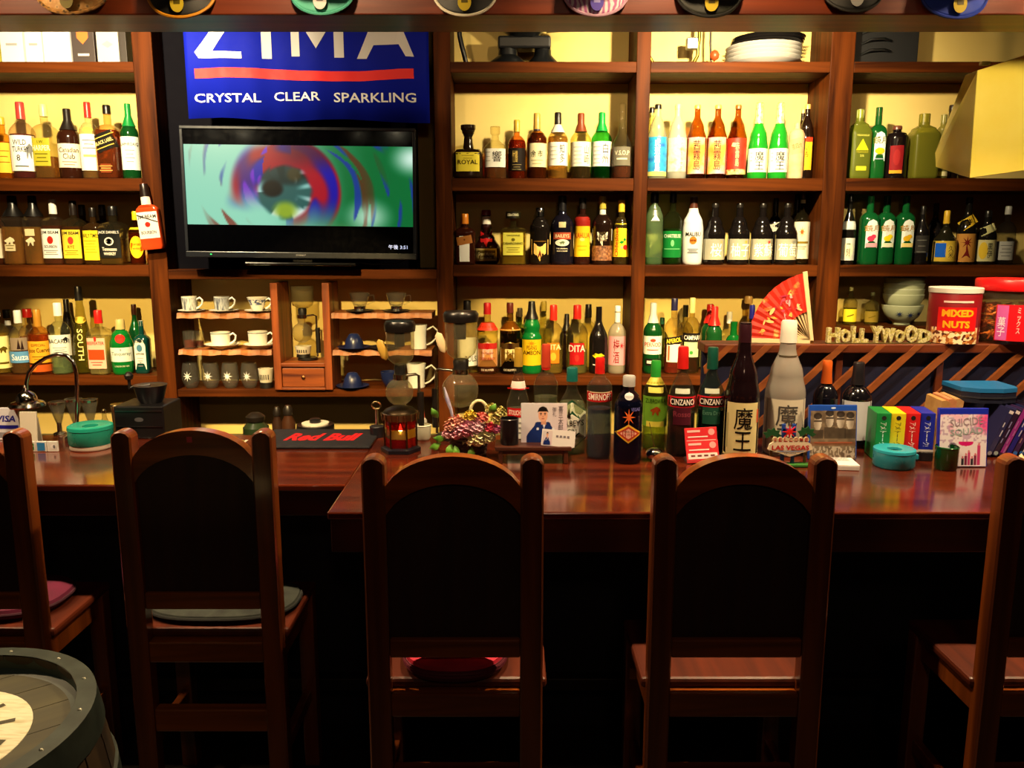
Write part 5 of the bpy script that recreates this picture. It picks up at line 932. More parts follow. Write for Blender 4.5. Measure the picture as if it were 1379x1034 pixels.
for k in range(6):
    a0, a1 = math.pi/3*k, math.pi/3*(k + 1); rows = 3
    for j in range(rows):
        z0, z1 = .014 + (hl*.72 - .014)*j/rows, .014 + (hl*.72 - .014)*(j + 1)/rows; q = .94*R
        A, Bp = Vector((q*math.cos(a0), q*math.sin(a0), 0)), Vector((q*math.cos(a1), q*math.sin(a1), 0)); nrm = ((A + Bp)/2).normalized()*.002
        vs = [A + Vector((0, 0, z0)), Bp + Vector((0, 0, z0)), Bp + Vector((0, 0, z1 - .002)), A + Vector((0, 0, z1 - .002))]
        vs = vs + [v - nrm for v in vs]
        obj('pane', me_from(vs, [(0, 1, 2, 3), (7, 6, 5, 4), (0, 4, 5, 1), (1, 5, 6, 2), (2, 6, 7, 3), (3, 7, 4, 0)]), GLASS(cols[(k*2 + j*3) % 6], 1, .35), ln)
obj('gallery', lathe_me([(R*1.08, hl*.72), (R*1.12, hl*.86), (R*1.0, hl*.88), (R*.9, hl*.8)], 24, cap=False), METAL('#8a7a58', .3), ln)
for k in range(16):
    a = 2*math.pi*k/16; obj('rib', tube_me([(R*1.13*math.cos(a), R*1.13*math.sin(a), hl*.71), (R*1.16*math.cos(a), R*1.16*math.sin(a), hl*.87)], .0022, 5), METAL('#c8b88a', .25), ln)
obj('roof', lathe_me([(R*1.05, hl*.88), (R*.9, hl*.94), (R*.5, hl), (.001, hl*1.01)], 24), METAL('#3a3024', .35), ln)
cd = obj('candle', lathe_me([(.012, .012), (.012, .05), (.004, .052)], 14), M('#e8dcc0', .5), ln); obj('flame', lathe_me([(.001, .052), (.006, .06), (.004, .07), (.001, .08)], 10), M('#ffd080', .5, 0, .5, 0, 14.0), cd)
p = pos(570, 592); s = S(585, p[1])
r = thing('cream_cup', 'small white pot beside the lantern', 'pot', p); obj('pot', lathe_me([(8*s, 0), (10*s, 3*s), (11*s, 20*s), (10*s, 20*s), (8*s, 4*s)], 20), M('#c8c8b0', .35), r); obj('rim', lathe_me([(11*s, 19*s), (11.6*s, 20*s), (10.5*s, 21*s)], 20, cap=False), M('#d8d4c0', .3), r)
r = thing('red_cap_dropper', 'tiny red-capped dropper bottle behind the small white pot', 'bottle', (p[0] - .004, p[1] + .05, ZK)); obj('vial', lathe_me([(5*s, 0), (5*s, 22*s), (2*s, 26*s)], 12), M('#d8d8d0', .3), r); obj('cap', lathe_me([(2.6*s, 25*s), (1.4*s, 36*s)], 12), M('#a82018', .4), r)
p = pos(508, 588); s = S(570, p[1])
r = thing('can_opener', 'chrome hand tool standing in a dark holder beside the lantern', 'tool', p); obj('holder', lathe_me([(9*s, 0), (10*s, 14*s), (9*s, 15*s)], 18), M('#15141a', .4), r); obj('shaft', tube_me([(0, 0, 12*s), (0, 0, 38*s)], 2*s, 8), METAL('#d0ccc0', .2), r); obj('ring_grip', tube_me([(6*s*math.cos(a), 0, 43*s + 5*s*math.sin(a)) for a in [2*math.pi*i/12 for i in range(12)]], 1.2*s, 6, True), METAL('#b8a878', .25), r)
# flower basket
p = pos(630, 618); s = S(600, p[1]); Rb = 28*s
fb = thing('flower_basket', 'dark woven basket of pink, cream and yellow flowers', 'flower basket', (p[0], p[1] + Rb, ZK))
rows, seg = 7, 36; vs, fs = [], []
for j in range(rows*3 + 1):
    for i in range(seg):
        a = 2*math.pi*i/seg; rj = Rb*(.84 + .16*j/(rows*3)); cell = ((i//2) + (j//3)) % 2; rj += (.0022 if cell else -.0012)*(1 if j % 3 else .3)
        vs.append((rj*math.cos(a), rj*math.sin(a), j*26*s/(rows*3)))
for j in range(rows*3):
    for i in range(seg): k = (i + 1) % seg; fs.append((j*seg + i, j*seg + k, (j + 1)*seg + k, (j + 1)*seg + i))
fs.append(tuple(reversed(range(seg)))); fs.append(tuple(rows*3*seg + i for i in range(seg)))
obj('basket', me_from(vs, fs), NOISE(['#1c0f09', '#4a2a16'], 40, .6), fb)
obj('basket_rim', tube_me([(Rb*1.02*math.cos(2*math.pi*i/28), Rb*1.02*math.sin(2*math.pi*i/28), 26*s) for i in range(28)], .005, 6, True), NOISE(['#2a160c', '#5a3418'], 40, .6), fb)
random.seed(3)
def bloom(nm, du, dv, r_, mat, n=46, dy=-.02):
    """A flower head of many small curled petals."""
    vs, fs = [], []; R = r_*s
    for i in range(n):
        th_ = math.acos(1 - 1.3*(i + .5)/n); ph = i*2.39996
        d = Vector((math.sin(th_)*math.cos(ph), math.sin(th_)*math.sin(ph)*.8, math.cos(th_))); t = d.cross(Vector((.3, .2, .9))).normalized(); b = d.cross(t)
        c = d*R*(.72 + random.random()*.2); k = R*.42*(.8 + .4*random.random()); bi = len(vs)
        vs += [c - d*R*.25, c + t*k*.7 + d*k*.2, c + t*k*.35 + b*k*.75 + d*k*.55, c - t*k*.35 + b*k*.8 + d*k*.5, c - t*k*.7 + d*k*.2]
        fs += [(bi, bi + 1, bi + 2), (bi, bi + 2, bi + 3), (bi, bi + 3, bi + 4)]
    b0 = len(vs); core = lathe_me([(.001, -R*.5)] + [(R*.74*math.sin(a_), -R*.0 - R*.7*math.cos(a_)) for a_ in [math.pi*i_/6 for i_ in range(1, 6)]] + [(.001, R*.72)], 10, cap=False)
    vs += [v_.co.copy() for v_ in core.vertices]; fs += [tuple(i_ + b0 for i_ in p_.vertices) for p_ in core.polygons]
    z = Z(596 - dv, fb.location.y + dy) - ZK
    return obj(nm, me_from(vs, fs), mat, fb, ((X(630 + du, 596 - dv, fb.location.y + dy) - p[0]), dy - .03, z))
fm = lambda a, b: NOISE([a, b], 60, .55)
pk, crm, ylw, sal = fm('#f08ab0', '#fcd0dc'), fm('#f4ea98', '#fcf8dc'), fm('#f4cc28', '#fce860'), fm('#f09080', '#fcc4b0')
for nm, du, dv, r_, mt_ in (('carnation', -2, 20, 15, pk), ('carnation', 12, 24, 13, fm('#f4a8c4', '#fce0e8')), ('carnation', -14, 14, 11, pk), ('hydrangea', 14, 8, 15, crm), ('hydrangea', 26, 10, 12, crm), ('hydrangea', 4, 7, 11, crm), ('rose', 30, 22, 9, fm('#b01838', '#d84060')), ('rose', -14, 30, 11, sal), ('rose', -22, 24, 9, fm('#e89080', '#f4c0a8')), ('tulip', 4, 38, 9, ylw), ('tulip', 20, 36, 9, fm('#e05a50', '#f09088')), ('cosmos', 38, 20, 8, fm('#c04a88', '#e080b0')), ('cosmos', -26, 14, 8, fm('#e89ab0', '#f4c8d0'))):
    bloom(nm, du, dv, r_, mt_, 60 if r_ > 11 else 40)
gf = NOISE(['#c8bc50', '#f0e8a0'], 50, .6)
for k in range(9): bloom('gypsophila_sprig', 28 + random.random()*18, 18 + random.random()*30, 6 + random.random()*3, gf, 40, .01)
lfm = NOISE(['#3a7a1c', '#7ab83a'], 30, .5)
for k, (du, dv, an) in enumerate(((-34, 4, 200), (-20, 4, 250), (-16, 2, 285), (-38, 38, 120), (30, 44, 60), (6, 0, 270), (-28, 10, 170))):
    a = math.radians(an); L = 17*s; pts = []
    for i in range(6): f = i/5; wdt = .30*L*math.sin(math.pi*min(1, f*1.02 + .02)); pts.append((f*L, wdt))
    vs, fs = [], []
    for f, wd in pts:
        for q in (-1, 0, 1): x, z = f*math.cos(a) - q*wd*math.sin(a), f*math.sin(a) + q*wd*math.cos(a); vs.append((x, -.012*math.sin(f/L*2.5) + abs(q)*.004, z))
    for i in range(5):
        for j in range(2): b = i*3 + j; fs.append((b, b + 3, b + 4, b + 1))
    z = Z(596 - dv, fb.location.y) - ZK
    obj('leaf', me_from(vs, fs, True), lfm, fb, (X(630 + du, 596 - dv, fb.location.y) - p[0], -.055, max(z, .03)))
lv = [(X(606 + a, 550 - b, fb.location.y) - p[0], -.02, Z(550 - b, fb.location.y) - ZK) for a, b in ((6, -20), (2, 0), (-3, 14), (-7, 30))]
obj('lavender_stalk', tube_me(lv, [.003, .005, .006, .002], 8), NOISE(['#8a88b8', '#c8c4d8'], 60, .6), fb)
obj('ribbon_loop', tube_me([(X(645 + 11*math.cos(a), 552 - 13*math.sin(a), fb.location.y) - p[0], -.01, Z(552 - 13*math.sin(a), fb.location.y) - ZK) for a in [math.pi*2*i/18 for i in range(18)]], .005, 8, True), M('#d8d0a0', .4), fb)
# ================================================================ COUNTER, MIDDLE PART
p = pos(718, 624); s = S(605, p[1])
rs = thing('wooden_riser', 'small dark wooden stand carrying the black cup and portrait card', 'stand', (p[0], p[1] + .03, ZK))
zr = 24*s; dkw = WOOD('#2c120a', '#5a2a16', .4, 0, 1)
obj('board', box_me(103*s, .085, 6*s, .003, (0, 0, zr - 6*s)), dkw, rs)
for sx in (-1, 1):
    obj('leg', box_me(.012, .08, zr - 6*s, .002, (sx*44*s, 0, 0)), dkw, rs)
obj('apron', box_me(88*s, .008, 5*s, .001, (0, -.03, zr - 11*s)), dkw, rs)
zst = ZK + zr; Yst = p[1] + .03
r = thing('black_cup', 'plain black cup on the wooden stand', 'cup', (X(686, 590, Yst) , Yst - .005, zst)); R = 12.5*s; obj('body', lathe_me([(R*.9, 0), (R, .005), (R, 35*s), (R*.9, 35*s), (R*.85, .008), (.001, .007)], 28), M('#0f0f14', .3), r); obj('rim', lathe_me([(R*1.0, 34*s), (R*1.03, 35*s), (R*.95, 36*s)], 28, cap=False), M('#17171d', .3), r)
# portrait card: a man in a dark blue kimono, with brush writing beside him
def portrait(full):
    def fn(s_, t):
        bg = [.80 + .05*s_, .76 + .04*t, .82]
        hx, hy = .46, .68
        c = [np.full_like(s_, b) if np.isscalar(b) else b + 0*s_ for b in bg]
        body = (np.abs(s_ - .47) < .16 + .20*sst(.52, .12, t)) & (t < .53 - .5*np.maximum(0, np.abs(s_ - .47) - .12))
        c = mixc(c, [.06, .16, .42], body*1.0)
        vneck = (np.abs(s_ - .50) < (t - .36)*.32) & (t > .36) & (t < .56); c = mixc(c, [.86, .85, .90], vneck*1.0)
        neck = (np.abs(s_ - .49) < .055) & (t > .46) & (t < .6); c = mixc(c, [.80, .58, .48], neck*1.0)
        for q in (.36, .70): c = mixc(c, [.85, .87, .92], (np.hypot((s_ - q), (t - .35)*.85) < .03)*1.0)
        face = np.hypot((s_ - .475)/.105, (t - .70)/.165) < 1; c = mixc(c, [.88, .66, .55], face*1.0)
        hair = (np.hypot((s_ - .475)/.118, (t - .76)/.165) < 1) & (t > .80 - .25*np.maximum(0, np.abs(s_ - .475) - .085)*4); c = mixc(c, [.07, .05, .05], hair*1.0)
        for q in (.43, .52): c = mixc(c, [.15, .08, .07], (np.hypot((s_ - q)/.022, (t - .715)/.010) < 1)*1.0); c = mixc(c, [.12, .07, .06], (np.hypot((s_ - q)/.03, (t - .75)/.008) < 1)*1.0)
        c = mixc(c, [.70, .45, .38], (np.hypot((s_ - .475)/.012, (t - .67)/.03) < 1)*.6); c = mixc(c, [.66, .30, .28], (np.hypot((s_ - .475)/.035, (t - .61)/.010) < 1)*1.0)
        return c
    return fn
w_, h_ = 63*s, 54*s
r = thing('portrait_card', 'square photo card of a person in a dark blue kimono with brush writing', 'photo card', (X(733, 570, Yst), Yst + .012, zst), 0, None, (math.radians(-5), 0, 0))
obj('card', box_me(w_, .004, h_, .001), M('#c8c4d0', .4), r); pr_ = obj('print', paint_me(w_*.99, h_*.99, 100, 86, portrait(1), -.0026), PAINTED(0, .35), r)
f = lambda x, z: -.0032
for body, cx, cz, a, b in (('喜\n三\n太\n郎', w_*.36, h_*.62, w_*.11, h_*.62), ('御\n礼', w_*.22, h_*.78, w_*.09, h_*.24)): obj('lettering', text_me(body, cx, cz, a, b, f, 0), M('#5a4a58', .5), pr_)
r = thing('business_card', 'white business card with a tiny portrait leaning at the stand edge', 'card', (X(751, 597, Yst - .035), Yst - .036, zst), 0, None, (math.radians(-8), math.radians(5), 0))
w_, h_ = 45*s, 22*s; obj('card', box_me(w_, .002, h_, 0), M('#e4e2e4', .45), r)
obj('tiny_print', paint_me(w_*.28, h_*.85, 40, 40, portrait(0), -.0016), PAINTED(0, .35), r, (-w_*.33, 0, h_*.06)); [obj('print_line', shape_me('bar', w_*(-.04 + .11*q_), h_*.62, w_*.07, h_*.13, lambda x, z: -.0016), M('#7a7480', .5), r) for q_ in range(4)]
# red leaflet stand
p = pos(948, 626); s = S(605, p[1]); w_, h_ = 44*s, 30*s
r = thing('leaflet_holder', 'clear holder with red and white printed cards before the vermouth', 'card holder', (p[0], p[1] + .03, ZK), 0, None)
obj('holder', box_me(w_*1.02, .045, 5*s, .002, (0, 0, 0)), GLASS('#e8d8d8', 1, .1), r)
def leaf_print(par, z0, tilt, yy):
    c = obj('card', box_me(w_, .003, h_, .0008), M('#c8242c', .45), par, (0, yy, z0), (math.radians(tilt), math.radians(-3), 0)); f = lambda x, z: -.0021
    obj('white_panel', shape_me('bar', 0, h_*.30, w_*.9, h_*.26, f), M('#e8d8d4', .45), c); obj('print_line', shape_me('bar', -w_*.1, h_*.58, w_*.62, h_*.05, f), M('#f4e0dc', .45), c); obj('print_line', shape_me('bar', -w_*.22, h_*.84, w_*.4, h_*.10, f), M('#e8b0ac', .45), c); obj('emblem', shape_me('circle', w_*.33, h_*.78, h_*.3, h_*.3, f), M('#e89a98', .45), c); [obj('print_line', shape_me('bar', (q_ - 1.5)*w_*.2, h_*.31, w_*.13, h_*.08, lambda x, z: -.0026), M('#6a2a2c', .45), c) for q_ in range(4)]
leaf_print(r, 17*s, -14, .004); leaf_print(r, .004, -20, -.022)
# chrome ball on a wire in front of the bison vodka
p = pos(881, 620); s = S(610, p[1]); r = thing('wire_ball_ornament', 'small chrome ball with a thin wire before the green-capped vodka', 'ornament', p)
obj('ball', lathe_me([(.001, 0)] + [(12*s*math.sin(a), 9*s - 9*s*math.cos(a)) for a in [math.pi*i/10 for i in range(1, 10)]] + [(.001, 18*s)], 24), METAL('#d0ccc4', .1), r); obj('wire', tube_me([(0, 0, 17*s), (-3*s, 0, 30*s), (-8*s, 0, 52*s)], .0012, 6), METAL('#a8a49c', .25), r)
# welcome sign ornament
p = pos(1062, 628); s = S(605, p[1]); r = thing('welcome_sign_ornament', 'small stand-up welcome sign ornament with palm trees and red star', 'ornament', p)
obj('ground', box_me(62*s, .03, 4*s, .002), M('#2a6a20', .5), r)
brd = obj('board', prism_me([(x*s, z*s) for x, z in ((0, 14), (30, 24), (28, 31), (22, 35), (-22, 35), (-28, 31), (-30, 24))], .008, -.006), M('#e8dcc0', .4), r)
f = lambda x, z: -.0068
obj('edge_line', shape_me('bar', 0, 21.5*s, 36*s, 1*s, f), M('#4a6ab0', .5), brd); obj('lettering', text_me('LAS VEGAS', 0, 26.5*s, 50*s, 6.5*s, f, .03), M('#c01c1c', .4), brd); obj('lettering', text_me('NEVADA', 0, 19*s, 16*s, 2*s, f), M('#4a5a8a', .4), brd)
for k, chh in enumerate('WELCOME'):
    d = obj('disc', lathe_me([(3.6*s, 0), (3.6*s, .004)], 16), M('#d8c8a0', .4), r, ((k - 3)*7*s, -.002, 37.5*s), (math.pi/2, 0, 0)); obj('lettering', text_me(chh, 0, 0, 4*s, 5*s), M('#c01c1c', .4), d, (0, 0, .0045), (-math.pi/2, 0, 0))
obj('sign_pole', box_me(5*s, .006, 58*s, .001, (-9*s, .004, 0)), M('#1c4aa8', .4), r); obj('sign_pole', box_me(5*s, .006, 58*s, .001, (5*s, .004, 0)), M('#1c4aa8', .4), r); obj('top_bar', box_me(18*s, .006, 4*s, .001, (-2*s, .004, 48*s)), M('#1c4aa8', .4), r)
obj('star', prism_me([(x*20*s - 2*s, z*20*s + 48*s) for x, z in shape_pts('star')], .005, -.006), M('#d8201c', .4), r)
for sx, hz in ((-24, 44), (22, 46)):
    t_ = obj('palm', box_me(3.5*s, .005, hz*s, .001, (sx*s, .006, 0)), M('#6a4a20', .5), r)
    obj('palm_crown', prism_me([(sx*s + math.cos(math.pi*i/9)*13*s*(1 if i % 2 == 0 else .7), hz*s - 2*s + math.sin(math.pi*i/9)*11*s*(1 if i % 2 == 0 else .7)) for i in range(10)] + [(sx*s - 8*s, hz*s - 6*s), (sx*s, hz*s - 1*s), (sx*s + 8*s, hz*s - 6*s)], .005, .002), M('#0f4a24', .5), t_)
# film cases
def film_case(lab, u, vb, wpx, hpx, art, edge='#1c4ac0', tilt=-7, rz=0):
    p = pos(u, vb); s = S(vb - 30, p[1]); w_, h_ = wpx*s, hpx*s
    r = thing('film_case', lab, 'film case', (p[0], p[1] + .012, ZK), 0, None, (math.radians(tilt), 0, rz))
    obj('shell', box_me(w_, .013, h_, .002), GLASS('#5a7ae0', 1, .55) if edge is None else M(edge, .3), r)
    c = obj('cover', paint_me(w_*.95, h_*.885, 90, 110, art, -.0072), PAINTED(0, .3), r, (0, 0, h_*.01)); return r, c, w_, h_, s
def four(s_, t):
    n_ = vnoise(s_, t, 14, 14, 21); base = mixc([.50, .44, .36], [.34, .29, .24], n_)
    c = [b + 0*s_ for b in base]
    for q, hh in ((.16, .80), (.42, .86), (.66, .84), (.87, .82)):
        d = np.hypot((s_ - q)/.085, (t - hh + .05)/.16); lit = (d < 1)*(.45 + .55*sst(-.05, .06, (q - s_) if q > .5 else (s_ - q))); c = mixc(c, [.82, .80, .76], lit*.85)
        c = mixc(c, [.16, .13, .11], (d < 1)*((np.abs(t - hh + .01) < .018)*.8)); c = mixc(c, [.12, .10, .09], (np.hypot((s_ - q)/.09, (t - hh - .09)/.07) < 1)*.8)
        c = mixc(c, [.14, .12, .10], ((np.abs(s_ - q) < .12) & (t < hh - .2) & (t > .42))*.55)
    c = mixc(c, [.45, .26, .16], ((t > .28) & (t < .36))*.5); c = mixc(c, [.78, .75, .70], ((t < .26) & (vnoise(s_, t, 40, 20, 5) > .55))*.7)
    return c
r, c, w_, h_, s = film_case('brown toned film case with four faces and a blue top edge', 1122, 620, 65, 74, four, '#1a48a8')
obj('format_mark', shape_me('circle', 0, h_*.945, w_*.10, h_*.035, lambda x, z: -.0072), M('#c8d4f0', .4), r)
obj('title_line', shape_me('bar', 0, h_*.30, w_*.8, h_*.03, lambda x, z: -.0078), M('#8a4a30', .5), c)
def splash(s_, t):
    n_ = vnoise(s_, t, 9, 9, 31); n2 = vnoise(s_, t, 26, 26, 33); base = [.90 + 0*s_, .88 + 0*s_, .93 + 0*s_]
    base = mixc(base, [.92, .35, .62], sst(.35, .12, np.hypot(s_ - 1.0, (t - .86)*1.1))*1.0); base = mixc(base, [.92, .62, .78], .5*sst(.55, .7, n_)*(t > .6))
    base = mixc(base, [.55, .40, .62], .45*sst(.62, .72, n2)*(t > .45)); base = mixc(base, [.35, .30, .42], ((np.hypot((s_ - .28)/.10, (t - .36)/.10) < 1) & (n2 > .3))*.8)
    base = mixc(base, [.80, .10, .45], ((np.hypot((s_ - .56)/.16, (t - .46)/.07) < 1) & (t < .48))*1.0)
    for k, q in enumerate((.50, .57, .63, .70, .77, .84)):
        hgt = .14 + .06*((k*7) % 3) + (.14 if k == 5 else 0); c_ = [[.12, .10, .16], [.45, .10, .25], [.75, .2, .45]][k % 3]
        base = mixc(base, c_, ((np.abs(s_ - q) < .030) & (t < hgt + .02*n2) & (t > .02))*.95); base = mixc(base, [.80, .45, .5], (np.hypot((s_ - q)/.022, (t - hgt - .03)/.025) < 1)*.95)
    return base
r, c, w_, h_, s = film_case('white film case with pink splashes and slanted grey lettering', 1297, 630, 67, 80, splash, '#1c2cb0', -6)
f = lambda x, z: -.0078
obj('lettering', text_me('SUICIDE', w_*.05, h_*.76, w_*.66, h_*.13, f, .01, math.radians(6)), M('#9a8a9c', .5), c); obj('lettering', text_me('SQUAD', w_*.06, h_*.585, w_*.66, h_*.13, f, .02, math.radians(5)), M('#93a8ac', .5), c)
p = pos(1133, 634); s = S(620, p[1]); r = thing('leaflet_pile', 'white leaflet pile leaning on the brown film case', 'leaflets', (p[0], p[1], ZK), 0, None, (0, 0, math.radians(-6)))
obj('leaflet', box_me(48*s, .085, .012, .001, (0, .045, 0)), M('#d8d6d4', .5), r); q = obj('top_leaflet', box_me(47*s, .083, .002, 0, (.002, .045, .0122)), M('#e6e4e2', .5), r)
t_ = text_me('HAVE MEMORIES', 0, 0, 36*s, .010)
for v in t_.vertices: v.co = Vector((v.co.x, .075 + v.co.z, .0147))
obj('lettering', t_, M('#4a4a50', .5), q)
t_ = text_me('SHARE MEMORIES', 0, 0, 36*s, .010)
for v in t_.vertices: v.co = Vector((v.co.x, .058 + v.co.z, .0147))
obj('lettering', t_, M('#4a4a50', .5), q)
# coloured disc box sets
for k, (u, c, tcx, nm) in enumerate(((1186, '#12803c', '#e8f0e4', 'green'), (1205.5, '#e0cc1c', '#5a5010', 'yellow'), (1225, '#d01c20', '#f4e4e0', 'red'), (1245, '#1c28a8', '#e4e8f4', 'blue'))):
    p = pos(u, 621); s = S(585, p[1]); w_, h_ = 20*s, 66*s
    r = thing('disc_box_set', nm + ' disc box set with white vertical lettering on its spine', 'box set', (p[0], p[1], ZK), math.radians(-9), 'row of coloured disc boxes')
    obj('slipcase', box_me(w_*.93, .10, h_, .0015, (0, .05, 0)), M(c, .4), r); f = lambda x, z: -.0006
    ft = obj('spine_foot', shape_me('bar', 0, h_*.10, w_, h_*.19, f), M('#1c1a1e', .45), r); obj('white_band', shape_me('bar', 0, h_*.205, w_, h_*.075, f), M('#d8d8d4', .45), r)
    obj('lettering', text_me('アメトーーク!', 0, h_*.56, h_*.5, w_*.42, f, .015, -math.pi/2), M(tcx, .45), r); obj('emblem', shape_me('circle', 0, h_*.90, w_*.3, w_*.3, f), M('#1c1a18', .45), r)
    if k == 0: obj('face_print', paint_me(w_*.9, h_*.19, 20, 24, portrait(0), -.0008), PAINTED(0, .4), r, (0, 0, h_*.005))
# paper files leaning in the row
for k, (u, vt, c, lb) in enumerate(((1259, 534, '#c8a060', 'tan paper file leaning beside the blue box set'), (1268, 534, '#d8906a', 'pinkish paper file behind the white film case'), (1278, 536, '#c8a470', 'narrow tan file behind the white film case'))):
    p = pos(u, 615 - k); s = S(580, p[1]); h_ = (612 - vt)*s; r = thing('paper_file', lb, 'file', (p[0] + .006*k, p[1] + .012*k, ZK), math.radians(-6), None, (0, math.radians(6), math.radians(-5)))
    obj('cover', prism_me([(-4.5*s, 0), (4.5*s, 0), (6*s, h_*.96), (0, h_), (-5*s, h_*.98)], .11, 0), NOISE([c, '#8a5a2c'], 14, .6), r); obj('sheets', box_me(6*s, .10, h_*.93, 0, (0, .058, .002)), M('#d8c8a0', .6), r)
# slanted disc cases at the end
random.seed(11)
dcol = ['#23234a', '#2c2c58', '#3a2450', '#1c2450', '#2a1a34', '#16162a', '#2c141e', '#8a2c88', '#2440a0', '#1a1a30', '#242480']
dl = ['white-topped navy', 'plain navy with pale letters', 'dark purple', 'deep blue with light dots', 'dark plum', 'black with white lettering', 'black with a red mark', 'bright magenta', 'mid blue', 'black at the far end', 'royal blue at the far end']
for k in range(11):
    u = 1333 + k*8.6; p = pos(u, 617); s = S(590, p[1]); h_ = 70*s; w_ = 7.2*s
    r = thing('disc_case', dl[k] + ' disc case in the leaning row at the counter end', 'disc case', (p[0], p[1] + .01, ZK + .004), 0, 'leaning disc cases', (0, math.radians(22), math.radians(-3)))
    obj('case', box_me(w_, .13, h_, .001, (0, .065, 0)), M(dcol[k], .35), r); f = lambda x, z: -.0008
    obj('insert', shape_me('bar', 0, h_*.52, w_*.86, h_*.92, f), M(dcol[(k*3 + 1) % 11], .3), r)
    for q_ in range(2 + k % 3): obj('print_line', shape_me('bar', (q_ % 2 - .5)*w_*.3, h_*(.66 - .17*q_), w_*.18, h_*(.10 + .03*((q_ + k) % 3)), lambda x, z: -.0012), M(['#c8c8d8', '#8a90c8', '#a87ab0', '#c8ccd8', '#9a7a80', '#e0e0e0', '#d83a30', '#e0a0d8', '#c8d4f0', '#b8b8b8', '#c8d0f0'][k], .4), r)
    if k in (0, 1, 3, 5): obj('top_mark', shape_me('bar', 0, h_*.93, w_*.8, h_*.06, lambda x, z: -.0012), M('#d8d4dc', .4), r)
    if k in (0, 1, 4, 5): obj('foot_mark', shape_me('circle', 0, h_*.06, w_*.8, w_*.8, lambda x, z: -.0012), M(['#8a8a94', '#9aa', '#fff', '#fff', '#2a6ac0', '#2a6ac0'][k], .4), r)
# zipped disc wallet on top of the cases
p = pos(1324, 606); zz = Z(541, p[1]); s = S(540, p[1])
r = thing('disc_wallet', 'rounded blue and black zipped disc wallet lying on the cases', 'disc wallet', (p[0], p[1] + .03, zz))
oc = [(-38*s, -.03), (-20*s, -.06), (10*s, -.065), (32*s, -.05), (38*s, -.02), (38*s, .08), (-38*s, .08)]
def flat_prism(outl, z0, z1): me = prism_me([(x, y) for x, y in outl], z1 - z0, 0); [setattr(v, 'co', Vector((v.co.x, v.co.z, z0 + v.co.y))) for v in me.vertices]; me.update(); bm = bmesh.new(); bm.from_mesh(me); bmesh.ops.recalc_face_normals(bm, faces=bm.faces[:]); bm.to_mesh(me); bm.free(); return me
obj('body', flat_prism([(x*.985, y*.98) for x, y in oc], 0, .032), M('#14182c', .5), r); obj('cover', flat_prism(oc, .032, .044), M('#1c6aa8', .4), r); obj('zip', flat_prism([(x*1.0, y*1.01) for x, y in oc], .014, .018), M('#2a2c34', .4), r)
# green glass cup
p = pos(1280, 635); s = S(618, p[1]); R = 15*s; r = thing('green_cup', 'dark green glass candle cup before the white film case', 'cup', (p[0], p[1] + R*.9, ZK)); obj('body', lathe_me([(R*.88, 0), (R*.95, .004), (R, 31*s), (R*.92, 31*s), (R*.86, .01), (.001, .009)], 32), M('#0a3c1c', .15, 0, .6, .3), r); obj('rim', lathe_me([(R*1.0, 30*s), (R*1.03, 31*s), (R*.95, 32*s)], 32, cap=False), M('#0c4a24', .15), r)
p = pos(1374, 625); s = S(615, p[1]); r = thing('shell_ornament', 'small pale shell ornament at the counter end', 'ornament', p); obj('shell', lathe_me([(.012, 0), (.026, .006), (.022, .016), (.006, .022)], 12, dr=.7), NOISE(['#d8b890', '#f0e0c8'], 60, .5), r); obj('spire', lathe_me([(.008, .02), (.001, .03)], 10), M('#e0c8a0', .5), r)

# ================================================================ SLATTED PANEL ON THE COUNTER
YP = 2.52; zp1 = Z(463, YP); zp0 = ZK; xp0, xp1 = X(946, 500, YP), XR
pan = thing('slatted_panel', 'navy counter panel with diagonal wooden slats and a dark wooden top rail', 'panel', ((xp0 + xp1)/2, YP, ZK))
pw, ph = xp1 - xp0, zp1 - zp0
slw = WOOD('#5a2c12', '#8a4c20', .45, 0, 1)
obj('backing_board', box_me(pw, .012, ph - .02, 0, (0, .02, 0)), M('#0c1030', .55), pan); rl = .028
obj('top_rail', box_me(pw, .10, rl, .003, (0, .035, ph - rl)), WOOD('#3c180c', '#6a3014', .4, 0, 1), pan)
for u in (1127, 1262, 1400): x = X(u, 540, YP) - (xp0 + xp1)/2; obj('stile', box_me(.022, .014, ph - rl, .002, (x, .008, 0)), WOOD('#3c180c', '#5a2812', .4, 2, 1), pan)
hgt = ph - rl; run = hgt*70/65*1.02
for k in range(16):
    ut = 982 + 50.2*k; xt = X(ut, 475, YP) - (xp0 + xp1)/2; hw = .012
    A = [(xt - run - hw, 0), (xt - run + hw*1.2, 0), (xt + hw*1.2, hgt + rl*.9), (xt - hw, hgt + rl*.9)]
    if A[2][0] > pw/2: continue
    if A[0][0] < -pw/2:
        f_ = (-pw/2 - A[0][0])/(A[3][0] - A[0][0]); A[0] = (-pw/2, f_*A[3][1]); f2 = max(0, (-pw/2 + .004 - A[1][0])/(A[2][0] - A[1][0])); A[1] = (A[1][0] + (A[2][0] - A[1][0])*f2, f2*A[2][1])
    obj('slat', prism_me(A, .012, -.016 - .002*(k % 2)), slw, pan)
ZRL = zp1
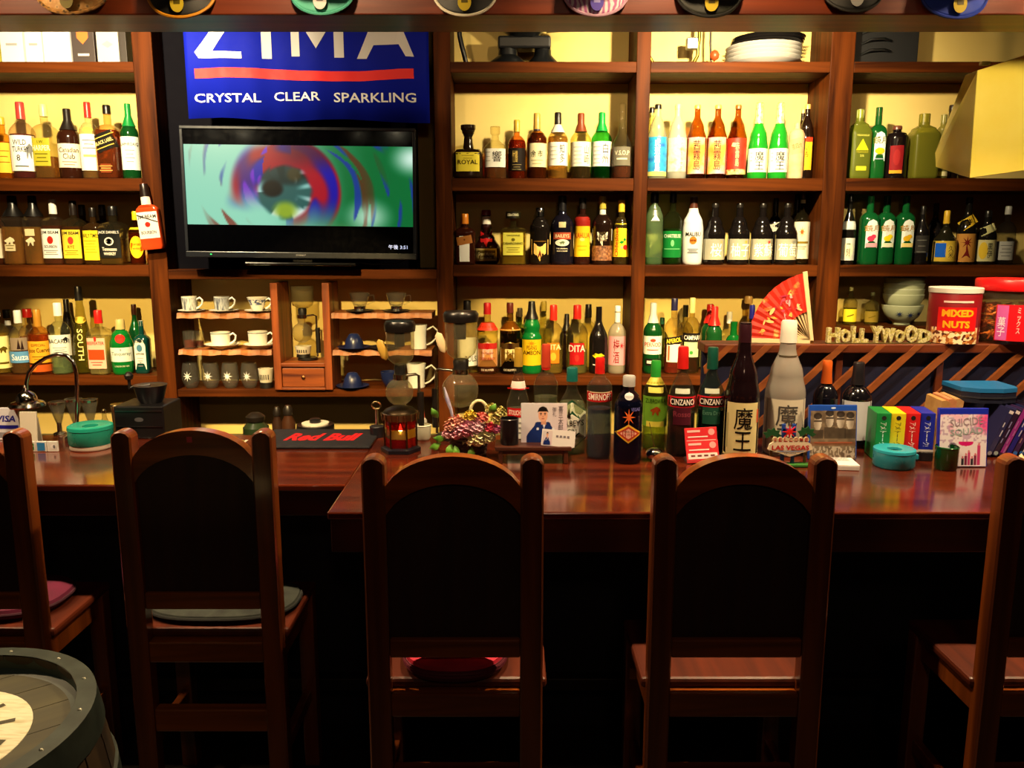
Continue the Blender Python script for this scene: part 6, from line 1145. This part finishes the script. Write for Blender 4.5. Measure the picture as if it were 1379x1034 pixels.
# letters, fan, nuts, snack jar
Yr = YP - .0
sgn = thing('glitter_letter_sign', 'gold glitter letters spelling HOLLYWOOD on the panel rail', 'sign', (X(1182, 462, Yr), Yr, ZRL))
glit = NOISE(['#a08a20', '#e8e080', '#fff8c8', '#8a7818'], 260, .3, 'cell', metal=.5)
s = S(450, Yr)
obj('base_strip', box_me(140*s, .02, .004, .001), M('#4a3c10', .5), sgn)
for chh, u0, u1, vt in (('H', 1115, 1132, 442), ('O', 1133, 1146, 444), ('L', 1148, 1159, 440), ('L', 1160, 1170, 443), ('Y', 1174, 1189, 440), ('W', 1187, 1206, 443), ('O', 1206, 1219, 445), ('O', 1220, 1236, 439), ('D', 1237, 1254, 444)):
    vs, fs = text_raw(chh, .05); w_, h_ = (u1 - u0)*s, (462 - vt)*s; cx = ((u0 + u1)/2 - 1184.5)*s
    n = len(vs); V = [(cx + a*w_, -.009, .004 + (b + .5)*h_) for a, b in vs]; V2 = [(x, .009, z) for x, y, z in V]
    ed = {}
    for fc in fs:
        for i in range(len(fc)): e_ = (fc[i], fc[(i + 1) % len(fc)]); ed[e_] = 1
    sides = [(a, b, b + n, a + n) for a, b in ed if (b, a) not in ed]
    obj('letter', me_from(V + V2, [tuple(f) for f in fs] + [tuple(i + n for i in reversed(f)) for f in fs] + sides), glit, sgn)
pf = (X(1094, 461, Yr), Yr + .01, ZRL + .004); s = S(430, Yr)
fan = thing('folding_fan', 'open red paper folding fan with pale bamboo ribs on the panel rail', 'fan', pf)
nf = 22; a0, a1 = math.radians(101), math.radians(178); r0, r1 = 42*s, 94*s
vs, fs = [], []
for i in range(nf + 1):
    a = a0 + (a1 - a0)*i/nf; yy = .002*(1 if i % 2 else -1); k = 1 - .10*(i/nf)
    for rr in (r0, (r0 + r1)/2, r1): vs.append((rr*k*math.cos(a), yy*rr/r1, rr*k*math.sin(a)))
for i in range(nf):
    for j in range(2): fs.append((i*3 + j, i*3 + 3 + j, i*3 + 4 + j, i*3 + j + 1))
fmn = NOISE(['#d02418', '#d02418', '#d8301c', '#d42a1a', '#e8a050'], 24, .5)
lf = obj('leaf', me_from(vs, fs), fmn, fan); sm = lf.modifiers.new('thick', 'SOLIDIFY'); sm.thickness = .0012
cream = M('#e0c898', .5)
for i in range(1, nf, 2):
    a = a0 + (a1 - a0)*i/nf; obj('rib', prism_me([(0, -.003), (r0*1.1*math.cos(a) - .006*math.sin(a)*-1, r0*1.1*math.sin(a) - .004), (r0*1.1*math.cos(a) - .006, r0*1.1*math.sin(a) + .004), (-.002, .003)], .0014, .003), cream, fan)
for a in (a0 - .03, a1 + .01):
    c_, s_ = math.cos(a), math.sin(a); Lg = r1*1.02 if a < 2 else r1*.9
    obj('guard', prism_me([(-.004*s_, .004*c_), (.006*s_, -.006*c_), (Lg*c_ + .008*s_, Lg*s_ - .008*c_), (Lg*c_ - .006*s_, Lg*s_ + .006*c_)], .004, -.006), cream, fan)
obj('pivot', lathe_me([(.006, -.003), (.006, .003)], 12), METAL('#c8a050', .3), fan, (0, -.004, 0), (math.pi/2, 0, 0))
random.seed(4)
for k in range(34):                          # a painted bird and maple leaves, as loose dabs
    fx = random.gauss(0, 1); fz = random.gauss(0, 1); dx, dz = (-36 + 9*fx, 52 + 9*fz) if k < 22 else (-60 + 8*fx, 26 + 8*fz)
    if not 46 < math.hypot(dx, dz) < 82 or dz < 4: continue
    obj('painted_dab', shape_me(['diamond', 'circle', 'beast'][k % 3], dx*s, dz*s, random.uniform(5, 12)*s, random.uniform(2, 5)*s, lambda x, z: -.0042 - .00002*k, random.random()*3), M(['#e8a8a8', '#c84860', '#f0c890', '#b02848', '#f0b050'][k % 5] if k < 22 else ['#f0b050', '#f0c880', '#e89048'][k % 3], .5), lf)
# nut can
p_ = (X(1286, 430, Yr + .03), Yr + .04, ZRL); s = S(430, p_[1]); R = 32*s; h_ = 74*s
can = thing('nut_can', 'red mixed nuts can with a white plastic lid', 'can', p_, -.38)
obj('shell', lathe_me([(R*.98, 0), (R, .003), (R, h_*.93), (R*.97, h_*.95)], 40), M('#7a1018', .35), can)
wrap = lambda off: (lambda x, z: -math.sqrt(max(0, R*R - x*x)) - off)
def curved(w_, z0, z1, off, mat, nm, par, cx=0.0, n=14):
    vs = []
    for i in range(n + 1):
        x = cx + w_*(i/n - .5)
        for z in (z0, z1): vs.append((x, wrap(off)(x, z), z))
    return obj(nm, me_from(vs, [(2*i, 2*i + 2, 2*i + 3, 2*i + 1) for i in range(n)], True), mat, par)
curved(R*1.96, .002, h_*.30, .0006, NOISE(['#5a2410', '#c88a48', '#f0dcb0', '#a0581c', '#e8c890'], 120, .4, 'cell', True), 'nut_print', can)
lb = curved(R*1.42, h_*.24, h_*.66, .0010, M('#d81418', .35), 'label', can, R*.04)
obj('lettering', text_me('MIXED', R*.05, h_*.56, R*1.18, h_*.13, wrap(.0018), .05), M('#f0a818', .4), lb); obj('lettering', text_me('NUTS', R*.02, h_*.36, R*1.0, h_*.13, wrap(.0018), .05), M('#f0a818', .4), lb); obj('script_line', shape_me('bar', R*.05, h_*.76, R*1.1, h_*.035, wrap(.0012)), M('#e0c8c0', .4), can)
obj('lid', lathe_me([(R*1.03, h_*.91), (R*1.04, h_*.99), (R*1.0, h_), (R*.9, h_*.995), (.001, h_*.99)], 40), M('#d8d4cc', .35), can)
# snack jar
p_ = (X(1365, 430, Yr + .04), Yr + .062, ZRL); s = S(430, p_[1]); R = 46*s; h_ = 84*s
jar = thing('snack_jar', 'large clear jar of orange snack sticks with a red lid and label', 'jar', p_, -.30)
obj('glass', lathe_me([(R*.92, 0), (R*.98, .01), (R, h_*.1), (R, h_*.62), (R*.9, h_*.76), (R*.86, h_*.84)], 40), GLASS('#e8d8b0', 1, .05), jar)
obj('lid', lathe_me([(R*.95, h_*.82), (R*.97, h_*.84), (R*.97, h_*.98), (R*.94, h_), (.001, h_)], 40), M('#d81418', .35), jar)
mes = []
random.seed(2)
for k in range(230):
    a, rr, z = random.random()*6.28, R*.86*math.sqrt(random.uniform(.25, 1)), random.uniform(.03, .56)*h_
    d = Vector((random.gauss(0, 1), random.gauss(0, 1), random.gauss(0, .4))).normalized()*.022; c = Vector((rr*math.cos(a), rr*math.sin(a), z + .004))
    def cl_(q):
        k_ = math.hypot(q.x, q.y); return Vector((q.x, q.y, min(max(q.z, .012), h_*.6)))*1.0 if k_ < R*.9 else Vector((q.x*R*.9/k_, q.y*R*.9/k_, min(max(q.z, .012), h_*.6)))
    mes.append(tube_me([cl_(c - d), cl_(c + Vector((0, 0, .004))), cl_(c + d)], .0036, 5))
st = obj('snack_sticks', join_me(mes), NOISE(['#b8441a', '#e07a28', '#e8a048'], 60, .55), jar); st['kind'] = 'stuff'
Rj = R; wj = lambda off: (lambda x, z: -math.sqrt(max(0, Rj*Rj - x*x)) - off)
vs = []
for i in range(13):
    x = R*(-.56 + 1.15*i/12)
    for z in (h_*.06, h_*.62): vs.append((x, wj(.001)(x, z), z))
lb = obj('label', me_from(vs, [(2*i, 2*i + 2, 2*i + 3, 2*i + 1) for i in range(12)], True), M('#d81420', .35), jar)
obj('side_panel', shape_me('bar', -R*.41, h_*.34, R*.26, h_*.54, wj(.0016)), M('#c85aa8', .4), lb); obj('lettering', text_me('お\nい\nし\nい', R*.32, h_*.33, R*.16, h_*.46, wj(.0018), .02), M('#f0c030', .4), lb); obj('lettering', text_me('ミ\nッ\nク\nス', -R*.02, h_*.38, R*.10, h_*.4, wj(.0018)), M('#f0d8d0', .4), lb); obj('lettering', text_me('菓\n子', -R*.42, h_*.28, R*.18, h_*.3, wj(.0022), .02), M('#f0e8f4', .4), lb)
# bowls on the small shelf
Yq = 3.93; s = S(430, Yq); R = 26*s
for k in range(5):
    z = ZE + (0 if k == 0 else .052 + .026*(k - 1)) ; q = 1.0 - .008*k
    r = thing('rice_bowl', ['blue-flowered bowl at the bottom of the stack beside the nut can', 'pale green bowl second from the bottom of the stack', 'pale green bowl in the middle of the stack', 'pale green bowl second from the top of the stack', 'pale green bowl on top of the stack'][k], 'bowl', (X(1214, 430, Yq), Yq, z), 0, 'stacked rice bowls')
    hb = .095; obj('bowl', lathe_me([(R*.42, 0), (R*.42, .01), (R*.5, .014), (R*.8, .04), (R*.97*q, .075), (R*q, hb), (R*.96*q, hb), (R*.75, .045), (R*.4, .02), (.001, .018)], 32), M('#b8bc94', .3), r)
    if k == 0:
        def wb(x, z): t = (z - .014)/(hb - .014); rr = R*(.60 + .44*max(0, t)**.5) + .002; return -math.sqrt(max(1e-6, rr*rr - x*x))
        for dx, dz, sz in ((-.5, .055, .035), (0, .05, .042), (.45, .056, .034)): obj('flower_print', shape_me('star', dx*R, dz, sz, sz*.8, wb), M('#22305a', .4), r)
    obj('rim_line', lathe_me([(R*q*1.003, hb - .004), (R*q*1.003, hb - .001)], 32, cap=False), M('#d4d8b8', .3), r)

# ================================================================ CREAM HOOD AT THE RIGHT
Yh = 2.95; s = S(160, Yh)
hx = lambda u, v, Y: (X(u, v, Y), Y, Z(v, Y))
hd = thing('extractor_hood', 'cream angular hanging hood with a faceted side at the wall', 'hood', (X(1340, 235, Yh), Yh, Z(235, Yh)))
o = Vector(hd.location)
F1 = [hx(1306, 240, Yh), hx(1470, 217, Yh), hx(1470, 45, Yh), hx(1316, 95, Yh)]
G1 = [hx(1260, 225, Yh + .30), hx(1260, 206, Yh + .30), hx(1300, 101, Yh + .30)]
G2 = [hx(1470, 205, Yh + .30), hx(1470, 52, Yh + .30)]
vs = [Vector(q) - o for q in F1 + G1 + G2]
fs = [(0, 1, 2, 3), (0, 3, 6, 5, 4), (0, 4, 7, 1), (4, 5, 6, 8, 7), (6, 3, 2, 8), (1, 7, 8, 2)]
me = me_from(vs, fs); bm = bmesh.new(); bm.from_mesh(me); bmesh.ops.recalc_face_normals(bm, faces=bm.faces[:]); bmesh.ops.bevel(bm, geom=bm.edges[:], offset=.002, segments=1, affect='EDGES'); bm.to_mesh(me); bm.free()
obj('shell', me, NOISE(['#d8c048', '#e4d066'], 4, .25), hd)
obj('clip', box_me(.03, .02, .012, .002), M('#8a7a28', .4), hd, Vector(hx(1326, 88, Yh + .03)) - o); obj('hanger', box_me(.02, .02, .9, .002), M('#2a2418', .5), hd, Vector(hx(1440, 60, Yh + .1)) - o)

# ================================================================ CAPS ON THE BEAM
Yc_ = 2.47
def cap_hat(lab, u, vtip, wpx, top, edge, stk, stk_c):
    s = S(10, Yc_); R = wpx*s/2; r = thing('baseball_cap', lab, 'cap', (X(u, 10, Yc_), Yc_, Z(vtip, Yc_)), 0, 'caps hung along the beam')
    L = .075; n = 20; vs, fs = [], []
    for i in range(n + 1):
        a = math.pi*(1 + i/n); x = R*math.cos(a)
        for k in (1.0, .85, .45, 0):
            z = L + L*math.sin(a)*k if k else L; xx = x*(1 if k else 1); yy = .016*(x/R)**2*1.0 - .012*(1 - (x/R)**2)*(1 if k else .3)
            vs.append((xx*(.55 + .45*k) if k < 1 else xx, yy, z if k else L + .01))
    for i in range(n):
        for j in range(3): b = i*4 + j; fs.append((b, b + 4, b + 5, b + 1))
    br_ = obj('brim', me_from(vs, fs, True), top, r); sm = br_.modifiers.new('thick', 'SOLIDIFY'); sm.thickness = .003
    obj('brim_edge', tube_me([(R*math.cos(math.pi*(1 + i/24)), .016*math.cos(math.pi*i/24)**2 - .012*math.sin(math.pi*i/24)**2, L + L*math.sin(math.pi*(1 + i/24))) for i in range(25)], .0045, 6), edge, r)
    vs, fs = [], []
    for j in range(7):
        b = math.pi/2*j/6
        for i in range(17): a = math.pi*i/16; vs.append((R*.86*math.cos(a)*math.cos(b*.96), -.075*math.sin(a)*math.cos(b*.7) - .0, L + .004 + .12*math.sin(b)))
    for j in range(6):
        for i in range(16): fs.append((j*17 + i, j*17 + i + 1, (j + 1)*17 + i + 1, (j + 1)*17 + i))
    cr = obj('crown', me_from(vs, fs, True), top, r); obj('button', lathe_me([(.008, 0), (.006, .006), (.001, .008)], 10), edge, r, (0, -.01, L + .124))
    if stk:
        q = obj('sticker', lathe_me([(.019, 0), (.019, .002)], 20, dr=1.25), stk, r, (0, -.019, L*.46), (math.pi/2, 0, 0)); obj('sticker_mark', box_me(.018, .012, .0006, 0, (0, .004, .002)), stk_c, q)
blkc = M('#14130f', .6); gold = M('#c8b030', .3); dgold = M('#5a5010', .4)
cap_hat('leopard print cap on the beam', 95, 20, 100, NOISE(['#1a120c', '#d8a860', '#c89048'], 70, .6, 'spots'), NOISE(['#1a120c', '#c89048'], 70, .6, 'spots'), M('#8a7a20', .4), dgold)
cap_hat('black cap with an orange-edged brim and gold sticker', 242, 25, 92, blkc, M('#d8901c', .5), gold, dgold)
cap_hat('turquoise cap with a white oval sticker', 433, 21, 87, M('#5ab8a0', .6), M('#4aa890', .6), M('#d8d4d0', .4), M('#6a6a6a', .4))
cap_hat('black cap with a white-edged brim and gold sticker', 626, 23, 86, blkc, M('#d8d0b8', .5), gold, dgold)
cap_hat('pink and white zebra striped cap with purple sticker', 803, 23, 88, NOISE(['#e8d8e0', '#e8d8e0', '#c878a8', '#b06098'], 22, .6, 'wave'), M('#c8a0b8', .6), M('#5a48b8', .4), M('#a8a0e0', .4))
cap_hat('dark camouflage cap with gold sticker', 956, 24, 88, NOISE(['#14150f', '#24261a', '#0e0f0c'], 40, .6), blkc, gold, dgold)
cap_hat('plain black cap with silver sticker', 1150, 17, 84, blkc, blkc, M('#a8a8a4', .35), M('#4a4a4a', .4))
cap_hat('royal blue cap with gold sticker', 1288, 26, 90, M('#1c3aa8', .6), M('#1a349a', .6), gold, dgold)

# ================================================================ LAMP BODIES
def can_lamp(lab, p, tgt, grp):
    d = (Vector(tgt) - Vector(p)).normalized(); q = d.to_track_quat('-Z', 'Y').to_euler()
    r = thing('spot_lamp', lab, 'lamp', p, 0, grp)
    obj('can', lathe_me([(.042, .012), (.044, .10), (.03, .12), (.001, .122)], 20, cap=False), M('#17130f', .4), r, None, q); obj('lens', lathe_me([(.036, .030), (.036, .034)], 20), M('#fff0c8', .3, 0, .5, 0, 6.0), r, None, q)
    obj('stem', tube_me([(-d.x*.1, -d.y*.1, -d.z*.1), (0, -.02, CEIL - p[2] + .004)], .008, 8), M('#17130f', .4), r)
for k, p in enumerate(SHELF_LAMPS): can_lamp(['black ceiling spot lamp behind the beam over the cartons', 'black ceiling spot lamp behind the beam over the shochu bottles'][k], p, (p[0], 4.0, H0 + .4), 'ceiling spot lamps')
for k, p in enumerate(COUNTER_LAMPS): can_lamp(['black ceiling spot lamp over the counter ' + q for q in ('card sign', 'bar mat', 'flower basket', 'sake bottles', 'disc cases')][k], p, (p[0], 2.32, H0 - .6), 'ceiling spot lamps')
can_lamp('black ceiling spot lamp over the barrel', BARREL_LAMP, (-1.0, 1.15, .7), 'ceiling spot lamps')
for k, p in enumerate(CAP_FILL_LAMPS): can_lamp(['black ceiling spot lamp over the ' + q for q in ('leopard cap', 'turquoise cap', 'zebra cap', 'blue cap')][k], p, (p[0], 2.5, BZ + .05), 'ceiling spot lamps')
for k, p in enumerate(BACK_LAMPS): can_lamp(['black tilted spot lamp aimed at the ' + q for q in ('rum bottles', 'cup shelves', 'lychee liqueurs', 'aperitif bottles')][k], p, (p[0], 3.9, H0 - .62), 'ceiling spot lamps')
can_lamp('black tilted spot lamp aimed at the cream hood', HOOD_FILL_LAMP, (1.72, 2.95, H0 + .42), 'ceiling spot lamps')
can_lamp('added black ceiling fill lamp over the room behind the chairs', ROOM_FILL_LAMP, (0, 1.6, .8), 'ceiling spot lamps')

# ================================================================ CHAIRS
chw = WOOD('#4a200a', '#8a4414', .35, 2, .8, .7); chh_ = WOOD('#5a2608', '#a85614', .32, 0, .8, .8); chp = WOOD('#241010', '#3a1a14', .6, 2, .8)
def chair(lab, x, y, sticker=False, plate=False, rz=0.0):
    r = thing('bar_chair', lab, 'chair', (x, y, 0), rz, 'wooden chairs along the counter')
    Wc, pw_, pd = .372, .048, .042; top = 1.036
    for sx in (-1, 1):
        px_ = sx*(Wc/2 - pw_/2)
        prof = [(-pw_/2, 0), (pw_/2, 0), (pw_/2, top - .012), (pw_/2 - .010, top - .002), (0, top + .002), (-pw_/2 + .010, top - .002), (-pw_/2, top - .012)]
        obj('post', prism_me([(px_ + a, b) for a, b in prof], pd, -pd/2, .004), chw, r)
        obj('front_leg', box_me(.042, .042, .515, .004, (sx*(Wc/2 - .012), .265, 0)), chw, r)
        obj('side_rail', box_me(.024, .25, .05, .003, (sx*(Wc/2 - .016), .14, .455)), chw, r); obj('side_stretcher', box_me(.022, .25, .035, .003, (sx*(Wc/2 - .016), .14, .20)), chw, r)
    hwi = Wc/2 - pw_; n = 16; out = []; inn = []
    zt, ze = top + .002, Z(652, 1.62) ; zi, zie = Z(649, 1.62), Z(690, 1.62)
    arc = lambda a, b, f: b + (a - b)*math.sqrt(max(0, 1 - (f*.93)**2)) if abs(f) < 1 else b + (a - b)*math.sqrt(1 - .93**2)
    sc_ = lambda a, b, f: b + (a - b)*(math.sqrt(1 - (f*.93)**2) - math.sqrt(1 - .93**2))/(1 - math.sqrt(1 - .93**2))
    for i in range(n + 1):
        f_ = 2*i/n - 1; out.append((hwi*f_, sc_(zt, ze, f_))); inn.append((hwi*f_, sc_(zi, zie, f_)))
    vs, fs = [], []
    for (x_, z1), (_, z0) in zip(out, inn): vs += [(x_, -.016, z0), (x_, -.016, z1), (x_, .016, z1), (x_, .016, z0)]
    for i in range(n):
        a, b = 4*i, 4*i + 4; fs += [(a, b, b + 1, a + 1), (a + 1, b + 1, b + 2, a + 2), (a + 2, b + 2, b + 3, a + 3), (a + 3, b + 3, b, a)]
    tr = obj('top_rail', me_from(vs, fs, True, 'rail', 40), chh_, r)
    pts = [(hwi, .60)] + [(a, b + .004) for a, b in reversed(inn)] + [(-hwi, .60)]
    obj('back_panel', prism_me(list(reversed(pts)), .012, -.004), chp, r)
    obj('lower_rail', box_me(2*hwi, .032, .042, .004, (0, 0, .597)), chh_, r); obj('seat_rail', box_me(2*hwi, .034, .054, .004, (0, 0, .460)), chh_, r); obj('stretcher', box_me(2*hwi, .030, .06, .004, (0, 0, .275)), chh_, r)
    obj('front_rail', box_me(Wc - .06, .024, .05, .003, (0, .265, .455)), chh_, r)
    obj('seat', box_me(Wc + .02, .285, .024, .008, (0, .152, .512)), WOOD('#3a140a', '#682a12', .45, 1, .8, .1), r)
    if sticker: obj('sticker', box_me(.012, .001, .013, 0, (-.004, -.0168, top - .026)), M('#c83048', .5), tr)
    if plate: obj('metal_tag', box_me(.02, .002, .03, .001, (-(Wc/2 - .012), .243, .40)), METAL('#a87a34', .35), r)
    return r
Y3, Y2 = 1.62, 1.85
chair('wooden bar chair with a crimson cushion, in front of the flower basket', X(610, 620, Y3), Y3)
chair('wooden bar chair with a bare seat, in front of the sake bottles', X(1002, 620, Y3), Y3, False, True)
chair('wooden bar chair with a small pink sticker on its arched top', X(261, 590, Y2), Y2, True)
chair('wooden bar chair cut off by the photo edge beside the barrel', X(37, 590, Y2) - .186, Y2)
chair('wooden bar chair cut off by the photo edge below the disc cases', X(1347, 625, Y3) + .186, Y3)
ZS = .536
def cushion(lab, x, y, rx, ry, h_, mat, mat2, dbl=False, z=ZS):
    r = thing('seat_cushion', lab, 'cushion', (x, y, z), 0)
    pr = [(.6, 0), (.93, .12), (1, .4), (.97, .7), (.8, .92), (.4, 1.0), (.001, .98)]
    obj('pad', lathe_me([(q*rx, t*h_) for q, t in pr], 36, 2.6, ry/rx), mat, r)
    obj('piping', tube_me([(rx*1.0*math.copysign(abs(math.cos(a))**(2/2.6), math.cos(a)), ry*math.copysign(abs(math.sin(a))**(2/2.6), math.sin(a)), h_*.45) for a in [2*math.pi*i/40 for i in range(40)]], .004, 6, True), mat2, r)
    if dbl: obj('lower_pad', lathe_me([(q*rx*1.03, t*h_*.8 - h_*.0) for q, t in pr[:4]], 36, 2.6, ry/rx), mat2, r)
crim, crim2 = NOISE(['#a81430', '#cc2040'], 14, .75), M('#5a0c24', .7)
cushion('crimson padded round cushion on the chair before the flower basket', X(610, 900, Y3), Y3 + .105, .116, .126, .056, crim, crim2, True)
cushion('dull grey-green cushion on the chair with the pink sticker', X(261, 850, Y2) + .03, Y2 + .145, .19, .12, .03, NOISE(['#1a2020', '#343a34', '#141818'], 14, .8), M('#141818', .8))
cushion('magenta cushion on the chair beside the barrel', X(37, 850, Y2) - .15, Y2 + .15, .17, .12, .045, NOISE(['#4a0828', '#680e38'], 14, .8), M('#38061f', .8))

# ================================================================ BARREL
bc = (-0.934, 1.166, 0.0); zt = H0 - .752; Rr = .25
bl = thing('whisky_barrel', 'old grey-green barrel with a white printed round on its head', 'barrel', bc)
stw = WOOD('#2a2016', '#4a3a26', .6, 2, .7); hdw = WOOD('#2e2c18', '#484426', .55, 0, .6)
def br_r(z): f_ = z/zt*2 - 1; return Rr*(1.16 - .16*f_*f_)
ns = 24
for k in range(ns):
    a0_, a1_ = 2*math.pi*(k + .03)/ns, 2*math.pi*(k + .97)/ns; vs, fs = [], []; nz = 10
    for j in range(nz + 1):
        z = zt*j/nz; ro = br_r(z)
        for a, rr in ((a0_, ro), (a1_, ro), (a1_, ro - .025), (a0_, ro - .025)): vs.append((rr*math.cos(a), rr*math.sin(a), z))
    for j in range(nz):
        for i in range(4): b = j*4; fs.append((b + i, b + (i + 1) % 4, b + 4 + (i + 1) % 4, b + 4 + i))
    fs += [(3, 2, 1, 0), (4*nz, 4*nz + 1, 4*nz + 2, 4*nz + 3)]
    obj('stave', me_from(vs, fs), stw, bl)
hoop = NOISE(['#262e2a', '#38423c'], 25, .45, metal=.3)
for z0, z1 in ((zt - .05, zt + .001), (zt - .17, zt - .13), (.13, .17), (0, .05)):
    obj('hoop', lathe_me([(br_r(min(z0, zt)) + .003, z0), (br_r(min(z1, zt)) + .004, z1), (br_r(min(z1, zt)) - (.026 if z1 > zt else .004), z1 + .001)], 64, cap=False), hoop, bl)
for k in range(14): a = 2*math.pi*k/14 + .2; obj('rivet', lathe_me([(.005, 0), (.003, .003), (.001, .004)], 8), METAL('#8a8a7c', .4), bl, ((br_r(zt) - .012)*math.cos(a), (br_r(zt) - .012)*math.sin(a), zt))
hz = zt - .03; rh = Rr - .026; npk = 6
obj('inner_rim', lathe_me([(rh - .012, hz), (rh + .003, hz + .004), (rh + .003, zt - .002)], 64, cap=False), NOISE(['#2a342e', '#3a463e'], 20, .5), bl)
for k in range(npk):
    y0_, y1_ = -rh + 2*rh*k/npk + .0008, -rh + 2*rh*(k + 1)/npk - .0008; m_ = 8; up_, lo_ = [], []
    for i in range(m_ + 1):
        y_ = y0_ + (y1_ - y0_)*i/m_; w__ = math.sqrt(max(1e-6, rh*rh - y_*y_)); up_.append((w__, y_)); lo_.append((-w__, y_))
    ol = up_ + list(reversed(lo_)); pk_ = obj('head_plank', flat_prism(ol, hz - .015, hz), hdw, bl); pk_.rotation_euler = (0, 0, math.radians(38))
rd = obj('white_round', lathe_me([(.157, hz - .001), (.157, hz + .0008)], 64), NOISE(['#cfc8a0', '#e4dfc0', '#bcb488'], 18, .6, stretch=(1, 6, 1)), bl)
inkm = M('#3a3418', .6)
for k, chh in enumerate('DISTILLED'):
    a = math.radians(28*(8 - k) - 30); tm = text_me(chh, 0, 0, .022 if chh == 'I' else .034, .046, None, .02)
    for v in tm.vertices:
        x_, z_ = v.co.x, v.co.z; ra = .108 + z_; v.co = Vector((ra*math.cos(a) + x_*math.sin(a), ra*math.sin(a) - x_*math.cos(a), hz + .0014))
    obj('lettering', tm, inkm, rd)
